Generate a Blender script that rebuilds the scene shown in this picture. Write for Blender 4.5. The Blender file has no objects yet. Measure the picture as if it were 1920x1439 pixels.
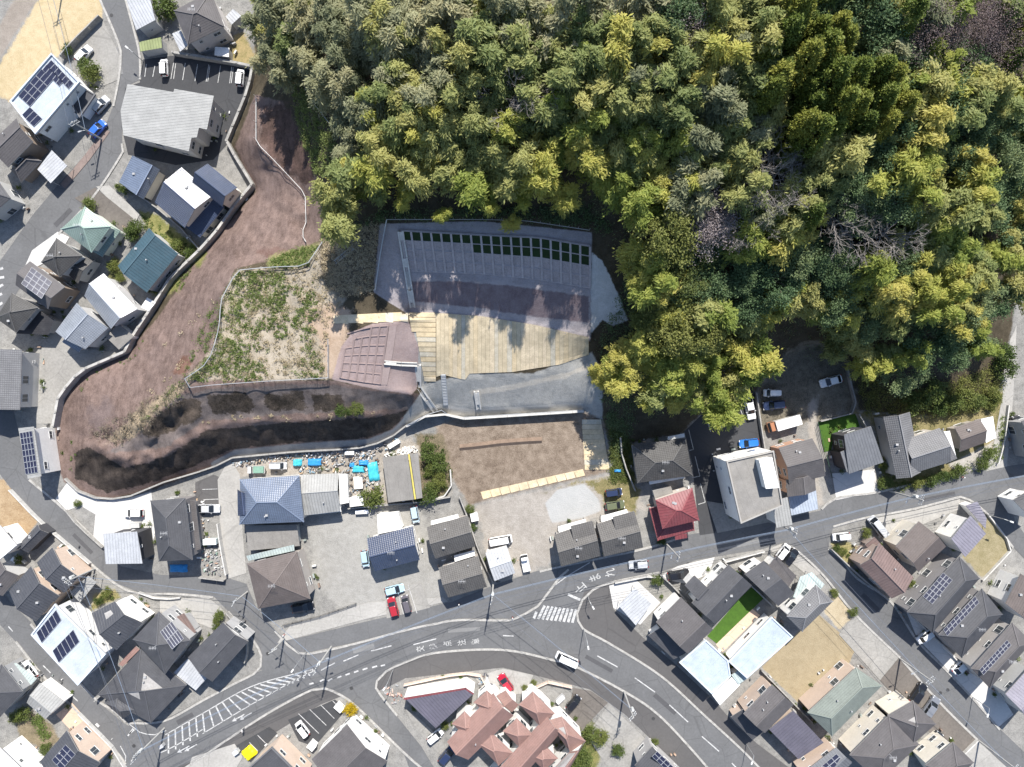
import bpy, math, random
import numpy as np
from mathutils import Vector, Matrix
random.seed(7); rng = np.random.default_rng(7)
D = bpy.data; SC = bpy.context.scene; COL = SC.collection
R = math.radians
# ---------------------------------------------------------------- camera, sky, sun, exposure
HC = 140.0; F = 1300.0; CX, CY = 960.0, 719.5        # drone height (m), focal length in photo pixels
cam = D.cameras.new('camera'); cam.sensor_width = 36; cam.lens = 36 * F / 1920; cam.clip_end = 6000; cam.clip_start = 0.5
co = D.objects.new('camera', cam); COL.objects.link(co); co.location = (0, 0, HC); SC.camera = co
SUN_EL, SUN_AZ = 49.5, 9.7                            # azimuth from +Y towards +X
W = D.worlds.new('World'); SC.world = W; W.use_nodes = True
nt = W.node_tree; sky = nt.nodes.new('ShaderNodeTexSky'); sky.sky_type = 'NISHITA'; sky.sun_disc = False
sky.sun_elevation = R(SUN_EL); sky.sun_rotation = R(SUN_AZ)
nt.links.new(sky.outputs[0], nt.nodes['Background'].inputs[0]); nt.nodes['Background'].inputs[1].default_value = 0.105; sky.ozone_density = 3.0
sl = D.lights.new('sun', 'SUN'); sl.energy = 4.7; sl.angle = R(0.53); sl.color = (1.0, 0.955, 0.89)
so = D.objects.new('sun', sl); COL.objects.link(so)
sd = Vector((math.sin(R(SUN_AZ)) * math.cos(R(SUN_EL)), math.cos(R(SUN_AZ)) * math.cos(R(SUN_EL)), math.sin(R(SUN_EL))))
so.rotation_euler = sd.to_track_quat('Z', 'Y').to_euler(); so.location = sd * 300
SC.view_settings.view_transform = 'Standard'; SC.view_settings.look = 'None'
SC.view_settings.exposure = 0.92; SC.view_settings.gamma = 1
SC.cycles.max_bounces = 6; SC.cycles.diffuse_bounces = 3; SC.cycles.transmission_bounces = 3; SC.cycles.transparent_max_bounces = 4

# ---------------------------------------------------------------- pixel -> place
def P(px, py, z=0.0):
    k = (HC - z) / F
    return Vector(((px - CX) * k, (CY - py) * k, z))
# ---------------------------------------------------------------- materials
MATS = {}
def nodes_of(m):
    m.use_nodes = True; t = m.node_tree; return t, t.nodes['Principled BSDF']
def N(t, typ, **kw):
    n = t.nodes.new(typ)
    for k, v in kw.items():
        if k.startswith('i_'):
            key = k[2:]; key = int(key) if key.isdigit() else key.replace('_', ' ')
            n.inputs[key].default_value = v
        else: setattr(n, k, v)
    return n
def L(t, a, b): t.links.new(a, b)
def mixc(t, fac, a, b):
    n = t.nodes.new('ShaderNodeMix'); n.data_type = 'RGBA'
    for s, v in ((0, fac), (6, a), (7, b)):
        if hasattr(v, 'links') or hasattr(v, 'is_linked'): t.links.new(v, n.inputs[s])
        else: n.inputs[s].default_value = v if s == 0 else (*v, 1) if len(v) == 3 else v
    return n.outputs[2]
def vary(t, col, amt=0.25, s1=0.35, s2=3.0, obj=True, coord='Object'):
    tc = N(t, 'ShaderNodeTexCoord')
    n1 = N(t, 'ShaderNodeTexNoise', i_Scale=s1, i_Detail=5.0, i_Roughness=0.65); L(t, tc.outputs[coord], n1.inputs['Vector'])
    n2 = N(t, 'ShaderNodeTexNoise', i_Scale=s2, i_Detail=4.0, i_Roughness=0.7); L(t, tc.outputs[coord], n2.inputs['Vector'])
    a = N(t, 'ShaderNodeMath', operation='ADD'); L(t, n1.outputs[0], a.inputs[0]); L(t, n2.outputs[0], a.inputs[1])
    mr = N(t, 'ShaderNodeMapRange', i_1=0.7, i_2=1.3, i_3=1 - amt, i_4=1 + amt); L(t, a.outputs[0], mr.inputs[0])
    hs = N(t, 'ShaderNodeMix', data_type='RGBA', blend_type='MULTIPLY'); hs.inputs[0].default_value = 1
    if hasattr(col, 'links'): L(t, col, hs.inputs[6])
    else: hs.inputs[6].default_value = (*col, 1)
    L(t, mr.outputs[0], hs.inputs[7]); return hs.outputs[2], tc
def mat(name, col, rough=0.8, amt=0.2, s1=0.35, s2=3.0, spec=0.3, metal=0.0, bump=0.0, bs=8.0):
    if name in MATS: return MATS[name]
    m = D.materials.new(name); t, b = nodes_of(m)
    c, tc = vary(t, col, amt, s1, s2); L(t, c, b.inputs['Base Color'])
    b.inputs['Roughness'].default_value = rough; b.inputs['Specular IOR Level'].default_value = spec; b.inputs['Metallic'].default_value = metal
    if bump:
        n = N(t, 'ShaderNodeTexNoise', i_Scale=bs, i_Detail=4.0); L(t, tc.outputs['Object'], n.inputs['Vector'])
        bp = N(t, 'ShaderNodeBump', i_Strength=0.6, i_Distance=bump); L(t, n.outputs[0], bp.inputs['Height']); L(t, bp.outputs[0], b.inputs['Normal'])
    MATS[name] = m; return m
def roofmat(key):
    name = 'roof_' + key
    if name in MATS: return MATS[name]
    kind, col = ROOFS[key]
    m = D.materials.new(name); t, b = nodes_of(m); c, tc = vary(t, col, 0.22, 0.5, 5.0)
    uv = tc.outputs['UV']; sx = N(t, 'ShaderNodeSeparateXYZ'); L(t, uv, sx.inputs[0])
    def tri(src, period, lo, hi):    # repeating 0..1 profile -> smooth pulse
        d = N(t, 'ShaderNodeMath', operation='DIVIDE'); L(t, src, d.inputs[0]); d.inputs[1].default_value = period
        f = N(t, 'ShaderNodeMath', operation='FRACT'); L(t, d.outputs[0], f.inputs[0])
        r = N(t, 'ShaderNodeMapRange', interpolation_type='SMOOTHSTEP', i_1=lo, i_2=hi, i_3=0.0, i_4=1.0); L(t, f.outputs[0], r.inputs[0]); return r.outputs[0]
    rough, spec, metal = 0.75, 0.3, 0.0
    if kind == 'metal':      # standing seams down the slope
        h = tri(sx.outputs[0], 0.55, 0.72, 0.86); dist, dark = 0.04, 0.2; rough = 0.52; spec = 0.4
    elif kind == 'tile':     # pantile courses
        a = N(t, 'ShaderNodeTexWave', wave_type='BANDS', i_Scale=1.0); d2 = N(t, 'ShaderNodeMath', operation='ADD')
        h1 = tri(sx.outputs[0], 0.42, 0.3, 0.9); h2 = tri(sx.outputs[1], 0.36, 0.55, 0.98)
        L(t, h1, d2.inputs[0]); L(t, h2, d2.inputs[1]); h = d2.outputs[0]; dist, dark = 0.03, 0.3; rough = 0.34 if key in ('nv', 'bl', 'sb', 'gn') else 0.62; spec = 0.6 if rough < .4 else .3
    elif kind == 'slate':
        h = tri(sx.outputs[1], 0.4, 0.7, 0.97); dist, dark = 0.02, 0.18; rough = 0.65
    else:
        n = N(t, 'ShaderNodeTexNoise', i_Scale=3.0, i_Detail=5.0); L(t, tc.outputs['Object'], n.inputs['Vector']); sm_ = tri(sx.outputs[0], 1.9, .955, .985); ad_ = N(t, 'ShaderNodeMath', operation='MAXIMUM'); L(t, sm_, ad_.inputs[0]); m5 = N(t, 'ShaderNodeMath', operation='MULTIPLY', i_1=.6); L(t, n.outputs[0], m5.inputs[0]); L(t, m5.outputs[0], ad_.inputs[1]); h = ad_.outputs[0]; dist, dark = 0.02, 0.22; rough = 0.7
    dk = N(t, 'ShaderNodeMapRange', i_1=0.0, i_2=1.0, i_3=1.0, i_4=1 - dark); L(t, h, dk.inputs[0])
    mm = N(t, 'ShaderNodeMix', data_type='RGBA', blend_type='MULTIPLY'); mm.inputs[0].default_value = 1; L(t, c, mm.inputs[6]); L(t, dk.outputs[0], mm.inputs[7])
    st = N(t, 'ShaderNodeTexNoise', i_Scale=0.9, i_Detail=6.0, i_Roughness=0.7); L(t, tc.outputs['Object'], st.inputs['Vector'])
    sr = N(t, 'ShaderNodeMapRange', i_1=0.5, i_2=0.75, i_3=0.0, i_4=0.35); L(t, st.outputs[0], sr.inputs[0])
    cc = mixc(t, sr.outputs[0], mm.outputs[2], tuple(0.6 * x + 0.4 * 0.16 for x in col)); L(t, cc, b.inputs['Base Color'])
    bp = N(t, 'ShaderNodeBump', i_Strength=0.8, i_Distance=dist); L(t, h, bp.inputs['Height']); L(t, bp.outputs[0], b.inputs['Normal'])
    b.inputs['Roughness'].default_value = rough; b.inputs['Specular IOR Level'].default_value = spec
    MATS[name] = m; return m
ROOFS = {'dk': ('slate', (.060, .061, .067)), 'nv': ('tile', (.040, .055, .098)), 'bl': ('tile', (.13, .16, .22)), 'lb': ('metal', (.30, .34, .40)),
 'gy': ('tile', (.105, .10, .095)), 'lg': ('metal', (.27, .27, .26)), 'wh': ('flat', (.72, .72, .70)), 'pb': ('flat', (.36, .415, .475)), 'br': ('slate', (.105, .088, .082)),
 'gn': ('tile', (.20, .27, .235)), 'tl': ('metal', (.040, .078, .10)), 'rd': ('metal', (.17, .045, .05)), 'rb': ('slate', (.225, .138, .118)), 'cc': ('flat', (.20, .19, .175)),
 'lv': ('metal', (.20, .19, .225)), 'pl': ('metal', (.095, .09, .115)), 'gg': ('slate', (.155, .175, .155)), 'ol': ('metal', (.20, .23, .10)), 'dm': ('metal', (.055, .057, .065)),
 'gs': ('slate', (.088, .082, .083)), 'bm': ('metal', (.155, .11, .10)), 'st': ('tile', (.16, .16, .165)), 'sb': ('tile', (.24, .26, .29)), 'bk': ('slate', (.028, .028, .032)), 'dt': ('tile', (.07, .068, .066)),
 'ps': ('metal', (.36, .42, .41)), 'gm': ('metal', (.12, .125, .135)), 'wb': ('flat', (.38, .42, .465)), 'rm': ('metal', (.37, .38, .395)), 'co': ('flat', (.215, .205, .19)), 'yl': ('flat', (.50, .42, .10))}
def leafmat(name, ramp, trans=0.35, rough=0.6):
    if name in MATS: return MATS[name]
    m = D.materials.new(name); m.use_nodes = True; t = m.node_tree; b = t.nodes['Principled BSDF']; out = t.nodes['Material Output']
    oi = N(t, 'ShaderNodeObjectInfo'); g = N(t, 'ShaderNodeNewGeometry')
    cr = N(t, 'ShaderNodeValToRGB'); e = cr.color_ramp.elements
    while len(e) > 1: e.remove(e[-1])
    e[0].position = 0; e[0].color = (*ramp[0], 1)
    for i, c in enumerate(ramp[1:], 1):
        x = e.new(i / (len(ramp) - 1)); x.color = (*c, 1)
    tc = N(t, 'ShaderNodeTexCoord'); nz = N(t, 'ShaderNodeTexNoise', i_Scale=0.5, i_Detail=3.0); L(t, tc.outputs['Object'], nz.inputs['Vector'])
    a = N(t, 'ShaderNodeMath', operation='MULTIPLY_ADD', i_1=0.5, i_2=-0.25); L(t, nz.outputs[0], a.inputs[0])
    r2 = N(t, 'ShaderNodeMath', operation='MULTIPLY_ADD', i_1=0.25); L(t, g.outputs['Random Per Island'], r2.inputs[0]); L(t, a.outputs[0], r2.inputs[2])
    s = N(t, 'ShaderNodeMath', operation='MULTIPLY_ADD', i_1=0.85); L(t, oi.outputs['Random'], s.inputs[0]); L(t, r2.outputs[0], s.inputs[2]); L(t, s.outputs[0], cr.inputs[0])
    L(t, cr.outputs[0], b.inputs['Base Color']); b.inputs['Roughness'].default_value = rough; b.inputs['Specular IOR Level'].default_value = 0.25
    tr = N(t, 'ShaderNodeBsdfTranslucent'); L(t, cr.outputs[0], tr.inputs[0])
    ms = N(t, 'ShaderNodeMixShader', i_0=trans); L(t, b.outputs[0], ms.inputs[1]); L(t, tr.outputs[0], ms.inputs[2]); L(t, ms.outputs[0], out.inputs[0])
    MATS[name] = m; return m
# ---------------------------------------------------------------- mesh helpers
class MB:
    def __init__(s): s.v = []; s.f = []; s.mi = []; s.uv = []
    def face(s, pts, mi=0, uvs=None):
        i = len(s.v); s.v.extend([tuple(p) for p in pts]); s.f.append(tuple(range(i, i + len(pts)))); s.mi.append(mi)
        s.uv.append(uvs if uvs else [(p[0], p[1]) for p in pts]); return s
    def prism(s, bot, top, mi=0, cap=True, mt=None):
        n = len(bot)
        for i in range(n): s.face([bot[i], bot[(i + 1) % n], top[(i + 1) % n], top[i]], mi)
        if cap: s.face(list(top), mi if mt is None else mt); s.face(list(reversed(bot)), mi)
        return s
    def box(s, c, ax, ay, az, mi=0):
        c, ax, ay, az = Vector(c), Vector(ax), Vector(ay), Vector(az)
        b = [c - ax - ay - az, c + ax - ay - az, c + ax + ay - az, c - ax + ay - az]; return s.prism(b, [p + 2 * az for p in b], mi)
    def abox(s, x0, x1, y0, y1, z0, z1, mi=0): return s.box(((x0 + x1) / 2, (y0 + y1) / 2, (z0 + z1) / 2), ((x1 - x0) / 2, 0, 0), (0, (y1 - y0) / 2, 0), (0, 0, (z1 - z0) / 2), mi)
    def bar(s, a, b, w, h, mi=0, up=(0, 0, 1)):
        a, b = Vector(a), Vector(b); d = b - a
        if d.length < 1e-6: return s
        side = d.cross(Vector(up));
        if side.length < 1e-6: side = Vector((1, 0, 0))
        side.normalize(); u = side.cross(d).normalized()
        return s.box((a + b) / 2, d / 2, side * w / 2, u * h / 2, mi)
    def tube(s, pts, rad, n=6, mi=0, cap=True):
        rings = []; pts = [Vector(p) for p in pts]
        for i, p in enumerate(pts):
            d = (pts[min(i + 1, len(pts) - 1)] - pts[max(i - 1, 0)]).normalized()
            a = d.orthogonal().normalized() if not rings else (prev - d * prev.dot(d)).normalized()
            prev = a; b = d.cross(a); r = rad[i] if hasattr(rad, '__len__') else rad
            rings.append([p + (a * math.cos(2 * math.pi * k / n) + b * math.sin(2 * math.pi * k / n)) * r for k in range(n)])
        for i in range(len(rings) - 1):
            for k in range(n): s.face([rings[i][k], rings[i][(k + 1) % n], rings[i + 1][(k + 1) % n], rings[i + 1][k]], mi)
        if cap: s.face(list(reversed(rings[0])), mi); s.face(rings[-1], mi)
        return s
    def mesh(s, name, mats, smooth=False):
        m = D.meshes.new(name); m.from_pydata(s.v, [], s.f)
        for x in (mats if isinstance(mats, (list, tuple)) else [mats]): m.materials.append(x)
        m.polygons.foreach_set('material_index', s.mi)
        ul = m.uv_layers.new(name='UVMap'); ul.data.foreach_set('uv', [c for f in s.uv for p in f for c in p])
        if smooth: m.polygons.foreach_set('use_smooth', [True] * len(m.polygons))
        m.update(); return m
def link(name, me, parent=None, label=None, cat=None, group=None, kind=None, loc=None, rot=None):
    o = D.objects.new(name, me); COL.objects.link(o)
    if parent is not None: o.parent = parent
    if loc is not None: o.location = loc
    if rot is not None: o.rotation_euler = rot
    if label: o['label'] = label
    if cat: o['category'] = cat
    if group: o['group'] = group
    if kind: o['kind'] = kind
    return o
def thing(name, label, cat, loc=(0, 0, 0), rz=0.0, group=None): return link(name, None, None, label, cat, group, None, loc, (0, 0, rz))
def fastmesh(name, verts, quads, mats, mi=None):
    m = D.meshes.new(name); nv, nf = len(verts), len(quads)
    m.vertices.add(nv); m.vertices.foreach_set('co', np.asarray(verts, np.float32).ravel())
    k = quads.shape[1]; m.loops.add(nf * k); m.loops.foreach_set('vertex_index', quads.astype(np.int32).ravel())
    m.polygons.add(nf); m.polygons.foreach_set('loop_start', np.arange(0, nf * k, k, dtype=np.int32)); m.polygons.foreach_set('loop_total', np.full(nf, k, np.int32))
    for x in (mats if isinstance(mats, (list, tuple)) else [mats]): m.materials.append(x)
    if mi is not None: m.polygons.foreach_set('material_index', mi.astype(np.int32))
    m.update(calc_edges=True); return m
# ---------------------------------------------------------------- terrain height in photo space
ST = 5; X0, X1, Y0, Y1 = -240, 2160, -180, 1620
gx = np.arange(X0, X1 + 1, ST); gy = np.arange(Y0, Y1 + 1, ST); GX, GY = np.meshgrid(gx, gy)
def inside(poly, X, Y):
    r = np.zeros(X.shape, bool); n = len(poly)
    for i in range(n):
        x1, y1 = poly[i]; x2, y2 = poly[(i + 1) % n]
        if y1 == y2: continue
        c = ((Y >= min(y1, y2)) & (Y < max(y1, y2))); xi = x1 + (Y - y1) * (x2 - x1) / (y2 - y1); r ^= (c & (X < xi))
    return r
def sdf(poly, X, Y):
    d = np.full(X.shape, 1e9); n = len(poly)
    for i in range(n):
        x1, y1 = poly[i]; x2, y2 = poly[(i + 1) % n]; dx, dy = x2 - x1, y2 - y1; l2 = dx * dx + dy * dy or 1
        t = np.clip(((X - x1) * dx + (Y - y1) * dy) / l2, 0, 1); d = np.minimum(d, np.hypot(X - x1 - t * dx, Y - y1 - t * dy))
    return np.where(inside(poly, X, Y), d, -d)
FOOT = [(470,-185),(478,60),(480,130),(465,185),(430,268),(478,352),(449,386),(380,474),(327,524),(296,574),(256,636),(244,662),(160,698),(121,744),(110,800),(116,870),(130,902),(152,922),(190,936),(235,934),(271,921),(400,878),(438,859),(553,849),(667,843),(700,838),(740,818),(765,799),(800,782),(831,770),(845,784),(900,780),(1095,768),(1130,790),(1150,870),(1185,830),(1280,812),(1330,760),(1420,733),(1440,690),(1520,645),(1580,660),(1610,770),(1660,775),(1740,780),(1830,770),(1880,720),(1893,640),(1905,560),(1935,450),(2000,300),(2165,250),(2165,-185)]
BREAK = [
 [(345,726,11),(400,723,11.6),(500,716,12),(615,710,12),(640,719,11.5),(700,728,10.8),(770,738,8)],
 [(185,835,5.5),(230,860,6.6),(300,842,7.4),(380,787,8.2),(440,775,8.4),(560,774,8.4),(640,773,8.4),(711,764,7.6)],
 [(195,850,5.0),(235,872,6.0),(305,854,6.8),(385,801,7.8),(445,789,8.0),(560,788,8.0),(640,786,8.0),(711,776,7.2)],
 [(330,735,11),(345,712,11.4),(397,664,12),(411,614,12.2),(414,560,12.2),(445,507,12.2),(509,501,12.6),(574,499,13.6),(600,480,14.6)],
 [(560,600,12.6),(600,660,12.5),(615,700,12.1)],[(240,800,8.2),(300,770,10),(335,735,11.2)],
 [(480,182,5),(480,267,6.5),(513,300,7.5),(559,349,8.5),(573,365,9),(574,422,10),(566,440,10.5)],
 [(545,190,11),(565,260,12),(600,340,13),(605,400,14)],
 [(640,440,17),(660,500,15.5),(650,560,13.6),(625,585,12.8)],[(722,412,20),(712,480,17),(703,546,14.2)],
 [(660,630,13.6),(680,614,14.2),(735,604,14.2),(770,600,13.2)],[(625,708,12),(640,655,12.9),(660,630,13.6)],[(782,640,11.5),(785,690,8.5)],
 [(735,610,14),(718,724,10.2)],
 [(770,796,1.5),(800,772,1.9),(828,758,1.9),(845,764,2.0),(895,766,2.0),(1090,754,2.0)],
 [(783,727,5.6),(831,709,6.0),(878,716,5.6),(880,708,6.0),(960,706,6.0),(1050,692,6.2),(1105,674,6.4)],
 [(790,717,6.2),(831,702,6.4),(880,700,6.4),(960,698,6.4),(1050,684,6.6),(1105,665,6.8)],
 [(765,584,11),(800,586,11),(900,593,11),(1000,609,10.8),(1105,633,10.5)],[(765,578,11.2),(900,586,11.2),(1000,602,11),(1105,626,10.7)],
 [(760,521,15.0),(850,525,15.0),(960,533,15.0),(1105,553,15.0)],[(759,511,15.3),(900,513,15.3),(1010,524,15.3),(1106,540,15.3)],
 [(752,434,19.9),(900,441,19.9),(1010,447,19.9),(1106,463,19.8)],[(725,412,20.4),(900,412,20.6),(985,414,20.6),(1105,432,20.4)],
 [(1116,470,19.5),(1118,540,15.8),(1112,640,9.5),(1115,740,4.6),(1120,775,1.6)],[(1150,520,17.5),(1178,600,12.5),(1135,650,9),(1130,740,4.6)],
 [(560,-180,17),(580,60,17),(590,180,17),(640,300,18),(655,370,18)],
 [(720,-180,28),(740,100,28),(760,300,24),(900,380,21.3),(1110,405,21),(1140,440,20.5)],
 [(1000,-180,37),(1050,100,36),(1400,60,36),(1800,-100,36),(2160,-180,35)],
 [(1150,480,19.5),(1250,420,22.5),(1450,370,25),(1650,340,25),(1780,270,25),(1850,150,25),(1960,0,25),(2100,-100,25)],
 [(1160,650,10),(1250,640,11),(1400,610,11),(1500,575,11),(1650,590,11),(1780,570,11),(1850,470,12),(1910,330,12),(2000,180,13),(2160,50,14)]]
def solve_terrain():
    levels = []
    for s in (8, 4, 2, 1):
        st = ST * s; x = np.arange(X0, X1 + 1, st); y = np.arange(Y0, Y1 + 1, st); A, B = np.meshgrid(x, y)
        fix = ~inside(FOOT, A, B); val = np.zeros(A.shape)
        for pl in BREAK:
            for (ax, ay, az), (bx, by, bz) in zip(pl[:-1], pl[1:]):
                n = int(max(abs(bx - ax), abs(by - ay)) / (st * .5)) + 2
                for k in np.linspace(0, 1, n):
                    i = int(round((ay + (by - ay) * k - Y0) / st)); j = int(round((ax + (bx - ax) * k - X0) / st))
                    if 0 <= i < A.shape[0] and 0 <= j < A.shape[1]: fix[i, j] = True; val[i, j] = az + (bz - az) * k
        if levels:
            px, py, pv = levels[-1]; jj = (A - X0) / (st * 2); ii = (B - Y0) / (st * 2)
            j0 = np.clip(jj.astype(int), 0, pv.shape[1] - 2); i0 = np.clip(ii.astype(int), 0, pv.shape[0] - 2); u = np.clip(jj - j0, 0, 1); w = np.clip(ii - i0, 0, 1)
            h = (pv[i0, j0] * (1 - u) + pv[i0, j0 + 1] * u) * (1 - w) + (pv[i0 + 1, j0] * (1 - u) + pv[i0 + 1, j0 + 1] * u) * w
        else: h = np.where(inside(FOOT, A, B), 20.0, 0.0)
        h = np.where(fix, val, h)
        for it in range(500 if s > 2 else 160):
            p = np.pad(h, 1, mode='edge'); a = (p[:-2, 1:-1] + p[2:, 1:-1] + p[1:-1, :-2] + p[1:-1, 2:]) / 4; h = np.where(fix, val, a)
        levels.append((x, y, h))
    return h
HG = solve_terrain()
FORESTM = sdf([(480,-400),(500,120),(560,130),(600,180),(640,300),(650,420),(720,400),(900,395),(1110,410),(1180,470),(1190,640),(1130,660),(1140,850),(1300,790),(1480,640),(1600,650),(1700,760),(1900,640),(2300,300),(2300,-400)], GX, GY)
sm = HG.copy()
for _ in range(12):
    p = np.pad(sm, 1, mode='edge'); sm = (p[:-2, 1:-1] + p[2:, 1:-1] + p[1:-1, :-2] + p[1:-1, 2:] + 4 * p[1:-1, 1:-1]) / 8
wgt = np.clip(FORESTM / 30, 0, 1); HG = HG * (1 - wgt) + sm * wgt
def smooth_noise(shape, cell):
    a = rng.standard_normal((shape[0] // cell + 3, shape[1] // cell + 3)); i = np.arange(shape[0]) / cell; j = np.arange(shape[1]) / cell
    i0 = i.astype(int); j0 = j.astype(int); u = (i - i0)[:, None]; w = (j - j0)[None]; u = u * u * (3 - 2 * u); w = w * w * (3 - 2 * w)
    q = lambda d, e: a[np.ix_(i0 + d, j0 + e)]
    return (q(0, 0) * (1 - w) + q(0, 1) * w) * (1 - u) + (q(1, 0) * (1 - w) + q(1, 1) * w) * u
footd = sdf(FOOT, GX, GY); amp = np.clip(footd / 25, 0, 1)
ROUGH = sdf([(110,660),(250,640),(470,380),(440,270),(480,150),(640,200),(660,400),(610,600),(340,720),(780,740),(760,800),(420,880),(200,940),(110,880)], GX, GY)
HG += amp * np.clip(ROUGH / 15, 0, 1) * (smooth_noise(HG.shape, 2) * .10 * np.clip(-sdf([(352,712),(413,600),(447,510),(600,480),(645,560),(612,706)], GX, GY) / 10, 0, 1) + smooth_noise(HG.shape, 4) * .2 + smooth_noise(HG.shape, 11) * .22) * (1 + 1.8 * np.clip(sdf([(125,830),(200,790),(330,745),(400,760),(380,800),(330,870),(220,915),(140,890)], GX, GY) / 15, 0, 1))
def hz(px, py):
    j = min(max((px - X0) / ST, 0), HG.shape[1] - 1.001); i = min(max((py - Y0) / ST, 0), HG.shape[0] - 1.001); a, b = int(i), int(j); u, w = i - a, j - b
    return float((HG[a, b] * (1 - w) + HG[a, b + 1] * w) * (1 - u) + (HG[a + 1, b] * (1 - w) + HG[a + 1, b + 1] * w) * u)
def G(px, py, dz=0.0): return P(px, py, hz(px, py) + dz)
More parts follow.
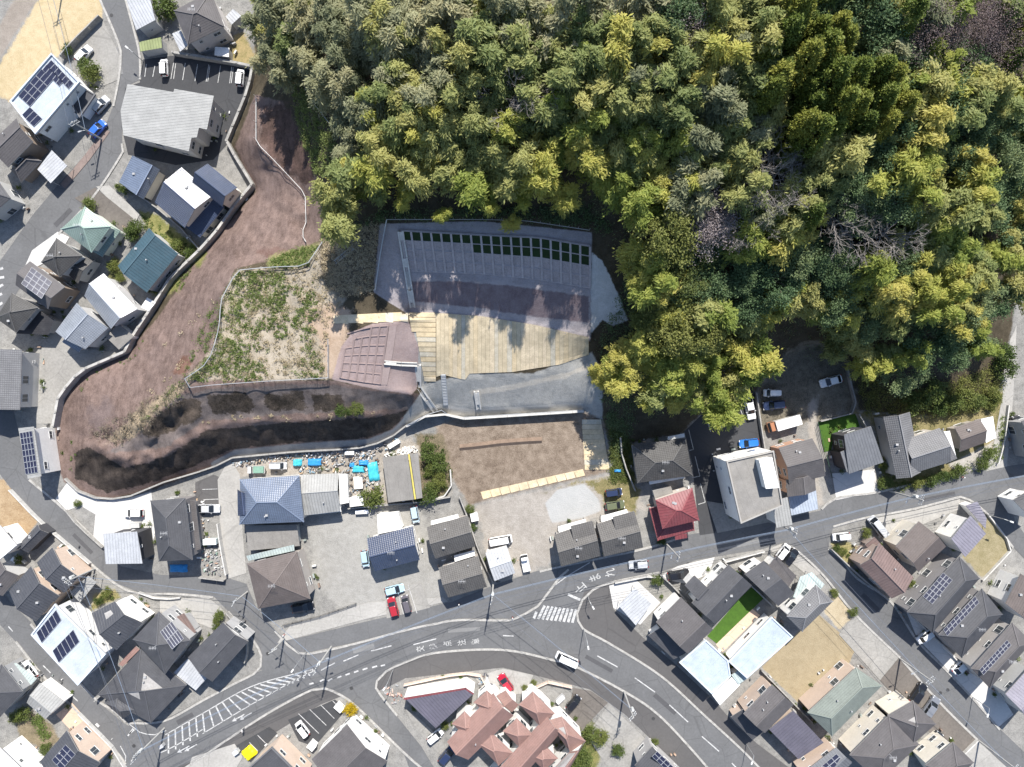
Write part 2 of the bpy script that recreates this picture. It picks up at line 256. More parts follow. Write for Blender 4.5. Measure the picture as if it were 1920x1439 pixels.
# ---------------------------------------------------------------- ground sheet with soil, grass, gravel and shotcrete zones
ZONES = [  # polygon in photo space, two colours, edge softness (px), edge raggedness (px)
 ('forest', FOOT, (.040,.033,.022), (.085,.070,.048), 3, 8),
 ('pink', [(478,178),(530,190),(560,255),(597,335),(604,390),(600,450),(560,470),(500,490),(440,505),(412,560),(400,650),(345,712),(620,714),(700,728),(785,738),(775,795),(740,822),(690,842),(440,862),(290,915),(190,940),(120,905),(105,860),(105,760),(155,700),(240,660),(300,590),(380,472),(480,360),(440,275)], (.074,.052,.044), (.218,.160,.140), 2, 4),
 ('bank', [(200,850),(285,800),(330,740),(420,728),(600,720),(700,732),(780,745),(770,770),(700,768),(560,776),(380,790),(310,840)], (.07,.058,.054), (.175,.148,.138), 2, 8),
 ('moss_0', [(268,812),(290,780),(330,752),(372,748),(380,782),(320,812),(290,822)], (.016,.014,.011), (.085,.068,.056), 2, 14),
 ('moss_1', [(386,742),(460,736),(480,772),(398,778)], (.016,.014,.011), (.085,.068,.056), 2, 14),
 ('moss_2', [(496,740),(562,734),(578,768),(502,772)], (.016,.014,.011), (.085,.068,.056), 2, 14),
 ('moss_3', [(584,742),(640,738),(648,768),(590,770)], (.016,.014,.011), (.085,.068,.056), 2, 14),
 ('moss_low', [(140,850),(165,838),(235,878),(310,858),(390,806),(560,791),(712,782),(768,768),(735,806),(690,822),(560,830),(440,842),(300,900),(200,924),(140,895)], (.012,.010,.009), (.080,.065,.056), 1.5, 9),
 ('toe', [(775,770),(735,806),(690,824),(560,832),(440,844),(395,868),(400,880),(440,864),(560,854),(690,848),(745,824),(788,786)], (.19,.195,.20), (.27,.27,.27), 2, 2),
 ('rust', [(322,700),(335,672),(352,668),(362,682),(345,705)], (.09,.05,.036), (.17,.10,.078), 3, 12),
 ('rust2', [(480,470),(520,462),(560,475),(540,490),(500,485)], (.10,.06,.05), (.16,.11,.095), 3, 14),
 ('rust3', [(160,770),(200,745),(215,775),(190,805),(170,800)], (.10,.075,.07), (.17,.13,.12), 8, 24),
 ('gully', [(495,200),(540,195),(575,270),(600,330),(590,345),(560,340),(510,295),(490,260)], (.03,.022,.018), (.14,.09,.075), 5, 22),
 ('field', [(345,714),(400,655),(413,600),(414,560),(445,508),(575,500),(600,455),(640,470),(650,560),(625,600),(640,660),(618,712)], (.24,.205,.155), (.37,.325,.26), 4, 10),
 ('field2', [(505,480),(600,455),(575,500),(500,502)], (.12,.13,.05), (.26,.23,.12), 4, 10),
 ('fieldstrip', [(200,830),(260,770),(340,715),(360,722),(300,770),(250,820)], (.20,.16,.11), (.30,.24,.17), 5, 20),
 ('scrub', [(600,450),(640,430),(712,420),(703,548),(640,560),(600,520)], (.075,.060,.042), (.17,.14,.10), 5, 16),
 ('sand', [(560,585),(620,570),(660,580),(640,700),(617,708),(600,640)], (.30,.22,.155), (.40,.31,.235), 6, 20),
 ('shot', [(712,420),(900,415),(1110,436),(1108,640),(765,590),(700,548)], (.25,.225,.228), (.35,.32,.325), 1.5, 2),
 ('purple', [(768,528),(850,527),(960,536),(1104,556),(1104,606),(1000,594),(900,578),(775,566)], (.115,.085,.093), (.21,.175,.182), 2, 5),
 ('grey_side', [(1108,470),(1130,490),(1150,530),(1178,600),(1150,612),(1130,600),(1108,625)], (.38,.38,.37), (.52,.52,.51), 1.5, 5),
 ('conc', [(745,800),(790,735),(783,690),(775,640),(780,590),(800,720),(880,700),(1000,700),(1110,660),(1130,700),(1130,790),(1095,770),(845,783),(830,772)], (.22,.22,.21), (.36,.355,.335), 2, 4),
 ('berm', [(878,733),(960,722),(1060,700),(1106,682),(1108,690),(1060,709),(960,731),(886,743)], (.36,.33,.285), (.46,.43,.38), 2, 5),
 ('apron', [(765,795),(800,768),(828,757),(860,765),(895,768),(1092,756),(1095,768),(845,780),(831,768),(790,786)], (.40,.38,.34), (.48,.46,.42), 1.5, 1.5),
 ('smallshot', [(622,712),(640,650),(660,624),(700,607),(765,600),(785,650),(782,730),(770,740),(700,730)], (.25,.19,.178), (.34,.27,.255), 1.5, 2),
 ('dirt', [(815,800),(845,786),(1095,772),(1130,790),(1142,885),(905,940),(880,950),(845,890),(830,850)], (.118,.090,.068), (.250,.203,.160), 4, 10),
 ('tarp_grass', [(1142,770),(1180,800),(1185,905),(1145,900)], (.03,.045,.02), (.09,.085,.04), 5, 18),
 ('gravel', [(885,950),(940,935),(1140,890),(1195,900),(1210,955),(1050,985),(1050,1050),(1000,1072),(925,1095),(905,1000)], (.225,.205,.18), (.33,.307,.278), 5, 14),
 ('bluegravel', [(1022,945),(1045,918),(1095,907),(1122,935),(1128,958),(1090,972),(1035,982)], (.31,.315,.31), (.36,.36,.355), 2, 3),
 ('edgegrass', [(1020,925),(1090,903),(1190,890),(1200,920),(1190,965),(1135,955),(1125,930),(1095,905),(1045,916)], (.10,.10,.04), (.23,.19,.10), 4, 14),
 ('yard', [(580,985),(650,960),(790,955),(840,1125),(640,1150),(590,1090)], (.22,.213,.195), (.305,.297,.277), 6, 14),
 ('wild', [(780,815),(830,815),(848,880),(845,925),(790,945)], (.09,.08,.05), (.20,.16,.11), 4, 14),
 ('junk', [(430,860),(560,850),(700,845),(770,820),(790,850),(725,950),(655,930),(655,885),(450,895)], (.20,.175,.145), (.36,.33,.29), 4, 10),
 ('tan_top', [(108,-60),(188,-60),(193,35),(135,92),(100,110),(20,190),(-20,175),(-20,140),(0,121)], (.34,.27,.155), (.45,.37,.24), 3, 8),
 ('tan_path', [(60,-60),(106,-60),(-20,140),(-20,80)], (.19,.165,.14), (.26,.23,.20), 3, 5),
 ('lawn_left', [(258,395),(300,405),(340,440),(390,475),(372,500),(340,470),(335,545),(300,560),(280,550),(330,480),(275,425)], (.10,.11,.035), (.24,.22,.09), 4, 14),
 ('lawn_left2', [(215,480),(225,490),(220,560),(200,520)], (.07,.08,.03), (.16,.15,.07), 4, 12),
 ('tuft_up', [(430,75),(455,60),(478,100),(478,128),(430,120)], (.16,.145,.06), (.34,.26,.14), 4, 12),
 ('dry_left', [(-60,890),(8,900),(22,918),(75,975),(38,1022),(-60,985)], (.24,.165,.095), (.36,.27,.17), 3, 8),
 ('gr_right', [(1420,735),(1442,690),(1500,640),(1565,640),(1600,700),(1608,772),(1560,778),(1535,790),(1425,812)], (.075,.068,.052), (.21,.185,.145), 5, 18),
 ('lane_r', [(1515,760),(1535,740),(1530,790),(1535,900),(1545,945),(1535,950),(1522,870),(1515,800)], (.24,.22,.19), (.34,.31,.275), 4, 8),
 ('garden_r', [(1605,775),(1660,775),(1740,780),(1830,765),(1870,725),(1890,740),(1870,860),(1830,880),(1700,920),(1640,920),(1655,880),(1640,800)], (.10,.095,.04), (.25,.21,.11), 5, 18),
 ('pad_r', [(1780,870),(1850,835),(1868,822),(1840,880),(1790,890)], (.30,.28,.25), (.38,.36,.33), 3, 6),
 ('lawn_se', [(1846,962),(1899,1026),(1842,1085),(1805,1045)], (.19,.165,.09), (.29,.25,.16), 2, 6),
 ('lawn_big', [(1428,1252),(1532,1150),(1606,1214),(1582,1268),(1505,1326)], (.235,.19,.12), (.30,.25,.165), 1.5, 3),
 ('plot', [(1545,1148),(1562,1112),(1604,1152),(1574,1182)], (.28,.23,.15), (.40,.34,.24), 2, 5),
 ('veg_low', [(20,1340),(60,1335),(95,1355),(110,1390),(85,1410),(40,1385)], (.10,.085,.055), (.22,.18,.12), 4, 10),
 ('garden_sw', [(175,1115),(215,1105),(225,1120),(170,1145)], (.10,.11,.035), (.28,.23,.12), 3, 8),
 ('garden_e', [(1557,1020),(1585,1015),(1620,1030),(1605,1060),(1580,1055)], (.14,.13,.05), (.34,.29,.15), 3, 8),
 ('slope_green', [(1085,1385),(1110,1350),(1130,1390),(1120,1450),(1040,1450)], (.075,.09,.03), (.22,.20,.08), 4, 12),
 ('garden_mid', [(1190,1090),(1240,1080),(1265,1110),(1240,1130)], (.15,.15,.13), (.25,.24,.22), 3, 6)]
def build_ground():
    xs = np.concatenate([[-30000, -9000, -3000, -900], gx, [2900, 5000, 11000, 30000]]).astype(float); ys = np.concatenate([[-30000, -9000, -3000, -900], gy, [2400, 4500, 11000, 30000]]).astype(float)
    Hh = np.pad(HG, 4, mode='edge'); A, B = np.meshgrid(xs, ys)
    k = (HC - Hh) / F; V = np.stack([(A - CX) * k, (CY - B) * k, Hh - 0.03], -1).reshape(-1, 3)
    nr, nc = A.shape; i = np.arange(nr * nc).reshape(nr, nc); q = np.stack([i[1:, :-1], i[1:, 1:], i[:-1, 1:], i[:-1, :-1]], -1).reshape(-1, 4)
    m = D.materials.new('ground'); t, b = nodes_of(m); tc = N(t, 'ShaderNodeTexCoord')
    me = fastmesh('ground', V, q, m); me.polygons.foreach_set('use_smooth', [True] * len(me.polygons))
    def noise(s, d=5.0, r=.65):
        n = N(t, 'ShaderNodeTexNoise', i_Scale=s, i_Detail=d, i_Roughness=r); L(t, tc.outputs['Object'], n.inputs['Vector']); return n.outputs[0]
    big, mid, fine, edge = noise(.09), noise(.7, 6., .72), noise(5., 4., .75), noise(.45, 6., .75)
    s = N(t, 'ShaderNodeMath', operation='ADD'); L(t, mid, s.inputs[0]); L(t, fine, s.inputs[1])
    s2 = N(t, 'ShaderNodeMath', operation='MULTIPLY_ADD', i_1=.6); L(t, big, s2.inputs[0]); L(t, s.outputs[0], s2.inputs[2])
    fac = N(t, 'ShaderNodeMapRange', i_1=1.02, i_2=1.56, i_3=-.15, i_4=1.15); L(t, s2.outputs[0], fac.inputs[0])
    mp = N(t, 'ShaderNodeMapping'); mp.inputs['Rotation'].default_value = (0, 0, R(-38)); mp.inputs['Scale'].default_value = (.8, .17, .5); L(t, tc.outputs['Object'], mp.inputs['Vector'])
    rl = N(t, 'ShaderNodeTexNoise', i_Scale=1.0, i_Detail=7.0, i_Roughness=.7); L(t, mp.outputs[0], rl.inputs['Vector'])
    rf = N(t, 'ShaderNodeMapRange', i_1=.35, i_2=.65, i_3=0., i_4=1.); L(t, rl.outputs[0], rf.inputs[0])
    fr = N(t, 'ShaderNodeMix', data_type='FLOAT'); fr.inputs[0].default_value = .38; L(t, fac.outputs[0], fr.inputs[2]); L(t, rf.outputs[0], fr.inputs[3])
    ec = N(t, 'ShaderNodeMath', operation='SUBTRACT', i_1=.5); L(t, edge, ec.inputs[0])
    col = mixc(t, fac.outputs[0], (.145, .142, .134), (.265, .257, .24))
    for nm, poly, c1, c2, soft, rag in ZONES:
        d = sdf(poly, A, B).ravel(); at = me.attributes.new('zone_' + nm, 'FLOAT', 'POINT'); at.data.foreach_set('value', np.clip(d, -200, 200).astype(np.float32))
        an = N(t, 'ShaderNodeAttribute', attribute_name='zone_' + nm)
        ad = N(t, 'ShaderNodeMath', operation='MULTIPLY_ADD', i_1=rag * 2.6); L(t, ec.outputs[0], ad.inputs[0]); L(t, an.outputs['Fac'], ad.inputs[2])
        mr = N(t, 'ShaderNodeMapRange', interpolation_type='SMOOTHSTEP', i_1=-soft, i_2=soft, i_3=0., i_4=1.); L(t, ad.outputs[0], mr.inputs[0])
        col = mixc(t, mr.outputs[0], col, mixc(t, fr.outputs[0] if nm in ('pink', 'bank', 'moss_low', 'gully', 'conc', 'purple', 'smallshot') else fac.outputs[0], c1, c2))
    L(t, col, b.inputs['Base Color']); b.inputs['Roughness'].default_value = .95; b.inputs['Specular IOR Level'].default_value = .1
    bn = N(t, 'ShaderNodeBump', i_Strength=.7, i_Distance=.12); L(t, s.outputs[0], bn.inputs['Height']); L(t, bn.outputs[0], b.inputs['Normal'])
    link('ground', me, kind='structure')
build_ground()
# ---------------------------------------------------------------- roads, paved lots, kerbs
def pavemat(name, col, amt=.12, patch=.25):
    if name in MATS: return MATS[name]
    m = D.materials.new(name); t, b = nodes_of(m); c, tc = vary(t, col, amt, .12, 2.2)
    n = N(t, 'ShaderNodeTexNoise', i_Scale=.35, i_Detail=7.0, i_Roughness=.75); L(t, tc.outputs['Object'], n.inputs['Vector'])
    r = N(t, 'ShaderNodeMapRange', i_1=.52, i_2=.72, i_3=0., i_4=patch); L(t, n.outputs[0], r.inputs[0])
    cr = N(t, 'ShaderNodeTexVoronoi', feature='DISTANCE_TO_EDGE', i_Scale=.16); mp = N(t, 'ShaderNodeTexNoise', i_Scale=.8, i_Detail=5.); L(t, tc.outputs['Object'], mp.inputs['Vector'])
    v2 = mixc(t, .12, tc.outputs['Object'], mp.outputs[1]); L(t, v2, cr.inputs['Vector'])
    c2 = mixc(t, r.outputs[0], c, tuple(min(1, x * 1.5) for x in col))
    ck = N(t, 'ShaderNodeMapRange', i_1=.004, i_2=.012, i_3=.3, i_4=0.); L(t, cr.outputs[0], ck.inputs[0])
    c3 = mixc(t, ck.outputs[0], c2, tuple(x * .45 for x in col)); L(t, c3, b.inputs['Base Color'])
    b.inputs['Roughness'].default_value = .9; b.inputs['Specular IOR Level'].default_value = .2
    f = N(t, 'ShaderNodeTexNoise', i_Scale=14., i_Detail=3.); L(t, tc.outputs['Object'], f.inputs['Vector'])
    bp = N(t, 'ShaderNodeBump', i_Strength=.4, i_Distance=.02); L(t, f.outputs[0], bp.inputs['Height']); L(t, bp.outputs[0], b.inputs['Normal'])
    MATS[name] = m; return m
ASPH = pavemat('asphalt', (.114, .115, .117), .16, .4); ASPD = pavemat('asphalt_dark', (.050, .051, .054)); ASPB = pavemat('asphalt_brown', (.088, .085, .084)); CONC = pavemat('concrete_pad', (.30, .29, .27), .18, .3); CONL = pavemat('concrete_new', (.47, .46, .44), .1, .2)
CONS = pavemat('concrete_old', (.24, .232, .215), .25, .4); PAVB = pavemat('paving_brown', (.125, .112, .10), .2, .4); BRICK = pavemat('brick_paving', (.19, .15, .135), .2, .3); PEACH = pavemat('peach_paving', (.50, .37, .28), .1, .2); TURF = mat('artificial_turf', (.045, .10, .012), .9, .25, 1., 9.)
WHITE = mat('road_paint', (.43, .43, .42), .8, .2, 2., 9.)
_t = WHITE.node_tree; _b = _t.nodes['Principled BSDF']; _src = _b.inputs['Base Color'].links[0].from_socket; _tc = N(_t, 'ShaderNodeTexCoord'); _g = N(_t, 'ShaderNodeNewGeometry'); _n = N(_t, 'ShaderNodeTexNoise', i_Scale=1.6, i_Detail=8., i_Roughness=.8); L(_t, _g.outputs['Position'], _n.inputs['Vector']); _r = N(_t, 'ShaderNodeMapRange', i_1=.50, i_2=.62, i_3=0., i_4=.85); L(_t, _n.outputs[0], _r.inputs[0]); L(_t, mixc(_t, _r.outputs[0], _src, (.15, .15, .152)), _b.inputs['Base Color']); KERB = mat('kerb_concrete', (.31, .30, .28), .85, .35, 1.2, 4.)
LAY = [0]
def sheet(name, pts, m, z=None, label=None):
    LAY[0] += 1; z = 0.004 + 0.002 * LAY[0] if z is None else z
    b = MB(); b.face([P(x, y, z) for x, y in reversed(pts)] if sum((pts[i][0] - pts[i - 1][0]) * (pts[i][1] + pts[i - 1][1]) for i in range(len(pts))) < 0 else [P(x, y, z) for x, y in pts])
    me = b.mesh(name, m); o = link(name, me, kind='structure')
    if me.polygons[0].normal.z < 0: me.flip_normals()
    return o
sheet('street', [(186,-60),(236,-60),(255,70),(262,110),(262,150),(237,162),(228,205),(229,265),(231,285),(175,370),(110,440),(60,505),(25,560),(5,600),(-60,640),(-60,560),(0,490),(60,405),(110,345),(160,290),(196,240),(212,200),(222,150),(226,108),(222,80),(189,0)], ASPH)
sheet('street', [(-60,700),(5,690),(30,790),(52,896),(125,957),(196,1027),(225,1062),(300,1078),(430,1085),(462,1095),(480,1139),(515,1181),(538,1208),(561,1224),(520,1260),(488,1256),(490,1229),(474,1199),(428,1147),(400,1118),(330,1112),(260,1111),(219,1094),(173,1057),(75,973),(21,917),(0,890),(-60,830)], ASPH)
sheet('street', [(-60,1060),(0,1107),(29,1139),(56,1165),(117,1245),(179,1312),(229,1354),(258,1372),(300,1380),(240,1460),(235,1431),(212,1399),(146,1333),(87,1272),(27,1201),(0,1172),(-60,1120)], ASPH)
sheet('main_road', [(180,1500),(235,1439),(242,1353),(308,1350),(380,1312),(442,1279),(480,1262),(520,1245),(561,1224),(580,1224),(651,1210),(760,1181),(812,1170),(860,1162),(960,1162),(1010,1075),(1053,1063),(1160,1040),(1209,1028),(1290,1003),(1448,978),(1540,957),(1568,935),(1641,925),(1828,883),(1920,870),(1990,860),(1990,905),(1916,919),(1816,935),(1716,956),(1624,973),(1562,990),(1553,1027),(1484,1023),(1465,1019),(1432,1029),(1307,1050),(1236,1073),(1152,1090),(1110,1105),(1083,1150),(1093,1179),(1143,1208),(1238,1268),(1319,1341),(1400,1416),(1460,1500),(1390,1500),(1307,1416),(1234,1339),(1169,1295),(1079,1249),(1037,1237),(968,1221),(906,1217),(812,1224),(760,1241),(724,1258),(707,1277),(705,1295),(672,1327),(640,1304),(609,1290),(584,1293),(505,1335),(422,1389),(380,1418),(280,1500)], ASPH)
sheet('side_road', [(672,1327),(640,1304),(609,1290),(705,1260),(707,1277),(705,1295),(790,1400),(850,1500),(790,1500),(755,1408)], ASPH)
sheet('side_lane', [(560,1226),(520,1206),(690,1165),(850,1128),(925,1098),(1000,1073),(1050,1060),(1053,1080),(1008,1139),(985,1151),(960,1160),(860,1160),(812,1168),(651,1208),(580,1223)], ASPH)
sheet('side_walk', [(705,1297),(707,1277),(724,1260),(760,1243),(812,1226),(906,1219),(968,1223),(1037,1239),(1079,1251),(1169,1297),(1234,1341),(1307,1418),(1380,1500),(1330,1500),(1273,1437),(1171,1339),(1106,1293),(1010,1268),(943,1252),(760,1272),(725,1290)], ASPB)
sheet('side_walk', [(1083,1152),(1095,1110),(1148,1092),(1150,1142),(1210,1200),(1262,1242),(1335,1310),(1380,1360),(1420,1395),(1560,1500),(1465,1500),(1400,1414),(1319,1339),(1238,1266),(1143,1206),(1093,1177)], ASPB)
sheet('side_walk', [(180,1500),(380,1420),(422,1391),(505,1337),(584,1295),(609,1292),(640,1306),(600,1322),(490,1390),(400,1440),(330,1500)], ASPB)
sheet('street', [(1465,1019),(1484,1023),(1540,1073),(1562,1108),(1603,1150),(1687,1231),(1764,1318),(1832,1385),(1960,1510),(1990,1480),(1920,1410),(1874,1366),(1822,1306),(1770,1251),(1720,1200),(1670,1127),(1607,1083),(1580,1050),(1553,1027),(1562,990)], ASPH)
sheet('street', [(1816,935),(1828,942),(1849,960),(1899,1025),(1990,1120),(1990,1060),(1920,1000),(1903,977),(1895,948),(1903,917)], ASPH)
sheet('footpath', [(1893,560),(1908,560),(1903,700),(1897,780),(1888,875),(1848,884),(1862,840),(1880,740)], CONC)
sheet('footpath', [(1780,742),(1830,722),(1882,712),(1885,720),(1830,735),(1786,752)], CONC)
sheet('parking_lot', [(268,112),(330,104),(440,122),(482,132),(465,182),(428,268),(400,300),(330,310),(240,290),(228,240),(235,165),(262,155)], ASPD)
sheet('parking_lot', [(192,37),(226,108),(222,150),(185,165),(150,120),(135,95)], CONS)
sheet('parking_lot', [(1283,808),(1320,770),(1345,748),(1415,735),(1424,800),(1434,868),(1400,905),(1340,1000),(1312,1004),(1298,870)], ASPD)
sheet('yard_pavement', [(75,640),(108,608),(160,655),(244,662),(160,698),(121,744),(108,795),(68,795),(70,660)], CONS)
sheet('driveway', [(104,936),(128,902),(155,924),(190,938),(235,935),(284,922),(292,1000),(280,1032),(240,1000),(197,1030),(175,1005),(179,965),(150,948),(126,958)], CONL)
sheet('parking_lot', [(366,905),(400,890),(412,895),(412,960),(366,965)], ASPB)
sheet('driveway', [(408,900),(430,860),(450,890),(455,1000),(462,1075),(430,1085),(420,1060),(412,980)], CONC)
sheet('yard_pavement', [(520,1206),(545,1172),(690,1130),(830,1120),(840,1128),(690,1160)], CONC)
sheet('parking_lot', [(722,1105),(790,1092),(806,1140),(725,1160)], CONS)
sheet('driveway', [(1142,1098),(1192,1087),(1238,1130),(1200,1172),(1150,1140)], CONL)
sheet('driveway', [(1230,1085),(1270,1062),(1340,1045),(1330,1075),(1290,1095)], CONL)
sheet('driveway', [(1440,1030),(1466,1020),(1540,1075),(1520,1085),(1490,1060)], CONC)
sheet('lawn', [(1388,1121),(1410,1101),(1432,1122),(1345,1208),(1326,1193)], TURF)
sheet('deck_paving', [(1411,1142),(1425,1154),(1355,1223),(1342,1209)], PEACH)
sheet('turf_garden', [(1534,792),(1604,776),(1612,800),(1565,815),(1558,845),(1545,848)], TURF)
sheet('driveway', [(1560,888),(1600,885),(1640,880),(1646,922),(1568,938)], CONL)
sheet('parking_lot', [(1573,1190),(1604,1152),(1686,1232),(1650,1276)], CONS)
sheet('parking_lot', [(1650,1276),(1686,1234),(1830,1385),(1800,1430),(1700,1330)], PAVB)
sheet('driveway', [(1800,1430),(1830,1387),(1900,1450),(1880,1500),(1820,1500)], CONC)
sheet('driveway', [(1690,1125),(1720,1198),(1770,1249),(1820,1304),(1872,1364),(1900,1340),(1850,1260),(1800,1240),(1740,1180),(1705,1145)], CONL)
sheet('driveway', [(1625,975),(1716,958),(1800,936),(1800,955),(1690,1000),(1655,1010)], CONC)
sheet('driveway', [(1075,1290),(1108,1296),(1140,1318),(1085,1375),(1062,1352)], PAVB)
sheet('driveway', [(1100,1380),(1142,1320),(1225,1400),(1190,1440),(1140,1440)], CONS)
sheet('parking_lot', [(760,1330),(785,1345),(840,1400),(825,1415),(780,1370)], CONS)
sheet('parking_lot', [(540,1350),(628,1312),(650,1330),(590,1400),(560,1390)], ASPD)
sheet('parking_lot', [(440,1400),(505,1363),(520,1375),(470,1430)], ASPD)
sheet('driveway', [(890,1270),(943,1254),(1000,1266),(985,1300),(920,1310)], CONC)
sheet('driveway', [(360,1420),(440,1395),(455,1420),(420,1480),(340,1480)], CONC)
sheet('driveway', [(105,1340),(135,1318),(150,1335),(200,1398),(170,1410)], PEACH)
sheet('driveway', [(300,1125),(390,1120),(425,1150),(400,1180),(350,1160),(300,1150)], CONC)
sheet('driveway', [(180,350),(205,348),(262,402),(255,415),(240,410)], CONC)
sheet('driveway', [(140,372),(178,352),(250,410),(240,440),(180,400)], PAVB)
sheet('driveway', [(60,470),(108,435),(130,445),(110,480),(70,500),(50,525),(40,515)], CONL)
sheet('yard_pavement', [(1325,940),(1345,1000),(1440,980),(1470,985),(1450,960)], CONS)
sheet('driveway', [(196,242),(206,247),(168,300),(122,354),(113,346),(158,292)], BRICK)
def ribbon(b, pts, w, z0, h, mi=0, closed=False):
    q = [P(x, y, 0) for x, y in pts]; n = len(q); off = []
    for i in range(n):
        d = (q[min(i + 1, n - 1)] - q[max(i - 1, 0)]); d.z = 0; d.normalize(); off.append(Vector((-d.y, d.x, 0)) * w / 2)
    for i in range(n - 1):
        bt = [q[i] - off[i], q[i + 1] - off[i + 1], q[i + 1] + off[i + 1], q[i] + off[i]]
        b.prism([Vector((p.x, p.y, z0)) for p in bt], [Vector((p.x, p.y, z0 + h)) for p in bt], mi)
def dens(pts, step=14):
    """Catmull-Rom through the points"""
    out = []
    for i in range(len(pts) - 1):
        p0, p1, p2, p3 = [np.array(pts[min(max(j, 0), len(pts) - 1)], float) for j in (i - 1, i, i + 1, i + 2)]
        n = max(1, int(np.hypot(*(p2 - p1)) / step))
        for k in range(n):
            t = k / n; out.append(tuple(.5 * (2 * p1 + (p2 - p0) * t + (2 * p0 - 5 * p1 + 4 * p2 - p3) * t * t + (3 * p1 - p0 - 3 * p2 + p3) * t ** 3)))
    out.append(pts[-1]); return out
KERBS = [[(242,1356),(308,1352),(380,1314),(442,1281),(476,1264),(489,1250),(490,1229),(474,1199),(428,1147)],[(516,1183),(540,1210),(561,1225),(580,1226),(651,1211),(760,1182),(812,1171),(860,1163),(960,1163),(985,1151),(1008,1137),(1050,1082),(1066,1068)],
 [(300,1470),(380,1419),(422,1390),(505,1336),(584,1294),(609,1291),(640,1304),(672,1328),(755,1409),(790,1440)],[(745,1342),(715,1305),(705,1290),(707,1277),(724,1259),(760,1242),(812,1225),(906,1218),(968,1222),(1037,1238),(1079,1250),(1169,1296),(1234,1340),(1307,1417),(1350,1470)],
 [(1236,1074),(1152,1091),(1112,1106),(1092,1125),(1082,1150),(1093,1179),(1143,1207),(1238,1267),(1319,1340),(1400,1415),(1450,1470)],[(1690,1237),(1764,1320),(1832,1387)],[(1553,1029),(1580,1052),(1607,1085),(1670,1129),(1720,1202),(1770,1253),(1822,1308),(1874,1368)],
 [(1466,1021),(1484,1025),(1540,1075),(1603,1152),(1687,1233)],[(55,900),(125,959),(196,1029)],[(21,919),(75,975),(173,1059),(219,1096),(260,1113),(330,1114),(400,1120)],[(237,1354),(218,1335),(179,1310),(117,1243),(58,1170)],[(30,1203),(87,1274),(146,1335),(212,1401),(236,1433)],
 [(1562,988),(1624,971),(1716,954),(1801,932),(1816,937),(1849,962),(1899,1027)],[(1540,955),(1568,934),(1641,924),(1720,906)],[(236,0),(255,70),(263,110),(263,150)],[(188,0),(222,80),(227,108),(223,150),(213,200)],[(229,270),(231,285),(175,370),(110,440)],[(1012,1072),(1053,1062),(1130,1046),(1209,1029),(1290,1004)]]
for kp in KERBS:
    b = MB(); ribbon(b, dens(kp), .42, 0, .14); link('kerb', b.mesh('kerb', KERB), kind='structure')
# painted markings
def stripe(name, pts, w=.15, z=.036):
    b = MB(); ribbon(b, pts, w, z, .004); return link(name, b.mesh(name, WHITE), kind='structure')
for a, c in [((602,1257),(628,1243)),((644,1240),(672,1228)),((696,1221),(734,1211)),((775,1209),(818,1198)),((943,1192),(963,1193)),((1120,1230),(1158,1251)),((1190,1271),(1228,1298)),((1255,1322),(1290,1354)),((1316,1381),(1348,1409)),((1372,1431),(1400,1460)),((16,1175),(24,1184)),((81,1248),(95,1262)),((132,1302),(146,1315))]: stripe('lane_marking', [a, c], .22)
for a, c in [((580,1283),(588,1281)),((600,1278),(608,1274)),((615,1277),(623,1273)),((632,1271),(640,1268)),((648,1266),(656,1263)),((664,1261),(672,1258)),((680,1256),(689,1253)),((698,1252),(707,1249)),((714,1249),(722,1247)),((240,1380),(250,1366)),((243,1376),(252,1368))]: stripe('lane_marking', [a, c], .3)
for pl in [[(240,1356),(262,1373),(290,1378),(312,1370)],[(226,1399),(236,1418),(232,1450)],[(1030,1106),(1060,1083),(1106,1055)],[(380,1376),(470,1322),(560,1272),(590,1258)],[(300,1412),(330,1398),(380,1368)],[(310,1378),(380,1338),(470,1288),(560,1262),(585,1256)]]: stripe('lane_marking', dens(pl), .18)
zt = [(316,1374),(380,1338),(442,1303),(500,1279),(585,1255)]; zb = [(316,1413),(384,1374),(470,1322),(540,1285),(592,1262)]
def lerp_poly(pl, t):
    n = len(pl) - 1; i = min(int(t * n), n - 1); u = t * n - i; return tuple(pl[i][k] + (pl[i + 1][k] - pl[i][k]) * u for k in range(len(pl[0])))
for k in range(21):
    t = k / 20; a = lerp_poly(zt, t); c = lerp_poly(zb, t); stripe('hatch_marking', [a, c], .30)
for k in range(10):
    t = k / 9; a = (1014 + 66 * t, 1135 + 8 * t) if k else (1004.5, 1147); c = (1001 + 72 * t, 1160 + 8 * t); 
    if k == 0: a = (1006, 1147)
    stripe('crosswalk_stripe', [a, c], .52)
stripe('stop_line', [(1065,1115),(1088,1125)], .5)
for a, c in [((0,505),(6,503)),((-4,522),(8,520)),((-4,540),(6,534)),((-6,557),(4,551)),((-6,575),(5,568))]: stripe('crosswalk_stripe', [a, c], .5)
PARK = [((275,121),(272,145)),((291,124),(287,145)),((309,121),(305,146)),((326,119),(321,149)),((330,120),(326,149)),((348,119),(343,151)),((371,121),(366,153)),((392,122),(387,154)),((414,124),(409,156)),((435,126),(431,157)),((394,124),(390,154)),((438,127),(434,157)),
 ((1291,806),(1300,843)),((1300,843),(1292,845)),((1303,856),(1312,893)),((1312,893),(1297,896)),((1313,907),(1322,942)),((1322,942),(1309,946)),((1325,785),(1332,810)),((1346,776),(1353,802)),((1365,764),(1374,795)),((1388,768),(1395,788)),
 ((723,1108),(735,1160)),((765,1096),(782,1150)),((724,1118),(768,1105)),((746,1112),(757,1152)),((560,1338),(598,1375)),((581,1330),(612,1360)),((602,1322),(627,1347)),((624,1314),(633,1323)),((483,1378),(498,1393)),((468,1392),(484,1408)),((380,918),(408,917)),((382,937),(410,936))]
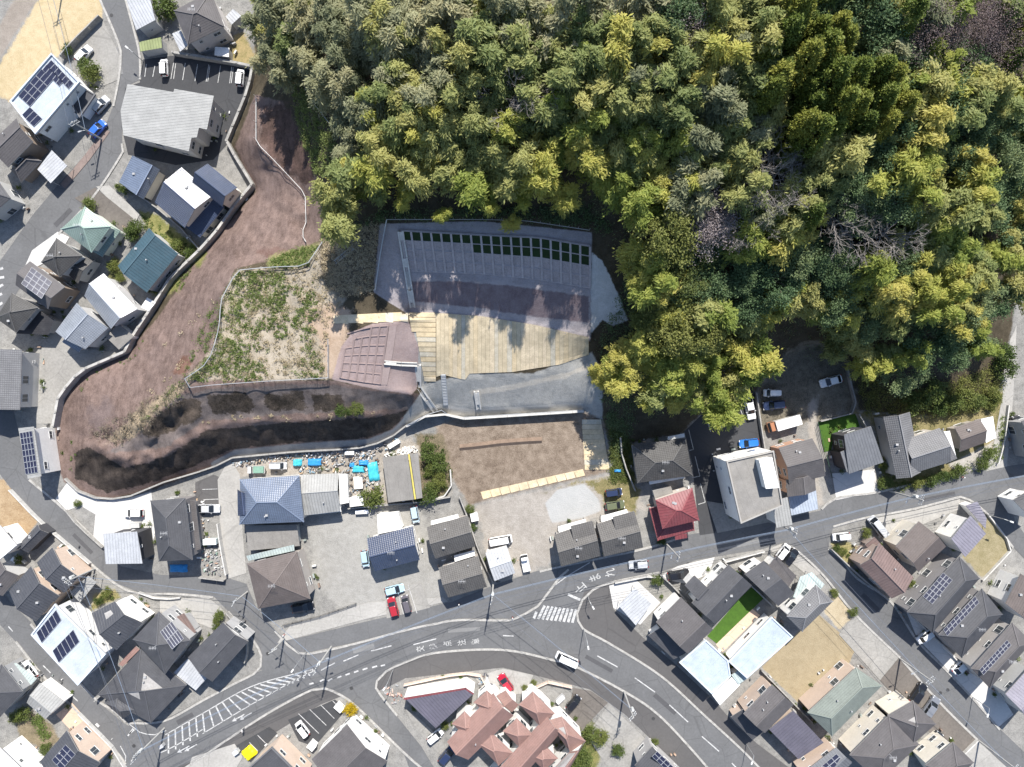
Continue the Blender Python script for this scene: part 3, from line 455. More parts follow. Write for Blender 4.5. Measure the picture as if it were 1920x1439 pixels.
for a, c in PARK: stripe('parking_line', [a, c], .13, .118)
def roadtext(ch, px, py, up, size, stretch=1.6, fat=.012):
    cu = D.curves.new('t', 'FONT'); cu.body = ch; cu.align_x = 'CENTER'; cu.align_y = 'CENTER'; cu.size = size; cu.offset = fat * size
    o = D.objects.new('t', cu); COL.objects.link(o); dg = bpy.context.evaluated_depsgraph_get(); me = D.meshes.new_from_object(o.evaluated_get(dg)); D.objects.remove(o)
    me.materials.clear(); me.materials.append(mat('road_lettering_paint', (.36, .36, .35), .8, .25, 2., 9.))
    ang = math.atan2(up[1], up[0]) - math.pi / 2; q = P(px, py, .042)
    oo = link('road_lettering', me, kind='structure', loc=q, rot=(0, 0, ang)); oo.scale = (1, stretch, 1)
for ch, x, y in zip('交差点注意', (789, 814, 840, 867, 892), (1217, 1212, 1207, 1205, 1203)): roadtext(ch, x, y, (-.98, -.17), 1.2, 1.5)
for ch, x, y, u in (('止', 1090, 1102, (-.75, -.66)), ('ま', 1117, 1083, (-.93, -.36)), ('れ', 1146, 1074, (-.95, -.3))): roadtext(ch, x, y, u, 1.6, 1.7)
for px, py in ((448, 1346), (345, 1405)):
    for dx, dy in ((0, 0), (14, -3)):
        b = MB(); a = P(px + dx + 10, py + dy - 6, .042); c = P(px + dx - 6, py + dy + 3, .042); b.bar(a, c, .22, .004); d = (c - a).normalized(); s = Vector((-d.y, d.x, 0)); b.face([c + s * .45, c - s * .45, c + d * .9]); me = b.mesh('lane_arrow', WHITE); link('lane_arrow', me, kind='structure')
PATCH = pavemat('asphalt_patch', (.075, .075, .078)); PATL = pavemat('asphalt_pale', (.17, .17, .168))
for i, pp in enumerate([[(660,1216),(700,1207),(703,1216),(663,1226)],[(1100,1228),(1150,1256),(1146,1262),(1096,1234)],[(330,1352),(360,1336),(364,1343),(334,1360)],[(1380,1020),(1440,1008),(1442,1014),(1382,1027)],[(1620,1112),(1650,1142),(1644,1148),(1614,1118)],[(100,420),(130,390),(136,396),(106,427)],[(840,1180),(900,1176),(900,1183),(840,1187)],[(1230,1300),(1270,1335),(1264,1341),(1224,1306)],[(1730,935),(1790,922),(1792,929),(1732,942)],[(215,90),(225,140),(231,139),(221,89)],[(140,1000),(175,1035),(170,1040),(135,1005)]]):
    sheet('road_patch', pp, PATCH if i % 3 else PATL, .031)
# manholes
MH = mat('manhole_iron', (.045, .045, .045), .6)
for i, (x, y) in enumerate([(502,1226),(659,1291),(209,29),(1159,1059),(251,1399),(1225,1348),(1777,1294),(1763,1300),(1290,1058)]):
    b = MB(); c = P(x, y, .033); n = 14; b.prism([c + Vector((math.cos(2*math.pi*k/n)*.36, math.sin(2*math.pi*k/n)*.36, 0)) for k in range(n)], [c + Vector((math.cos(2*math.pi*k/n)*.36, math.sin(2*math.pi*k/n)*.36, .01)) for k in range(n)])
    link('manhole_cover', b.mesh('manhole_cover', MH), label='round iron manhole cover set flush in the asphalt', cat='manhole', group='manhole covers in the streets')
# ---------------------------------------------------------------- houses
GLASS = mat('window_glass', (.055, .065, .075), .12, .1, spec=.6); FRAME = mat('window_frame', (.55, .55, .54), .5, .05); GUT = mat('gutter', (.30, .29, .28), .6, .1)
CAPS = {}
def walls(col):
    k = 'wall_%02d_%02d_%02d' % tuple(int(c * 99) for c in col); return mat(k, col, .85, .10, .4, 3.)
WIN = {}; FEET = []
def winmesh(w, h):
    if (w, h) not in WIN:
        b = MB(); b.abox(-w/2, w/2, 0, .07, 0, h, 0); b.face([(-w/2+.07, .075, .07), (-.03, .075, .07), (-.03, .075, h-.07), (-w/2+.07, .075, h-.07)][::-1], 1); b.face([(.03, .075, .07), (w/2-.07, .075, .07), (w/2-.07, .075, h-.07), (.03, .075, h-.07)][::-1], 1)
        b.abox(-w/2-.06, w/2+.06, 0, .13, -.06, -.005, 0)
        WIN[(w, h)] = b.mesh('window', [FRAME, GLASS])
    return WIN[(w, h)]
def cappm(key):
    kind, c = ROOFS[key]; return mat('cap_' + key, tuple(min(.6, x * 1.2 + .01) for x in c), .6, .1)
def inset(poly, d):
    n = len(poly); out = []
    for i in range(n):
        p0, p1, p2 = poly[i - 1], poly[i], poly[(i + 1) % n]; a = (p1 - p0).normalized(); b = (p2 - p1).normalized(); n1 = Vector((-a.y, a.x)); n2 = Vector((-b.y, b.x))
        bs = n1 + n2; l = bs.length
        if l < 1e-3: out.append(p1 + n1 * d); continue
        bs /= l; out.append(p1 + bs * (d / max(.35, bs.dot(n1))))
    return out
def ccw(pts):
    a = sum(pts[i - 1].x * pts[i].y - pts[i].x * pts[i - 1].y for i in range(len(pts))); return pts if a > 0 else pts[::-1]
def roof_solid(planes, key, thick=.16):
    """planes: lists of 3D points (top faces, any winding). gives a closed slab with metre UVs"""
    b = MB(); cnt = {}
    r = lambda p: (round(p.x, 3), round(p.y, 3), round(p.z, 3))
    fs = []
    for pl in planes:
        n = (pl[1] - pl[0]).cross(pl[2] - pl[0])
        if n.z < 0: pl = pl[::-1]; n = -n
        n.normalize(); fs.append(pl)
        u = Vector((0, 0, 1)).cross(n)
        if u.length < .02: u = (pl[1] - pl[0]).normalized()
        u.normalize(); v = n.cross(u); b.face(pl, 0, [(p.dot(u), p.dot(v)) for p in pl])
        b.face([p - Vector((0, 0, thick)) for p in pl[::-1]], 1)
        for i in range(len(pl)):
            e = (r(pl[i]), r(pl[(i + 1) % len(pl)])); cnt[e] = (pl[i], pl[(i + 1) % len(pl)])
    for e, (p, q) in cnt.items():
        if (e[1], e[0]) not in cnt: b.face([p - Vector((0, 0, thick)), q - Vector((0, 0, thick)), q, p], 1)
    return b
def block(root, spec, wallc, z0=0.0, main=False, rnd=None):
    typ, cs, he, hr, key = spec[:5]; opt = spec[5] if len(spec) > 5 else {}
    t = opt.get('t', .5); z0 = opt.get('z0', z0); ov = opt.get('ov', .45)
    L0 = root.location
    if typ == 'p' or typ == 'f':
        W3 = ccw([P(x, y, he) for x, y in cs])
        planes = [W3]
    A = None
    if typ in 'gshy':
        A, B, C, Dd = [P(x, y, he) for x, y in cs]
        if (B - A).cross(C - B).z < 0: A, B, C, Dd = B, A, Dd, C   # keep ridge parallel to AB
        hr_ = hr if hr else he
        m1 = [(cs[0][k] + cs[1][k]) / 2 for k in (0, 1)]; m2 = [(cs[2][k] + cs[3][k]) / 2 for k in (0, 1)]
        if typ != 's' and t != .5:
            rp = P(m1[0] + (m2[0] - m1[0]) * t, m1[1] + (m2[1] - m1[1]) * t, hr_); M1, M2 = (A + B) / 2, (C + Dd) / 2; dv = M2 - M1; tt = (rp - M1).to_2d().dot(dv.to_2d()) / dv.to_2d().length_squared; t = min(.92, max(.08, tt))
        up = Vector((0, 0, hr_ - he)); E1, E2 = A.lerp(Dd, t) + up, B.lerp(C, t) + up
        if typ == 'g': planes = [[A, B, E2, E1], [C, Dd, E1, E2]]; caps = [(E1, E2)]
        elif typ == 's': planes = [[A, B, C + up, Dd + up]]; caps = []
        elif typ == 'h':
            ln = (B - A).length; ins = min(opt.get('ins', .5) * (Dd - A).length, ln * .47); d = (B - A).normalized(); E1 = E1 + d * ins; E2 = E2 - d * ins
            planes = [[A, B, E2, E1], [C, Dd, E1, E2], [Dd, A, E1], [B, C, E2]]; caps = [(E1, E2), (E1, A), (E1, Dd), (E2, B), (E2, C)]
        else:
            E = (A + B + C + Dd) / 4 + up; planes = [[A, B, E], [B, C, E], [C, Dd, E], [Dd, A, E]]; caps = [(E, A), (E, B), (E, C), (E, Dd)]
        W3 = ccw([A, B, C, Dd])
    planes = [[p - L0 for p in pl] for pl in planes]; W3 = [p - L0 for p in W3]
    ro = None
    rb = roof_solid(planes, key, opt.get('th', .16)); rme = rb.mesh('roof', [roofmat(key), mat('fascia', (.28, .27, .26), .7)])
    ro = link('roof', rme, root)
    if typ in 'ghy':
        cb = MB()
        for a, c in caps: 
            if (a - c).length > .2: cb.bar(a - L0 + Vector((0, 0, .05)), c - L0 + Vector((0, 0, .05)), .17, .10)
        link('ridge_cap', cb.mesh('ridge_cap', cappm(key)), ro)
    foot = [p.to_2d() for p in W3]; foot = inset(foot, ov)
    if typ in 'pf':
        if opt.get('par', typ == 'f'):
            pb = MB(); o1 = [p.to_2d() for p in W3]; o2 = inset(o1, .25); n = len(o1); ph = opt.get('ph', .35)
            for i in range(n):
                j = (i + 1) % n; q = [o1[i], o1[j], o2[j], o2[i]]; pb.prism([Vector((*p, he + .002)) for p in q], [Vector((*p, he + ph)) for p in q])
            link('parapet', pb.mesh('parapet', mat('parapet_' + key, tuple(min(.75, c * 1.15 + .05) for c in ROOFS[key][1]), .7, .1)), root)
    if not opt.get('open') and z0 == 0: FEET.append([p + L0.to_2d() for p in foot])
    if not opt.get('open'):
        wb = MB(); n = len(foot); zt = he - .1
        for i in range(n):
            a, c = foot[i], foot[(i + 1) % n]; wb.face([(*a, z0), (*c, z0), (*c, zt), (*a, zt)])
        if typ == 'g':
            for q0, q1, e in ((A, Dd, E1), (B, C, E2)):
                ctr = (A + B + C + Dd) / 4; dd = (ctr - (q0 + q1) / 2); dd.z = 0; dd = dd.normalized() * ov
                q0i, q1i = q0.lerp(q1, ov / (q1 - q0).length), q1.lerp(q0, ov / (q1 - q0).length); wb.face([q0i + dd - L0 - Vector((0, 0, .1)), q1i + dd - L0 - Vector((0, 0, .1)), e + dd - L0 - Vector((0, 0, .2))])
        elif typ == 's':
            ci = [p for p in (A, B, C + up, Dd + up)]
            f2 = inset([p.to_2d() for p in (A - L0, B - L0, C - L0, Dd - L0)], ov)
            tops = [he - .15, he - .15, hr_ - .25, hr_ - .25]
            for i in range(4):
                j = (i + 1) % 4; wb.face([(*f2[i], he - .15), (*f2[j], he - .15), (*f2[j], tops[j]), (*f2[i], tops[i])]) if max(tops[i], tops[j]) > he else None
        link('wall', wb.mesh('wall', walls(wallc)), root)
        # windows, one mesh object each
        if opt.get('win', True):
            for i in range(n):
                a, c = foot[i], foot[(i + 1) % n]; d = c - a; ln = d.length
                if ln < 2.2: continue
                d.normalize(); nrm = Vector((d.y, -d.x)); nw = max(1, int(ln / opt.get('wsp', 2.9))); fl = 0
                while z0 + fl * 2.8 + 2.4 < he + .2:
                    for k in range(nw):
                        if rnd.random() < .3: continue
                        w, h, zz = rnd.choice([(1.5, .9, 1.05), (1.5, .9, 1.05), (.7, .8, 1.15), (1.6, 1.7, .25), (.5, .5, 1.5)]); p = a + d * (ln * (k + .5) / nw); o = link('window', winmesh(w, h), root, loc=(p.x, p.y, z0 + fl * 2.8 + zz)); o.rotation_euler = (0, 0, math.atan2(nrm.y, nrm.x) - math.pi / 2)
                    fl += 1
    else:  # carport: posts under the sheet
        for p in foot:
            pb = MB(); pb.tube([(p.x, p.y, z0), (p.x, p.y, he - .1 + (0 if typ != 'g' else 0))], .06, 6); link('post', pb.mesh('post', mat('post_metal', (.35, .35, .35), .5)), root)
    if typ in 'gh' and main and not opt.get('open'):
        for q in range(rnd.randint(1, 2)):
            pl = rnd.choice(planes[:2]); w_ = [rnd.uniform(.2, 1) for _ in pl]; sw = sum(w_); p = sum((v * (a_ / sw) for v, a_ in zip(pl, w_)), Vector()); vb = MB(); k_ = rnd.random()
            if k_ < .5: vb.tube([p - Vector((0, 0, .1)), p + Vector((0, 0, .45))], .08, 7); vb.tube([p + Vector((0, 0, .45)), p + Vector((0, 0, .55))], .14, 7)
            else: vb.abox(p.x - .25, p.x + .25, p.y - .2, p.y + .2, p.z - .1, p.z + .28)
            link('roof_vent', vb.mesh('roof_vent', mat('vent_grey', (.33, .33, .33), .5)), ro)
    for s in opt.get('solar', []):
        solar(ro, s, planes, L0)
    if opt.get('ant'):
        c = sum(W3, Vector()) / len(W3); zt = max(p.z for pl in planes for p in pl); ab = MB(); ab.tube([(c.x, c.y, zt - .1), (c.x, c.y, zt + 1.6)], .03, 5); ab.bar((c.x - .7, c.y, zt + 1.5), (c.x + .7, c.y, zt + 1.5), .03, .03)
        for k in range(5): ab.bar((c.x - .6 + .3 * k, c.y - .35, zt + 1.52), (c.x - .6 + .3 * k, c.y + .35, zt + 1.52), .025, .025)
        link('antenna', ab.mesh('antenna', mat('antenna_metal', (.55, .55, .55), .4)), root)
    return ro
PVM = mat('solar_cell', (.020, .022, .042), .22, .25, .6, 2., spec=.6); PVF = mat('solar_frame', (.30, .31, .33), .4)
def solar(ro, s, planes, L0):
    """s = (corner a, corner b, corner c in pixels, columns along ab, rows along bc): panels as single pieces on the roof plane under them"""
    pa, pb, pc, nc, nr = s[:5]; tilt = s[5] if len(s) > 5 else 0
    ctr = ((pa[0] + pc[0]) / 2, (pa[1] + pc[1]) / 2); best = None; camp = Vector((0, 0, HC)) - L0; ray = (P(ctr[0], ctr[1], 0) - Vector((0, 0, HC)))
    for pl in planes:
        n = (pl[1] - pl[0]).cross(pl[2] - pl[0]).normalized(); dn = ray.dot(n)
        if abs(dn) < 1e-6: continue
        k = (pl[0] - camp).dot(n) / dn; q = camp + ray * k
        ins = inside([(p.x, p.y) for p in pl], np.array([q.x]), np.array([q.y]))[0]
        dist = 0 if ins else (q - sum(pl, Vector()) / len(pl)).length
        if best is None or dist < best[0]: best = (dist, pl, n if n.z > 0 else -n)
    _, pl, n = best
    def hit(px, py):
        r = P(px, py, 0) - Vector((0, 0, HC)); return camp + r * ((pl[0] - camp).dot(n) / r.dot(n))
    a, b, c = hit(*pa), hit(*pb), hit(*pc); du = (b - a) / nc; dv = (c - b) / nr; mb = MB(); g = .97; U, V = du * g / 2, dv * g / 2; nn = n * .03
    mb.box((0, 0, 0), U, V, nn, 0); ii = .035
    lu, lv = U.length, V.length; mb.face([(U * (sx * (lu - ii * 1.2) / lu) + V * (sy * (lv - ii * 1.2) / lv) + nn * 1.1) for sx, sy in ((-1, -1), (1, -1), (1, 1), (-1, 1))], 1)
    me = mb.mesh('solar_panel', [PVF, PVM])
    if me.polygons[-1].normal.dot(n) < 0: me.flip_normals()
    for i in range(nc):
        for j in range(nr): link('solar_panel', me, ro, loc=a + du * (i + .5) + dv * (j + .5) + n * .12)
HN = [0]
def house(label, wallc, blocks, name='house', cat='house', extra=None):
    HN[0] += 1; rnd = random.Random(HN[0] * 31)
    c = [sum(p[k] for b in blocks[:1] for p in b[1]) / len(blocks[0][1]) for k in (0, 1)]; he = blocks[0][2]; w = P(c[0], c[1], he); root = thing(name, label, cat, (w.x, w.y, 0))
    for i, b in enumerate(blocks): block(root, b, wallc, 0.0, i == 0, rnd)
    return root
CRM = (.62, .58, .50); WHT = (.74, .73, .70); GRY = (.42, .42, .41); DKW = (.06, .06, .065); PCH = (.50, .40, .325); BRN = (.24, .19, .15)
def shed(label, cs, h, key, wallc=GRY, name='shed', cat='shed', typ='p', hr=None, **o): return house(label, wallc, [(typ, cs, h, hr or h + .35, key, dict(win=False, ov=.15, th=.1, **o))], name, cat)
def carport(label, cs, h, key, typ='p', **o): return house(label, GRY, [(typ, cs, h, h + .3, key, dict(open=True, ov=.25, th=.09, **o))], 'carport', 'carport')
# --- north-west street
house('white cubic house with a flat roof full of solar panels beside the dry field', WHT, [('f', [(98,101),(151,155),(68,253),(20,191)], 6.2, 0, 'wb', dict(solar=[((97,113),(139,157),(129,168),6,1),((88,122),(120,153),(112,163),5,1),((79,130),(101,150),(57,201),3,4),((57,201),(80,223),(64,239),3,1)])), ('f', [(128,187),(150,160),(180,178),(150,222)], 3.2, 0, 'dk', dict(ph=.2))])
house('old grey-brown gabled house next to the white carport at the street', BRN, [('g', [(-18,268),(31,222),(62,266),(15,314)], 5.6, 7, 'gs'), ('h', [(20,318),(58,292),(78,302),(40,342)], 3, 4.4, 'gs', dict(win=False))])
carport('white flat carport leaning over the street corner below the cubic house', [(97,282),(126,311),(95,344),(70,318)], 2.8, 'rm')
house('dark roofed house with sunlit white concrete forecourt at the street bend', GRY, [('h', [(-60,350),(-10,330),(20,372),(-25,410)], 5, 6.5, 'dk')])
house('pale grey house with a single sloping metal roof beside round green bush', GRY, [('s', [(255,57),(291,38),(277,-30),(233,-20)], 4.4, 5, 'rm')])
shed('small olive green ribbed metal shed above the marked parking lot', [(261,79),(302,70),(304,90),(263,97)], 2.6, 'ol')
house('mauve hipped house with pale stucco walls above the apartment parking lot', (.46, .44, .43), [('h', [(326,20),(395,-15),(421,50),(352,84)], 6, 7.8, 'gs', dict(ant=1)), ('s', [(338,97),(352,85),(340,58),(324,65)], 2.6, 2.9, 'rm', dict(open=True))])
shed('white flat garden shed at the edge of the dry lawn by parking wall', [(403,88),(430,90),(429,107),(402,104)], 2.2, 'wh')
shed('small grey roofed hut under the bamboo beside the mauve house', [(423,31),(437,17),(452,30),(434,47)], 2.6, 'rm')
house('two-storey apartment block with stepped light grey ribbed metal roof', (.50, .49, .47), [('p', [(239,158),(325,173),(327,167),(401,180),(388,243),(373,240),(369,258),(359,259),(354,284),(300,271),(231,254),(226,208)], 6.4, 0, 'lg', dict(ov=.5, wsp=2.6))], 'apartment_building', 'apartment building')
house('low navy tiled house with one bright slope beside the apartment block', CRM, [('g', [(223,342),(248,292),(300,318),(269,374)], 3.4, 4.8, 'bl', dict(t=.72))])
house('large blue tiled house with dazzling sunlit slope along the panel wall', CRM, [('g', [(290,380),(346,428),(400,366),(340,314)], 5.6, 7.4, 'nv', dict(t=.5)), ('g', [(389,307),(445,352),(417,388),(360,344)], 5.8, 7.5, 'nv', dict(t=.58)), ('s', [(375,446),(421,388),(400,372),(352,428)], 3, 3.8, 'nv')])
house('pale green tiled hip roof house on the north-west street', (.48, .52, .46), [('h', [(160,388),(208,425),(172,474),(114,430)], 5.6, 7.4, 'gn', dict(ant=1)), ('s', [(192,482),(226,433),(208,424),(175,472)], 3, 3.6, 'gn')])
house('long teal metal gabled house with lawn and round shrubs around it', GRY, [('g', [(221,499),(280,428),(334,476),(275,549)], 4.4, 6, 'tl', dict(t=.24))])
house('charcoal pantiled hipped house squeezed beside the green roofed one', GRY, [('h', [(106,447),(155,480),(112,520),(77,492)], 5.6, 7.2, 'dt', dict(ant=1)), ('g', [(150,478),(178,487),(146,532),(125,512)], 3.2, 4.3, 'dt')])
house('brown gabled house with a large array of black solar strips', BRN, [('g', [(56,490),(122,538),(90,580),(29,535)], 5.8, 7.2, 'gs', dict(t=.62, solar=[((40,533),(60,502),(98,530),4,4)]))])
house('dark pantiled house with black pergola beside the grey asphalt yard', (.3, .29, .28), [('h', [(22,550),(72,577),(30,624),(-8,597)], 5.4, 6.9, 'dt'), ('s', [(30,626),(90,628),(105,600),(70,580)], 3, 3.4, 'bk', dict(win=False))])
house('silver-blue gabled house with stepped gable beside the white shed', (.45, .45, .45), [('g', [(194,513),(258,580),(208,617),(158,555)], 4.6, 6.1, 'sb')])
house('silver-blue gabled house standing on the wide grey asphalt yard', (.42, .42, .42), [('g', [(104,622),(144,568),(203,615),(160,655)], 4.6, 6.1, 'sb', dict(t=.38)), ('s', [(148,661),(155,652),(125,632),(118,642)], 2.8, 3.1, 'sb', dict(win=False))])
shed('square weathered grey garage against the concrete panel wall', [(222,607),(251,631),(223,656),(198,632)], 2.7, 'cc', WHT)
shed('little white box shed leaning on the concrete panel wall', [(276,558),(292,568),(279,584),(264,576)], 2.3, 'wh', WHT)
house('long grey ribbed roof house with pale wall beside the asphalt yard', (.46, .45, .43), [('g', [(-60,655),(-60,766),(37,769),(41,656)], 5.8, 7.2, 'st')])
house('white two-storey house with narrow solar roof at the foot of the slope', WHT, [('s', [(34,803),(52,898),(80,893),(66,800)], 6.2, 6.6, 'lg', dict(solar=[((38,812),(61,808),(72,886),4,7)]))])
house('dark hip-roofed house with white ridge lines beside the junk terrace', (.2, .19, .19), [('h', [(282,939),(298,1053),(361,1050),(347,934)], 5.8, 7.4, 'dk', dict(ant=1)), ('p', [(347,940),(366,938),(376,1030),(358,1036)], 3, 0, 'gs', dict(win=False))])
house('black-walled house with pale blue-grey lean-to metal roof by the road bend', DKW, [('s', [(198,1058),(267,1057),(260,996),(197,1000)], 5.6, 6.2, 'rm'), ])
# --- south-west corner
house('navy gabled house with peach wall next to small dark shed', PCH, [('g', [(17,1109),(58,1062),(110,1117),(67,1166)], 5.6, 7.2, 'dm', dict(t=.45))])
house('second navy gabled house with long peach wall along the road', PCH, [('g', [(69,1055),(98,1027),(147,1082),(120,1112)], 5.4, 6.8, 'dm', dict(t=.5))])
shed('small black gabled shed on the brown dry field', [(39,1017),(71,984),(91,1000),(52,1038)], 2.6, 'dm', DKW, typ='g', hr=3.5)
carport('grey ribbed carport under the utility pole arms', [(165,1080),(181,1092),(150,1130),(131,1111)], 2.7, 'lg')
house('white flat roofed house at the west edge below the dry field', WHT, [('f', [(-30,1000),(0,985),(32,1023),(0,1050)], 5, 0, 'wh')])
house('grey roofed house at the west edge by the corner street', GRY, [('g', [(-35,1092),(0,1052),(36,1080),(5,1118)], 4, 5.2, 'gs')])
house('flat pale blue roofed house carrying two tilted solar rows', (.6, .6, .6), [('f', [(104,1132),(199,1227),(147,1285),(59,1190)], 6.4, 0, 'wb', dict(solar=[((69,1186),(106,1143),(116,1163),5,1),((99,1220),(138,1180),(150,1203),5,1)], ph=.25))])
house('dark metal gabled house with rooftop solar and white front wall', WHT, [('g', [(172,1150),(215,1128),(267,1168),(218,1220)], 6, 7.5, 'dm', dict(t=.5))])
house('dark blue pyramid-roofed house with solar on one face', (.35, .35, .35), [('y', [(298,1147),(357,1201),(310,1264),(249,1199)], 6.4, 8.4, 'dk', dict(ant=1, solar=[((300,1185),(322,1165),(345,1198),5,2)])), ('p', [(325,1160),(345,1150),(368,1185),(352,1195)], 3, 0, 'bm', dict(win=False))])
house('sprawling charcoal hipped bungalow at the road junction corner', (.3, .29, .28), [('h', [(265,1216),(350,1285),(283,1356),(183,1303)], 3.2, 4.7, 'dk'), ('h', [(222,1300),(262,1330),(230,1348),(196,1318)], 3, 4.2, 'dk', dict(win=False)), ('p', [(222,1246),(255,1212),(262,1218),(230,1250)], 3.4, 0, 'yl', dict(win=False)) if 0 else ('p', [(222,1246),(255,1212),(262,1218),(230,1250)], 3.3, 0, 'rb', dict(win=False))])
house('slate grey low gabled house on the rounded junction corner', (.36, .36, .36), [('g', [(352,1233),(418,1167),(466,1203),(398,1279)], 5.4, 6.4, 'dk', dict(t=.55)), ('p', [(423,1168),(444,1185),(466,1203),(450,1215),(425,1190)], 4.6, 0, 'dm', dict(win=False))])
carport('white and grey striped carport between two charcoal houses', [(352,1235),(388,1272),(367,1295),(325,1262)], 2.8, 'rm')
house('dark hip roof house at the west edge beside white hatchback', (.3, .3, .3), [('h', [(-45,1292),(3,1246),(43,1297),(0,1345)], 5.6, 7, 'dk')])
carport('faded teal carport strip over the parked white hatchback', [(30,1243),(69,1273),(58,1285),(12,1248)], 2.6, 'ps')
shed('light grey ribbed gabled workshop beside vegetable plot', [(75,1281),(121,1316),(85,1349),(50,1318)], 3.2, 'lg', WHT, typ='g', hr=4.1)
house('house with peach wall and blue solar roof at the southwest bend', PCH, [('g', [(75,1428),(125,1370),(187,1430),(140,1490)], 5.6, 7.2, 'dm', dict(t=.5, solar=[((98,1425),(124,1396),(143,1415),4,2)]))])
house('white block with small square windows at the vegetable plot', WHT, [('f', [(0,1402),(62,1462),(20,1520),(-60,1460)], 6, 0, 'wh', dict(wsp=2.2))])
# --- centre
house('slate blue hipped house in the junk yard row', (.5, .48, .45), [('h', [(450,899),(561,892),(570,979),(449,984)], 5.4, 7.6, 'bl', dict(ins=.45)), ('g', [(445,918),(446,968),(478,960),(470,925)], 5.3, 6.4, 'nv', dict(win=False))])
house('grey corrugated low workshop joined to the slate blue house', WHT, [('g', [(564,891),(634,888),(638,959),(571,967)], 3.4, 4.6, 'lg', dict(t=.45)), ('p', [(635,889),(651,889),(654,943),(638,946)], 3, 0, 'wh', dict(win=False)), ('p', [(573,955),(638,950),(640,960),(574,967)], 2.9, 0, 'wh', dict(win=False))])
shed('small white flat shed beside the round yellow-green bush', [(655,933),(680,930),(682,948),(656,951)], 2.4, 'wh', WHT)
house('flat weathered concrete roofed garage with a yellow line along its edge', (.4, .39, .37), [('p', [(717,858),(764,852),(776,937),(728,943)], 3.2, 0, 'cc', dict(win=False)), ('p', [(765,852),(768,852),(780,936),(777,937)], 3.22, 0, 'yl', dict(win=False, ov=.1)), ('p', [(769,852),(784,850),(792,934),(781,936)], 3.0, 0, 'co', dict(win=False))], 'garage', 'garage')
house('brown pyramid hip roof house with glass lean-to strip', (.38, .35, .32), [('y', [(463,1057),(557,1034),(582,1123),(484,1142)], 5.4, 7.6, 'br', dict(ant=1)), ('s', [(466,1052),(552,1033),(552,1021),(463,1042)], 3, 3.3, 'ps', dict(win=False))])
house('low flat roofed annex lying in the shade of the slate blue house', (.35, .35, .33), [('p', [(461,986),(556,984),(562,1024),(465,1033)], 2.9, 0, 'cc', dict(win=False))], 'annex', 'annex')
house('navy and white ribbed gabled house standing alone on the gravel yard', WHT, [('g', [(688,1010),(774,987),(787,1050),(703,1072)], 4.2, 5.8, 'nv', dict(t=.5, ant=1))])
shed('bright white flat annex behind the navy ribbed house', [(707,965),(746,961),(755,992),(709,1002)], 2.8, 'wh', WHT)
house('weathered grey tiled house, the upper of a pair by the dirt lot', (.36, .33, .3), [('g', [(800,989),(877,967),(891,1025),(816,1048)], 4.4, 5.9, 'gy', dict(t=.52))])
house('weathered grey tiled house, the lower of a pair at the road', (.36, .33, .3), [('g', [(822,1065),(897,1043),(913,1101),(840,1121)], 4.4, 5.9, 'gy', dict(t=.55, ant=1))])
for lab, cs in (('white awning strip behind the upper weathered grey house', [(808,977),(859,964),(860,972),(808,985)]), ('white awning strip between the two weathered grey houses', [(851,1042),(889,1032),(891,1042),(853,1054)]), ('white awning strip behind the first of two tiled twin houses', [(1046,988),(1098,973),(1100,982),(1048,999)]), ('white awning strip behind the second of two tiled twin houses', [(1127,968),(1175,955),(1178,962),(1128,981)]), ('thin white awning above the charcoal house under the bamboo', [(1252,819),(1283,813),(1284,820),(1252,826)]), ('thin white awning in front of charcoal hip-roofed house', [(1217,903),(1283,892),(1284,897),(1218,909)])): house(lab, GRY, [('p', cs, 2.6, 0, 'wh', dict(open=True, ov=.2, th=.08))], 'awning', 'awning')
shed('light grey metal gabled shed beside the white flatbed at the road', [(910,1037),(950,1025),(966,1075),(927,1090)], 3.2, 'rm', WHT, typ='g', hr=3.9)
house('grey tiled twin house with raised half roof beside the gravel lot', (.36, .34, .31), [('g', [(1039,1003),(1112,978),(1126,1043),(1052,1063)], 4.6, 6.1, 'gy', dict(t=.55, ant=1)), ('s', [(1078,1027),(1119,1016),(1110,977),(1070,987)], 5.6, 5.5, 'gy', dict(win=False, z0=4.))])
house('grey tiled twin house next to the red roofed house', (.36, .34, .31), [('g', [(1119,983),(1190,960),(1206,1027),(1132,1044)], 4.6, 6.1, 'gy', dict(t=.55, ant=1)), ('s', [(1157,1006),(1199,995),(1189,959),(1149,970)], 5.6, 5.5, 'gy', dict(win=False, z0=4.))])
house('charcoal hipped tile house half shaded by the bamboo grove', (.32, .3, .28), [('h', [(1185,835),(1286,822),(1299,892),(1195,906)], 4.2, 6.0, 'dt', dict(ant=1))])
house('dark red ribbed metal hip-roofed house with lower red skirt roof', (.5, .45, .4), [('h', [(1229,938),(1298,915),(1311,976),(1242,992)], 5.8, 7.2, 'rd'), ('h', [(1217,953),(1298,935),(1302,995),(1233,1014)], 3.1, 3.9, 'rd'), ('s', [(1266,1013),(1289,1009),(1288,1000),(1265,1003)], 2.8, 3, 'rd', dict(win=False))])
shed('little grey flat lean-to between charcoal and red houses', [(1224,921),(1258,912),(1262,924),(1228,935)], 2.6, 'cc', GRY)
house('white four-square concrete building with flat roof, railings and penthouse', WHT, [('f', [(1361,865),(1450,845),(1467,948),(1388,982)], 9.2, 0, 'co', dict(ov=.1, wsp=3.2)), ('p', [(1423,863),(1448,858),(1461,915),(1436,917)], 11.6, 0, 'wh', dict(z0=9.2, ov=.1, win=False)), ('s', [(1456,990),(1486,984),(1475,932),(1446,940)], 6.2, 6.6, 'lg', dict(win=False))], 'office_building', 'building')
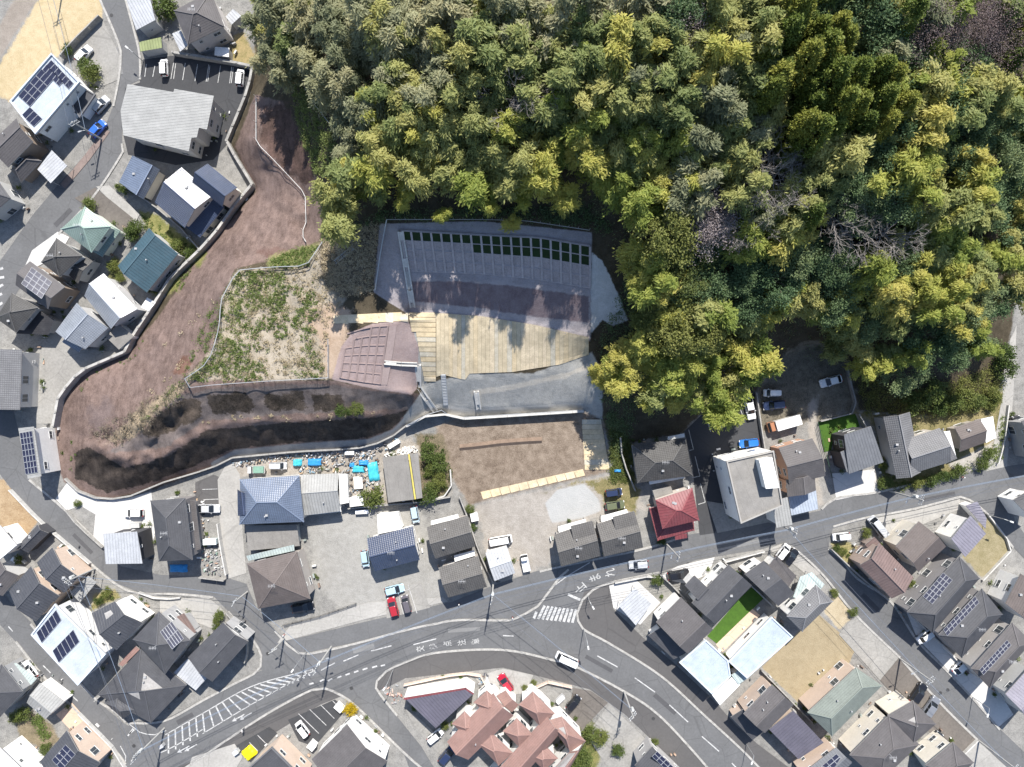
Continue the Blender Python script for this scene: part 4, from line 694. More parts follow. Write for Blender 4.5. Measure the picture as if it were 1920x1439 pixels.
house('grey gabled house with brick orange wall and pale blue carport', (.40, .25, .18), [('g', [(1460,840),(1523,822),(1548,893),(1480,908)], 6, 7.6, 'gs', dict(t=.5)), ('g', [(1474,900),(1477,932),(1530,920),(1527,888)], 5.6, 7.1, 'gs'), ('p', [(1478,932),(1530,920),(1534,955),(1484,967)], 3, 0, 'lb', dict(open=True))])
house('black-walled house with plain grey metal roof and turf garden', DKW, [('s', [(1592,889),(1657,867),(1630,799),(1580,815)], 6, 6.6, 'gm'), ('p', [(1576,848),(1590,842),(1600,880),(1588,886)], 5.8, 0, 'gm', dict(win=False))])
house('traditional grey pantiled house of crossing gables under the wood', (.45, .42, .38), [('g', [(1656,782),(1681,898),(1727,886),(1706,773)], 4.6, 6.3, 'st', dict(t=.58)), ('g', [(1693,826),(1762,803),(1783,866),(1706,890)], 5, 6.8, 'st', dict(t=.5)), ('s', [(1768,872),(1795,860),(1765,806),(1740,812)], 3.8, 4.3, 'st', dict(win=False))])
shed('white lean-to strip joined to the pantiled house', [(1770,810),(1781,808),(1793,857),(1781,861)], 3, 'wh', WHT)
house('low brown shingled gable with a white flat extension by the footpath', (.35, .32, .28), [('g', [(1790,802),(1837,786),(1848,830),(1799,848)], 3.4, 4.7, 'br', dict(t=.52)), ('p', [(1839,786),(1862,781),(1868,821),(1849,831)], 2.8, 0, 'wh', dict(win=False))])
house('dark house at the east edge across the footpath', (.3, .3, .3), [('g', [(1915,790),(1960,775),(1985,850),(1935,865)], 5, 6.4, 'dk')])
# --- south-east
carport('pale lavender flat carport on white concrete by the junction', [(1190,1102),(1222,1133),(1192,1173),(1160,1136)], 2.9, 'rm')
house('mauve-brown gabled house with lower slate wing by the curve', WHT, [('g', [(1230,1167),(1277,1120),(1337,1181),(1289,1226)], 5.8, 7, 'gs', dict(t=.75)), ('s', [(1263,1237),(1215,1192),(1238,1175),(1286,1222)], 3.2, 3.8, 'dk', dict(win=False))])
house('charcoal L-shaped house looking onto the artificial lawn', WHT, [('g', [(1297,1131),(1366,1059),(1410,1098),(1341,1170)], 5.6, 6.9, 'dk', dict(t=.5)), ('g', [(1284,1098),(1302,1079),(1348,1122),(1326,1146)], 5.2, 6, 'dk')])
house('charcoal gabled house with white front and pale green carport', WHT, [('g', [(1396,1077),(1432,1052),(1490,1113),(1459,1137)], 5.8, 6.8, 'dk', dict(t=.5)), ('s', [(1478,1102),(1493,1080),(1453,1041),(1438,1060)], 3.4, 4.2, 'gs', dict(win=False)), ('p', [(1500,1082),(1522,1073),(1546,1096),(1520,1130),(1487,1120)], 2.8, 0, 'ps', dict(open=True))])
house('long pale blue flat roofed house along the dry lawn', WHT, [('f', [(1446,1156),(1487,1194),(1400,1272),(1365,1240)], 4, 0, 'pb', dict(ph=.2))])
house('pale blue flat roofed hall with white annex at the curve', WHT, [('f', [(1323,1199),(1365,1238),(1370,1268),(1334,1301),(1273,1242)], 4, 0, 'pb', dict(ph=.2)), ('p', [(1335,1303),(1372,1270),(1388,1284),(1350,1323)], 2.8, 0, 'wh', dict(win=False)), ('p', [(1371,1266),(1386,1257),(1401,1273),(1385,1284)], 3, 0, 'ps', dict(win=False))])
house('light grey tiled hipped house beside fenced garden plot', WHT, [('h', [(1475,1156),(1530,1097),(1562,1128),(1504,1185)], 5.8, 7.2, 'st')])
house('slate gabled house with peach wall, low wing and large carport roof', PCH, [('g', [(1394,1339),(1448,1284),(1488,1322),(1434,1375)], 5.8, 6.9, 'gs', dict(t=.6)), ('s', [(1411,1388),(1370,1345),(1394,1326),(1432,1368)], 3.2, 3.8, 'dk', dict(win=False)), ('s', [(1497,1424),(1442,1368),(1485,1330),(1542,1390)], 3.4, 4.0, 'pl', dict(win=False))])
house('dark house with solar roof on the south bend sidewalk', (.35, .34, .33), [('g', [(1190,1436),(1223,1400),(1292,1467),(1260,1503)], 5.4, 6.4, 'dk', dict(t=.35, solar=[((1222,1418),(1232,1408),(1265,1440),2,4)]))])
house('long grey-green shingled hip roof house by dry lawn', PCH, [('h', [(1514,1336),(1605,1252),(1654,1286),(1560,1381)], 5.8, 7.3, 'gg', dict(t=.6, ins=.4))])
house('grey double-hipped apartment row with bay windows and parking', CRM, [('h', [(1593,1416),(1666,1342),(1724,1396),(1650,1467)], 6, 7.6, 'gs', dict(ant=1)), ('h', [(1664,1342),(1712,1314),(1755,1358),(1712,1396)], 6, 7.4, 'gs')], 'apartment_building', 'apartment building')
house('grey hipped house beside the concrete drive at the southeast bend', CRM, [('h', [(1735,1435),(1787,1392),(1826,1430),(1770,1485)], 6, 7.4, 'gs')])
house('teal-grey house with bright framed solar panels at the south edge', PCH, [('g', [(1500,1455),(1568,1402),(1598,1430),(1540,1492)], 5.4, 6.4, 'gm', dict(t=.6, solar=[((1530,1445),(1568,1413),(1580,1426),4,2)]))])
house('brown metal gabled house with its shadow over the street', (.35, .28, .24), [('g', [(1649,1019),(1713,1083),(1672,1123),(1612,1060)], 5.8, 7.3, 'bm', dict(t=.55)), ('s', [(1622,1022),(1640,1042),(1655,1026),(1637,1006)], 3, 3.5, 'bm', dict(win=False))])
house('brown shingled gabled house with cream windowed front', CRM, [('g', [(1680,1025),(1723,978),(1774,1025),(1722,1073)], 5.8, 7.2, 'br', dict(t=.68))])
house('white house with lavender standing-seam roof above the grass lot', WHT, [('s', [(1810,1045),(1849,1001),(1816,966),(1780,1009)], 5.6, 6.2, 'lv'), ('s', [(1848,992),(1850,972),(1830,940),(1808,948)], 3, 3.4, 'lv', dict(win=False))])
house('charcoal hipped house with stepped solar array, upper of three', (.25, .24, .24), [('h', [(1701,1148),(1799,1044),(1837,1085),(1749,1187)], 5.8, 7.5, 'dk', dict(ins=.5, solar=[((1730,1119),(1768,1074),(1786,1088),6,3)]))])
house('charcoal hipped house with blue solar array, middle of three', (.25, .24, .24), [('h', [(1760,1191),(1841,1104),(1880,1152),(1803,1234)], 5.8, 7.5, 'dk', dict(ins=.5, ant=1, solar=[((1768,1181),(1828,1118),(1836,1130),9,2)]))])
house('grey hipped house with two solar rows, lower of three', (.4, .38, .36), [('h', [(1821,1254),(1898,1168),(1935,1205),(1856,1291)], 5.8, 7.4, 'gs', dict(ant=1, solar=[((1836,1256),(1888,1200),(1896,1210),9,2)]))])
house('white-walled house with dark brown roof at the east edge', WHT, [('g', [(1885,1132),(1914,1076),(1958,1112),(1930,1172)], 6, 7.2, 'br')])
house('house with mauve ribbed roof at the southeast edge of the street', GRY, [('g', [(1885,1302),(1932,1250),(1975,1292),(1926,1350)], 5.6, 7, 'lv')])
house('white and dark house on the east corner past the junction', WHT, [('g', [(1900,938),(1932,918),(1960,955),(1926,978)], 5.4, 6.6, 'dk')])
# --- south centre
house('white walled shop with triangular purple seamed roof and red trim', WHT, [('p', [(760,1311),(872,1293),(887,1302),(817,1366)], 5, 0, 'pl', dict(ov=.3, wsp=2.2)), ('p', [(757,1309),(873,1290),(874,1293),(758,1313)], 5.05, 0, 'rd', dict(win=False, ov=.05)), ('p', [(873,1290),(889,1301),(887,1303),(872,1293)], 5.05, 0, 'rd', dict(win=False, ov=.05))], 'shop_building', 'shop')
RB = 'rb'
house('terracotta shingled apartment complex of stepped hips and white light wells', WHT, [
 ('g', [(838,1391),(925,1300),(963,1342),(878,1425)], 5.8, 7.6, RB, dict(t=.55)), ('h', [(888,1317),(913,1295),(945,1325),(921,1348)], 5.7, 6.8, RB), ('h', [(847,1357),(871,1334),(900,1364),(878,1386)], 5.7, 6.8, RB),
 ('g', [(900,1480),(1025,1342),(1053,1372),(935,1510)], 5.8, 7.6, RB, dict(t=.5)), ('h', [(973,1321),(999,1297),(1040,1338),(1014,1364)], 5.7, 7.1, RB), ('h', [(943,1371),(969,1347),(1000,1378),(974,1402)], 5.7, 6.8, RB), ('h', [(893,1392),(918,1370),(962,1412),(935,1436)], 5.7, 6.8, RB),
 ('g', [(985,1500),(1068,1410),(1098,1390),(1035,1500)], 5.8, 7.3, RB, dict(t=.5)), ('h', [(1026,1352),(1053,1344),(1098,1390),(1070,1412)], 5.7, 7.2, RB), ('h', [(990,1414),(1015,1391),(1046,1422),(1020,1446)], 5.7, 6.8, RB),
 ('g', [(931,1305),(948,1295),(973,1322),(960,1336)], 4.6, 5.4, RB, dict(win=False))], 'apartment_building', 'apartment building')
house('peach rendered house with flat charcoal roof by small yellow cover', PCH, [('f', [(463,1442),(510,1400),(575,1465),(520,1510)], 6, 0, 'dk', dict(ph=.3))])
house('dark gabled house with big white gable wall facing the side road', WHT, [('g', [(584,1424),(651,1359),(727,1428),(660,1495)], 6, 7.8, 'gs', dict(t=.5))])
# ---------------------------------------------------------------- slope works
CW = mat('cast_concrete', (.45, .44, .415), .85, .22, .8, 5.); CWD = mat('weathered_concrete', (.27, .262, .245), .9, .35, .7, 4.); CB = mat('lattice_concrete', (.36, .325, .325), .9, .2, .8, 4.); CP = mat('lattice_infill', (.30, .268, .27), .92, .25, .5, 4.); GRS = mat('slope_turf', (.014, .030, .009), .95, .35, .8, 7.)
STEEL = mat('galvanised_steel', (.42, .43, .43), .45, .1, metal=.5); DARKST = mat('brown_steel', (.09, .08, .07), .5, .1)
CW2 = mat('panel_concrete', (.34, .33, .31), .9, .3, .7, 4.)
def strip(b, pts, w, up, mi=0, h=None):
    for a, c in zip(pts[:-1], pts[1:]): b.bar(a, c, w, h or up, mi)
def lerpP(pl, t):
    d = [0]
    for a, c in zip(pl[:-1], pl[1:]): d.append(d[-1] + math.hypot(c[0] - a[0], c[1] - a[1]))
    s = t * d[-1]
    for i in range(len(pl) - 1):
        if s <= d[i + 1] or i == len(pl) - 2:
            u = (s - d[i]) / max(1e-6, d[i + 1] - d[i]); return tuple(pl[i][k] + (pl[i + 1][k] - pl[i][k]) * u for k in (0, 1))
def lattice(label, top, bot, nc, nr, green, beam=.36, skip=lambda i, j: False, rowv=None, colu=None, bm_=None, pm_=None):
    us = colu or [i / nc for i in range(nc + 1)]; vs = rowv or [j / nr for j in range(nr + 1)]
    root = thing('slope_lattice', label, 'retaining lattice', G(*lerpP(bot, .5)))
    L0 = root.location
    def node(u, v, dz):
        a, c = lerpP(top, u), lerpP(bot, u); return G(a[0] + (c[0] - a[0]) * v, a[1] + (c[1] - a[1]) * v, dz) - L0
    for i, u in enumerate(us):
        ok = [j for j in range(nr) if not (skip(i, j) and skip(i - 1, j))]
        if not ok: continue
        b = MB(); strip(b, [node(u, vs[j], .0) for j in range(ok[0], nr + 1)], beam, .45); link('beam', b.mesh('beam', bm_ or CB), root)
    for j, v in enumerate(vs):
        for i in range(nc):
            if skip(i, j) and skip(i, j - 1): continue
            b = MB(); b.bar(node(us[i], v, -.01), node(us[i + 1], v, -.01), beam * .8, .40); link('crossbeam', b.mesh('crossbeam', bm_ or CB), root)
    for j in range(nr):
        for i in range(nc):
            if skip(i, j): continue
            q = [node(us[i], vs[j], .03), node(us[i + 1], vs[j], .03), node(us[i + 1], vs[j + 1], .03), node(us[i], vs[j + 1], .03)]; n = (q[1] - q[0]).cross(q[3] - q[0]).normalized(); n = n if n.z > 0 else -n
            g = green(i, j); b = MB(); top_ = [p + n * (.12 if g else .05) for p in q]; b.prism(q[::-1], top_[::-1]); link('turf_panel' if g else 'infill_panel', b.mesh('panel', GRS if g else (pm_ or CP)), root)
lattice('long sprayed-concrete lattice wall with dark green turf panels above the slope', [(752,433),(900,441),(1010,446),(1106,462)], [(763,508),(900,513),(1010,524),(1106,540)], 19, 4, lambda i, j: j == 0 or (j == 1 and i >= 7), rowv=[0, .235, .47, .74, 1.])
lattice('small fan-shaped concrete lattice on the mound beside the meadow', [(652,626),(690,614),(728,611)], [(638,708),(680,716),(713,720)], 5, 6, lambda i, j: False, .30, skip=lambda i, j: (j == 0 and i < 3) or (j == 1 and i < 1), bm_=mat('pink_beam', (.235, .18, .17), .9, .15), pm_=mat('pink_infill', (.265, .205, .195), .92, .25, .6, 4.))
b = MB(); pts = [(735,611),(728,660),(717,722)]
for (a, c) in zip(pts[:-1], pts[1:]):
    q = [G(a[0] - 5, a[1], .1), G(a[0] + 9, a[1], .1), G(c[0] + 9, c[1], .1), G(c[0] - 5, c[1], .1)]; b.prism([p - Vector((0, 0, .2)) for p in q], q)
link('concrete_edge_slab', b.mesh('edge_slab', mat('pink_concrete', (.30, .235, .22), .9, .15)), label='smooth pinkish concrete slab beside the small lattice', cat='slab')
def strawmat(name, c):
    m = D.materials.new(name); t, b = nodes_of(m); cc, tc = vary(t, c, .3, .8, 7.); g = N(t, 'ShaderNodeNewGeometry'); n = N(t, 'ShaderNodeTexNoise', i_Scale=.28, i_Detail=6., i_Roughness=.7); L(t, g.outputs['Position'], n.inputs['Vector']); r = N(t, 'ShaderNodeMapRange', i_1=.46, i_2=.66, i_3=0., i_4=.75); L(t, n.outputs[0], r.inputs[0])
    L(t, mixc(t, r.outputs[0], cc, (.40, .335, .23)), b.inputs['Base Color']); b.inputs['Roughness'].default_value = .95; b.inputs['Specular IOR Level'].default_value = .1; MATS[name] = m; return m
# erosion-control straw mats, strip by strip
SM = [strawmat('straw_mat_%d' % i, c) for i, c in enumerate([(.53, .43, .28), (.50, .42, .29), (.46, .42, .335), (.55, .46, .325)])]
def mats_on(label, strips, root_px):
    root = thing('erosion_mat', label, 'erosion mat', G(*root_px)); L0 = root.location
    for k, (pa, pb, pc, pd) in enumerate(strips):   # quad: top-left, top-right, bottom-right, bottom-left
        n = 8; b = MB(); dz = .08 + random.random() * .02; rows = []
        for j in range(n + 1):
            t = j / n; rows.append([G(pa[0] + (pd[0] - pa[0]) * t, pa[1] + (pd[1] - pa[1]) * t, dz) - L0, G(pb[0] + (pc[0] - pb[0]) * t, pb[1] + (pc[1] - pb[1]) * t, dz) - L0])
        for j in range(n):
            b.prism([p - Vector((0, 0, .1)) for p in (rows[j + 1][0], rows[j + 1][1], rows[j][1], rows[j][0])], [rows[j + 1][0], rows[j + 1][1], rows[j][1], rows[j][0]])
        link('mat_strip', b.mesh('mat_strip', SM[random.choice([0, 0, 1, 1, 2, 3])]), root)
tt = [(765,584),(800,586),(900,593),(1000,609),(1105,633)]; tb = [(792,716),(831,704),(872,714),(880,702),(960,699),(1050,685),(1105,666)]
def yat(pl, x):
    for a, c in zip(pl[:-1], pl[1:]):
        if a[0] <= x <= c[0]: return a[1] + (c[1] - a[1]) * (x - a[0]) / (c[0] - a[0])
    return pl[0][1] if x < pl[0][0] else pl[-1][1]
st = []; x = 818.
while x < 1098:
    w = random.uniform(7, 9.5); st.append(((x, yat(tt, x)), (x + w - .25, yat(tt, x + w)), (x + w - .25, yat(tb, x + w) - 1), (x, yat(tb, x) - 1))); x += w
for i in range(14):
    y = 586 + i * 9.3; x0 = 766 + (y - 586) * .17; st.append(((x0 + (8 if i > 3 else 0), y), (817, y + .6), (817, y + 9), (x0 + 1 + (8 if i > 3 else 0), y + 8.6)))
mats_on('straw erosion matting in long strips covering the middle of the slope', st, (930, 650))
mats_on('narrow straw mat band running above the small lattice', [((625 + 14 * i, 592 - i * .7), (639 + 14 * i, 592 - (i + 1) * .7), (639 + 14 * i, 607 - i * .5 + (2 if i % 2 else 0)), (625 + 14 * i, 607 - i * .5)) for i in range(10)], (690, 600))
mats_on('curved straw mat band along the lower edge of the dirt lot', [((901 + 17.5 * i, 923 - 3.9 * i), (918 + 17.5 * i, 919 - 3.9 * i), (922 + 17.5 * i, 932 - 4 * i), (906 + 17.5 * i, 937 - 4.1 * i)) for i in range(11)], (1000, 905))
mats_on('wide pale straw mat laid down the side of the dirt lot', [((1091 + .6 * i, 787 + 9.5 * i), (1127 + 1.6 * i, 787 + 9.3 * i), (1128 + 1.6 * i, 796 + 9.4 * i), (1091 + .6 * i, 796 + 9.5 * i)) for i in range(10)], (1115, 830))
# drainage chutes
def chute(label, path, w):
    root = thing('drain_chute', label, 'drain', G(*path[0])); L0 = root.location; n = 0
    for (a, c) in zip(path[:-1], path[1:]):
        m = max(1, int(math.hypot(c[0] - a[0], c[1] - a[1]) / 24))
        for k in range(m):
            p = G(a[0] + (c[0] - a[0]) * k / m, a[1] + (c[1] - a[1]) * k / m, .15) - L0; q = G(a[0] + (c[0] - a[0]) * (k + .98) / m, a[1] + (c[1] - a[1]) * (k + .98) / m, .15) - L0; d = (q - p).normalized(); s = d.cross(Vector((0, 0, 1))).normalized(); b = MB()
            b.bar(p + s * w * .38, q + s * w * .38, w * .26, .55); b.bar(p - s * w * .38, q - s * w * .38, w * .26, .55); b.bar(p - Vector((0, 0, .12)), q - Vector((0, 0, .12)), w * .5, .1); 
            if n % 2 == 0: b.bar(p.lerp(q, .1) + Vector((0, 0, .2)), p.lerp(q, .75) + Vector((0, 0, .2)), w * .9, .09)
            link('channel', b.mesh('channel', CW), root); n += 1
chute('white concrete drain steps down the edge of the long lattice', [(751,433),(763,508),(774,577)], 1.05)
chute('grey concrete drain bending down beside the straw matting', [(784,684),(785,727),(816,771)], 1.1)
chute('short concrete drain down the bare lower slope', [(893,734),(898,768)], 1.0)
chute('narrow concrete gutter between small lattice and straw matting', [(720,680),(752,683),(782,684)], .8)
root = thing('slope_stair', 'steep steel stairway on the bare lower slope', 'stairs', G(836, 760)); L0 = root.location
A_, B_ = G(831, 702, .25) - L0, G(836, 760, .25) - L0; sd_ = (B_ - A_).cross(Vector((0, 0, 1))).normalized()
for s in (-1, 1):
    b = MB(); b.bar(A_ + sd_ * .45 * s, B_ + sd_ * .45 * s, .08, .25); link('stringer', b.mesh('stringer', STEEL), root)
for k in range(20):
    b = MB(); p = A_.lerp(B_, (k + .5) / 20); b.box(p, sd_ * .42, Vector((0, .14, 0)), Vector((0, 0, .03)), 0); link('step', b.mesh('step', STEEL), root)
root = thing('ladder', 'aluminium ladder lying on the brown scrub slope', 'ladder', G(645, 478)); L0 = root.location
A_, B_ = G(628, 492, .2) - L0, G(662, 464, .2) - L0; sd_ = (B_ - A_).cross(Vector((0, 0, 1))).normalized()
for s in (-1, 1):
    b = MB(); b.bar(A_ + sd_ * .3 * s, B_ + sd_ * .3 * s, .07, .09); link('rail', b.mesh('rail', STEEL), root)
for k in range(12):
    b = MB(); p = A_.lerp(B_, (k + .5) / 12); b.bar(p - sd_ * .3, p + sd_ * .3, .05, .05); link('rung', b.mesh('rung', STEEL), root)
# concrete panel barrier along the houses
def resample(path, step):
    out = [path[0]]; rest = step
    for a, c in zip(path[:-1], path[1:]):
        l = math.hypot(c[0] - a[0], c[1] - a[1]); pos = rest
        while pos < l: out.append((a[0] + (c[0] - a[0]) * pos / l, a[1] + (c[1] - a[1]) * pos / l)); pos += step
        rest = pos - l
    if math.hypot(out[-1][0] - path[-1][0], out[-1][1] - path[-1][1]) > step * .3: out.append(path[-1])
    else: out[-1] = path[-1]
    return out
def barrier(label, path, h, w, m, step=24, name='barrier_wall', pil=True, cat='wall'):
    pts = resample(path, step); root = thing(name, label, cat, G(*pts[0])); L0 = root.location
    for a, c in zip(pts[:-1], pts[1:]):
        p, q = G(*a) - L0, G(*c) - L0; z = min(p.z, q.z); d = (q - p); d.z = 0; d.normalize(); s = Vector((-d.y, d.x, 0)) * w / 2; g = d * .02; b = MB()
        bt = [p + g - s, q - g - s, q - g + s, p + g + s]; b.prism([Vector((v.x, v.y, (p if i in (0, 3) else q).z - .5)) for i, v in enumerate(bt)], [Vector((v.x, v.y, (p if i in (0, 3) else q).z + h)) for i, v in enumerate(bt)]); link('panel', b.mesh('panel', m), root)
    if pil:
        for a in pts:
            p = G(*a) - L0; b = MB(); b.abox(p.x - .2, p.x + .2, p.y - .2, p.y + .2, p.z - .4, p.z + h + .12); link('post', b.mesh('post', CWD), root)
barrier('weathered concrete panel wall between the houses and pink mortared slope', [(478,352),(449,386),(411,440),(380,474),(327,524),(296,574),(256,634),(244,660),(160,696),(121,742),(110,800)], 2.0, .5, CW2, 26)
barrier('concrete parapet wall around the apartment parking lot edge', [(330,104),(440,122),(481,131),(464,187),(429,270),(478,350)], 1.5, .5, CWD, 30)
barrier('low curved concrete toe wall round the foot of the dark slope', [(125,897),(150,921),(190,936),(235,934),(271,921),(292,909),(400,877),(438,858),(553,847),(667,841),(698,836),(740,816),(764,797)], .8, .3, CWD, 34, pil=False)
barrier('concrete retaining wall holding the graded slope above the dirt lot', [(764,799),(800,780),(830,771),(845,786),(900,783),(1093,771)], 2.0, .4, CW, 40, 'retaining_wall', False)
def fence(label, path, h=1.2, step=18, m=STEEL, name='fence', rails=2, pr=.035, dz=0., rr=.035):
    pts = resample(path, step); root = thing(name, label, 'fence', G(pts[0][0], pts[0][1], dz)); L0 = root.location; pm = MB(); pm.tube([(0, 0, -.2), (0, 0, h)], pr, 5); me = pm.mesh('post', m)
    for p in pts: link('post', me, root, loc=G(p[0], p[1], dz) - L0)
    for k in range(rails):
        b = MB(); z = h * (k + 1) / rails
        for a, c in zip(pts[:-1], pts[1:]): b.bar(G(*a, dz + z) - L0, G(*c, dz + z) - L0, rr * 2, rr * 2)
        link('rail', b.mesh('rail', m), root)
fence('steel guard fence with posts along the top of the retaining wall', [(764,797),(800,778),(830,769),(846,784),(900,781),(1093,769)], 1.5, 14, STEEL, rails=4, dz=2.0 - 2.0 + .2, rr=.06)
fence('pale rope-topped fence along the edge of the weedy plateau', [(356,727),(400,722),(500,715),(615,709),(615,636)], 1.1, 20, STEEL, rails=1, rr=.05)
fence('rope fence curving round the inner side of the weedy plateau', [(356,727),(344,712),(380,689),(397,664),(411,614),(414,565),(418,555),(445,507),(509,501),(574,499),(605,453)], 1.2, 22, STEEL, rails=2, rr=.06)
fence('white pipe railing climbing beside the pink mortared gully', [(480,182),(480,267),(513,300),(559,349),(572,363),(574,422),(564,438),(574,454)], 1.1, 16, mat('white_pipe', (.60, .60, .58), .5), rails=2, rr=.035)
fence('galvanised fence along the crest above the long lattice', [(725,412),(900,412),(985,414),(1105,432)], 1.4, 18, STEEL, rails=2, rr=.04)
fence('galvanised fence descending beside the long lattice', [(725,412),(714,470),(703,546)], 1.3, 16, STEEL, rails=3, rr=.07)
fence('wire fence at the edge of the bamboo grove above the gully', [(566,130),(566,155),(585,190),(620,235),(640,262)], 1.4, 22, STEEL, rails=2)
fence('low wire fence along the concrete strip beside the road', [(531,1172),(560,1165),(600,1155),(668,1131)], 1.1, 18, DARKST, rails=3)
fence('green mesh fence around the artificial turf garden', [(1534,792),(1548,848),(1560,895)], 1.2, 16, mat('green_steel', (.03, .07, .04), .5), rails=3)
# garden and property walls
WALLS = [('grey block wall between dry field and asphalt triangle', [(193,36),(135,93),(120,112)], 1.6, CWD), ('low white kerb wall of the grassy triangle by the white forecourt', [(127,956),(150,985),(196,1026)], .9, CWD), ('concrete wall bounding the dry brown field on the road', [(22,918),(75,974),(120,1012),(172,1056)], 1.0, CW), ('white wall beside the sloping concrete drive', [(412,980),(417,1020),(428,1076)], 1.4, CW), ('concrete wall below the junk terrace', [(378,1080),(425,1086)], 1.5, CWD),
 ('grey block wall behind the parked pale blue minicar', [(655,952),(728,945),(790,940),(846,930)], 1.5, CWD), ('white painted wall of the overgrown plot', [(845,880),(848,925),(800,940)], 1.0, CW), ('grey wall between weathered houses and the gravel lot', [(862,930),(880,975),(897,1030),(925,1092)], 1.2, CWD), ('concrete wall dividing dark parking lot from gravel lot', [(1415,737),(1424,800),(1432,850)], 1.2, CWD), ('garden wall beside the charcoal house under the bamboo', [(1162,820),(1165,860),(1190,920)], 1.3, CWD),
 ('white garden wall on the junction corner', [(1152,1092),(1236,1075),(1245,1082)], .9, CW), ('dark slatted wall around the charcoal houses', [(1236,1075),(1268,1105),(1285,1125)], 1.3, CWD), ('thin wall between artificial lawn and neighbours', [(1355,1052),(1412,1102),(1446,1135)], 1.6, CWD), ('pale wall along the road before the charcoal house', [(1356,1052),(1430,1032)], 1.3, CW), ('boundary wall between the dry lawn and the slate house', [(1425,1254),(1520,1352)], 1.1, CWD), ('low wall along street beside brown metal house', [(1555,1028),(1580,1052),(1612,1082),(1665,1125)], 1.1, CWD), ('white wall round the grass lot on the corner', [(1848,962),(1898,1026),(1840,1088)], .6, CW),
 ('white curved wall in front of the triangular shop', [(758,1283),(840,1265),(898,1259),(912,1285)], .9, mat('peach_wall', (.58, .46, .38), .8)), ('peach wall by the apartment entrance', [(1000,1290),(1025,1277),(1072,1287)], .9, mat('peach_wall', (.58, .46, .38), .8)), ('concrete wall along the footpath by the wood', [(1888,760),(1880,830),(1868,870)], .7, CW), ('concrete block wall beside the junction corner house', [(428,1147),(465,1190),(470,1205),(462,1240)], 1.2, CWD), ('grey wall of the charcoal bungalow lot', [(184,1310),(230,1268)], 1.5, CWD), ('dark wall along the turf garden house', [(1604,776),(1617,800)], 1.6, CWD), ('concrete wall behind the gravel lot', [(1535,790),(1605,772),(1595,735),(1585,690)], 1.1, CWD), ('long wall between street and lower three hipped houses', [(1700,1148),(1750,1195),(1810,1255)], .7, CW), ('retaining wall by terraced drive of the southeast bend', [(1830,1386),(1775,1440)], .8, CW), ('low white wall of the bungalow garden', [(262,1110),(300,1124),(340,1120)], .7, CW), ('grey boundary wall by the blue tiled house', [(223,345),(290,385),(345,432),(378,470)], 1.2, CWD), ('pale wall along the vegetable plot street', [(150,1336),(212,1398),(238,1440)], .8, CW)]
for lab, path, h, m in WALLS: barrier(lab, path, h, .22, m, 30, 'garden_wall', False)
# soil ridge on the dirt lot
b = MB(); pts = [(862,840),(900,836),(940,831),(980,828),(1016,826)]
for a, c in zip(pts[:-1], pts[1:]):
    p, q = P(*a, 0), P(*c, 0); b.face([p + Vector((0, .7, -.02)), q + Vector((0, .7, -.02)), q + Vector((0, 0, .45)), p + Vector((0, 0, .45))]); b.face([p + Vector((0, 0, .45)), q + Vector((0, 0, .45)), q + Vector((0, -.6, -.02)), p + Vector((0, -.6, -.02))])
link('soil_ridge', b.mesh('soil_ridge', mat('soil', (.17, .125, .095), .95, .3, .8, 5., bump=.08)), label='long low ridge of brown soil across the dirt lot', cat='soil ridge')
# ---------------------------------------------------------------- vegetation
def leaves(C, A, B):
    n = len(C); V = np.empty((n, 4, 3)); V[:, 0] = C + A; V[:, 1] = C + B; V[:, 2] = C - A; V[:, 3] = C - B; return V.reshape(-1, 3), np.arange(4 * n).reshape(n, 4)
def unit(a): return a / np.maximum(1e-6, np.linalg.norm(a, axis=-1, keepdims=True))
def leafset(C, out, ln, wd, droop=.3, rnd=.6):
    n = len(C); d = unit(out + rng.standard_normal((n, 3)) * rnd - np.array([0, 0, droop])); s = unit(np.cross(d, unit(rng.standard_normal((n, 3)) * .55 + np.array([0, 0, 1.])))); k = rng.uniform(.6, 1.3, (n, 1)); return leaves(C, d * ln * k, s * wd * k)
BAMB = leafmat('bamboo_leaf', [(0.165, 0.204, 0.077), (0.231, 0.275, 0.099), (0.308, 0.330, 0.121), (0.374, 0.380, 0.138), (0.429, 0.407, 0.143)], 0.48)
BAMO = leafmat('bamboo_leaf_olive', [(0.168, 0.185, 0.106), (0.235, 0.252, 0.140), (0.302, 0.308, 0.179), (0.358, 0.353, 0.202), (0.403, 0.375, 0.213)], 0.46)
BAMY = leafmat('bamboo_leaf_yellow', [(0.179, 0.236, 0.058), (0.273, 0.326, 0.074), (0.378, 0.399, 0.095), (0.473, 0.452, 0.116), (0.514, 0.462, 0.137)], 0.5)
BROD = leafmat('broad_leaf', [(0.069, 0.119, 0.053), (0.100, 0.156, 0.069), (0.138, 0.194, 0.085), (0.188, 0.231, 0.106)], 0.35)
BROL = leafmat('broad_leaf_olive', [(0.1, 0.13, 0.04), (0.15, 0.175, 0.05), (0.2, 0.215, 0.062), (0.25, 0.245, 0.075)], 0.4)
SUGI = leafmat('cedar_leaf', [(0.086, 0.124, 0.028), (0.138, 0.178, 0.034), (0.196, 0.218, 0.041), (0.253, 0.253, 0.048)], 0.3)
PINK = leafmat('cherry_blossom', [(0.26, 0.21, 0.21), (0.34, 0.29, 0.285), (0.42, 0.37, 0.36)], 0.3); REDB = leafmat('red_twig', [(0.14, 0.1, 0.095), (0.19, 0.14, 0.135), (0.17, 0.15, 0.145)], 0.2)
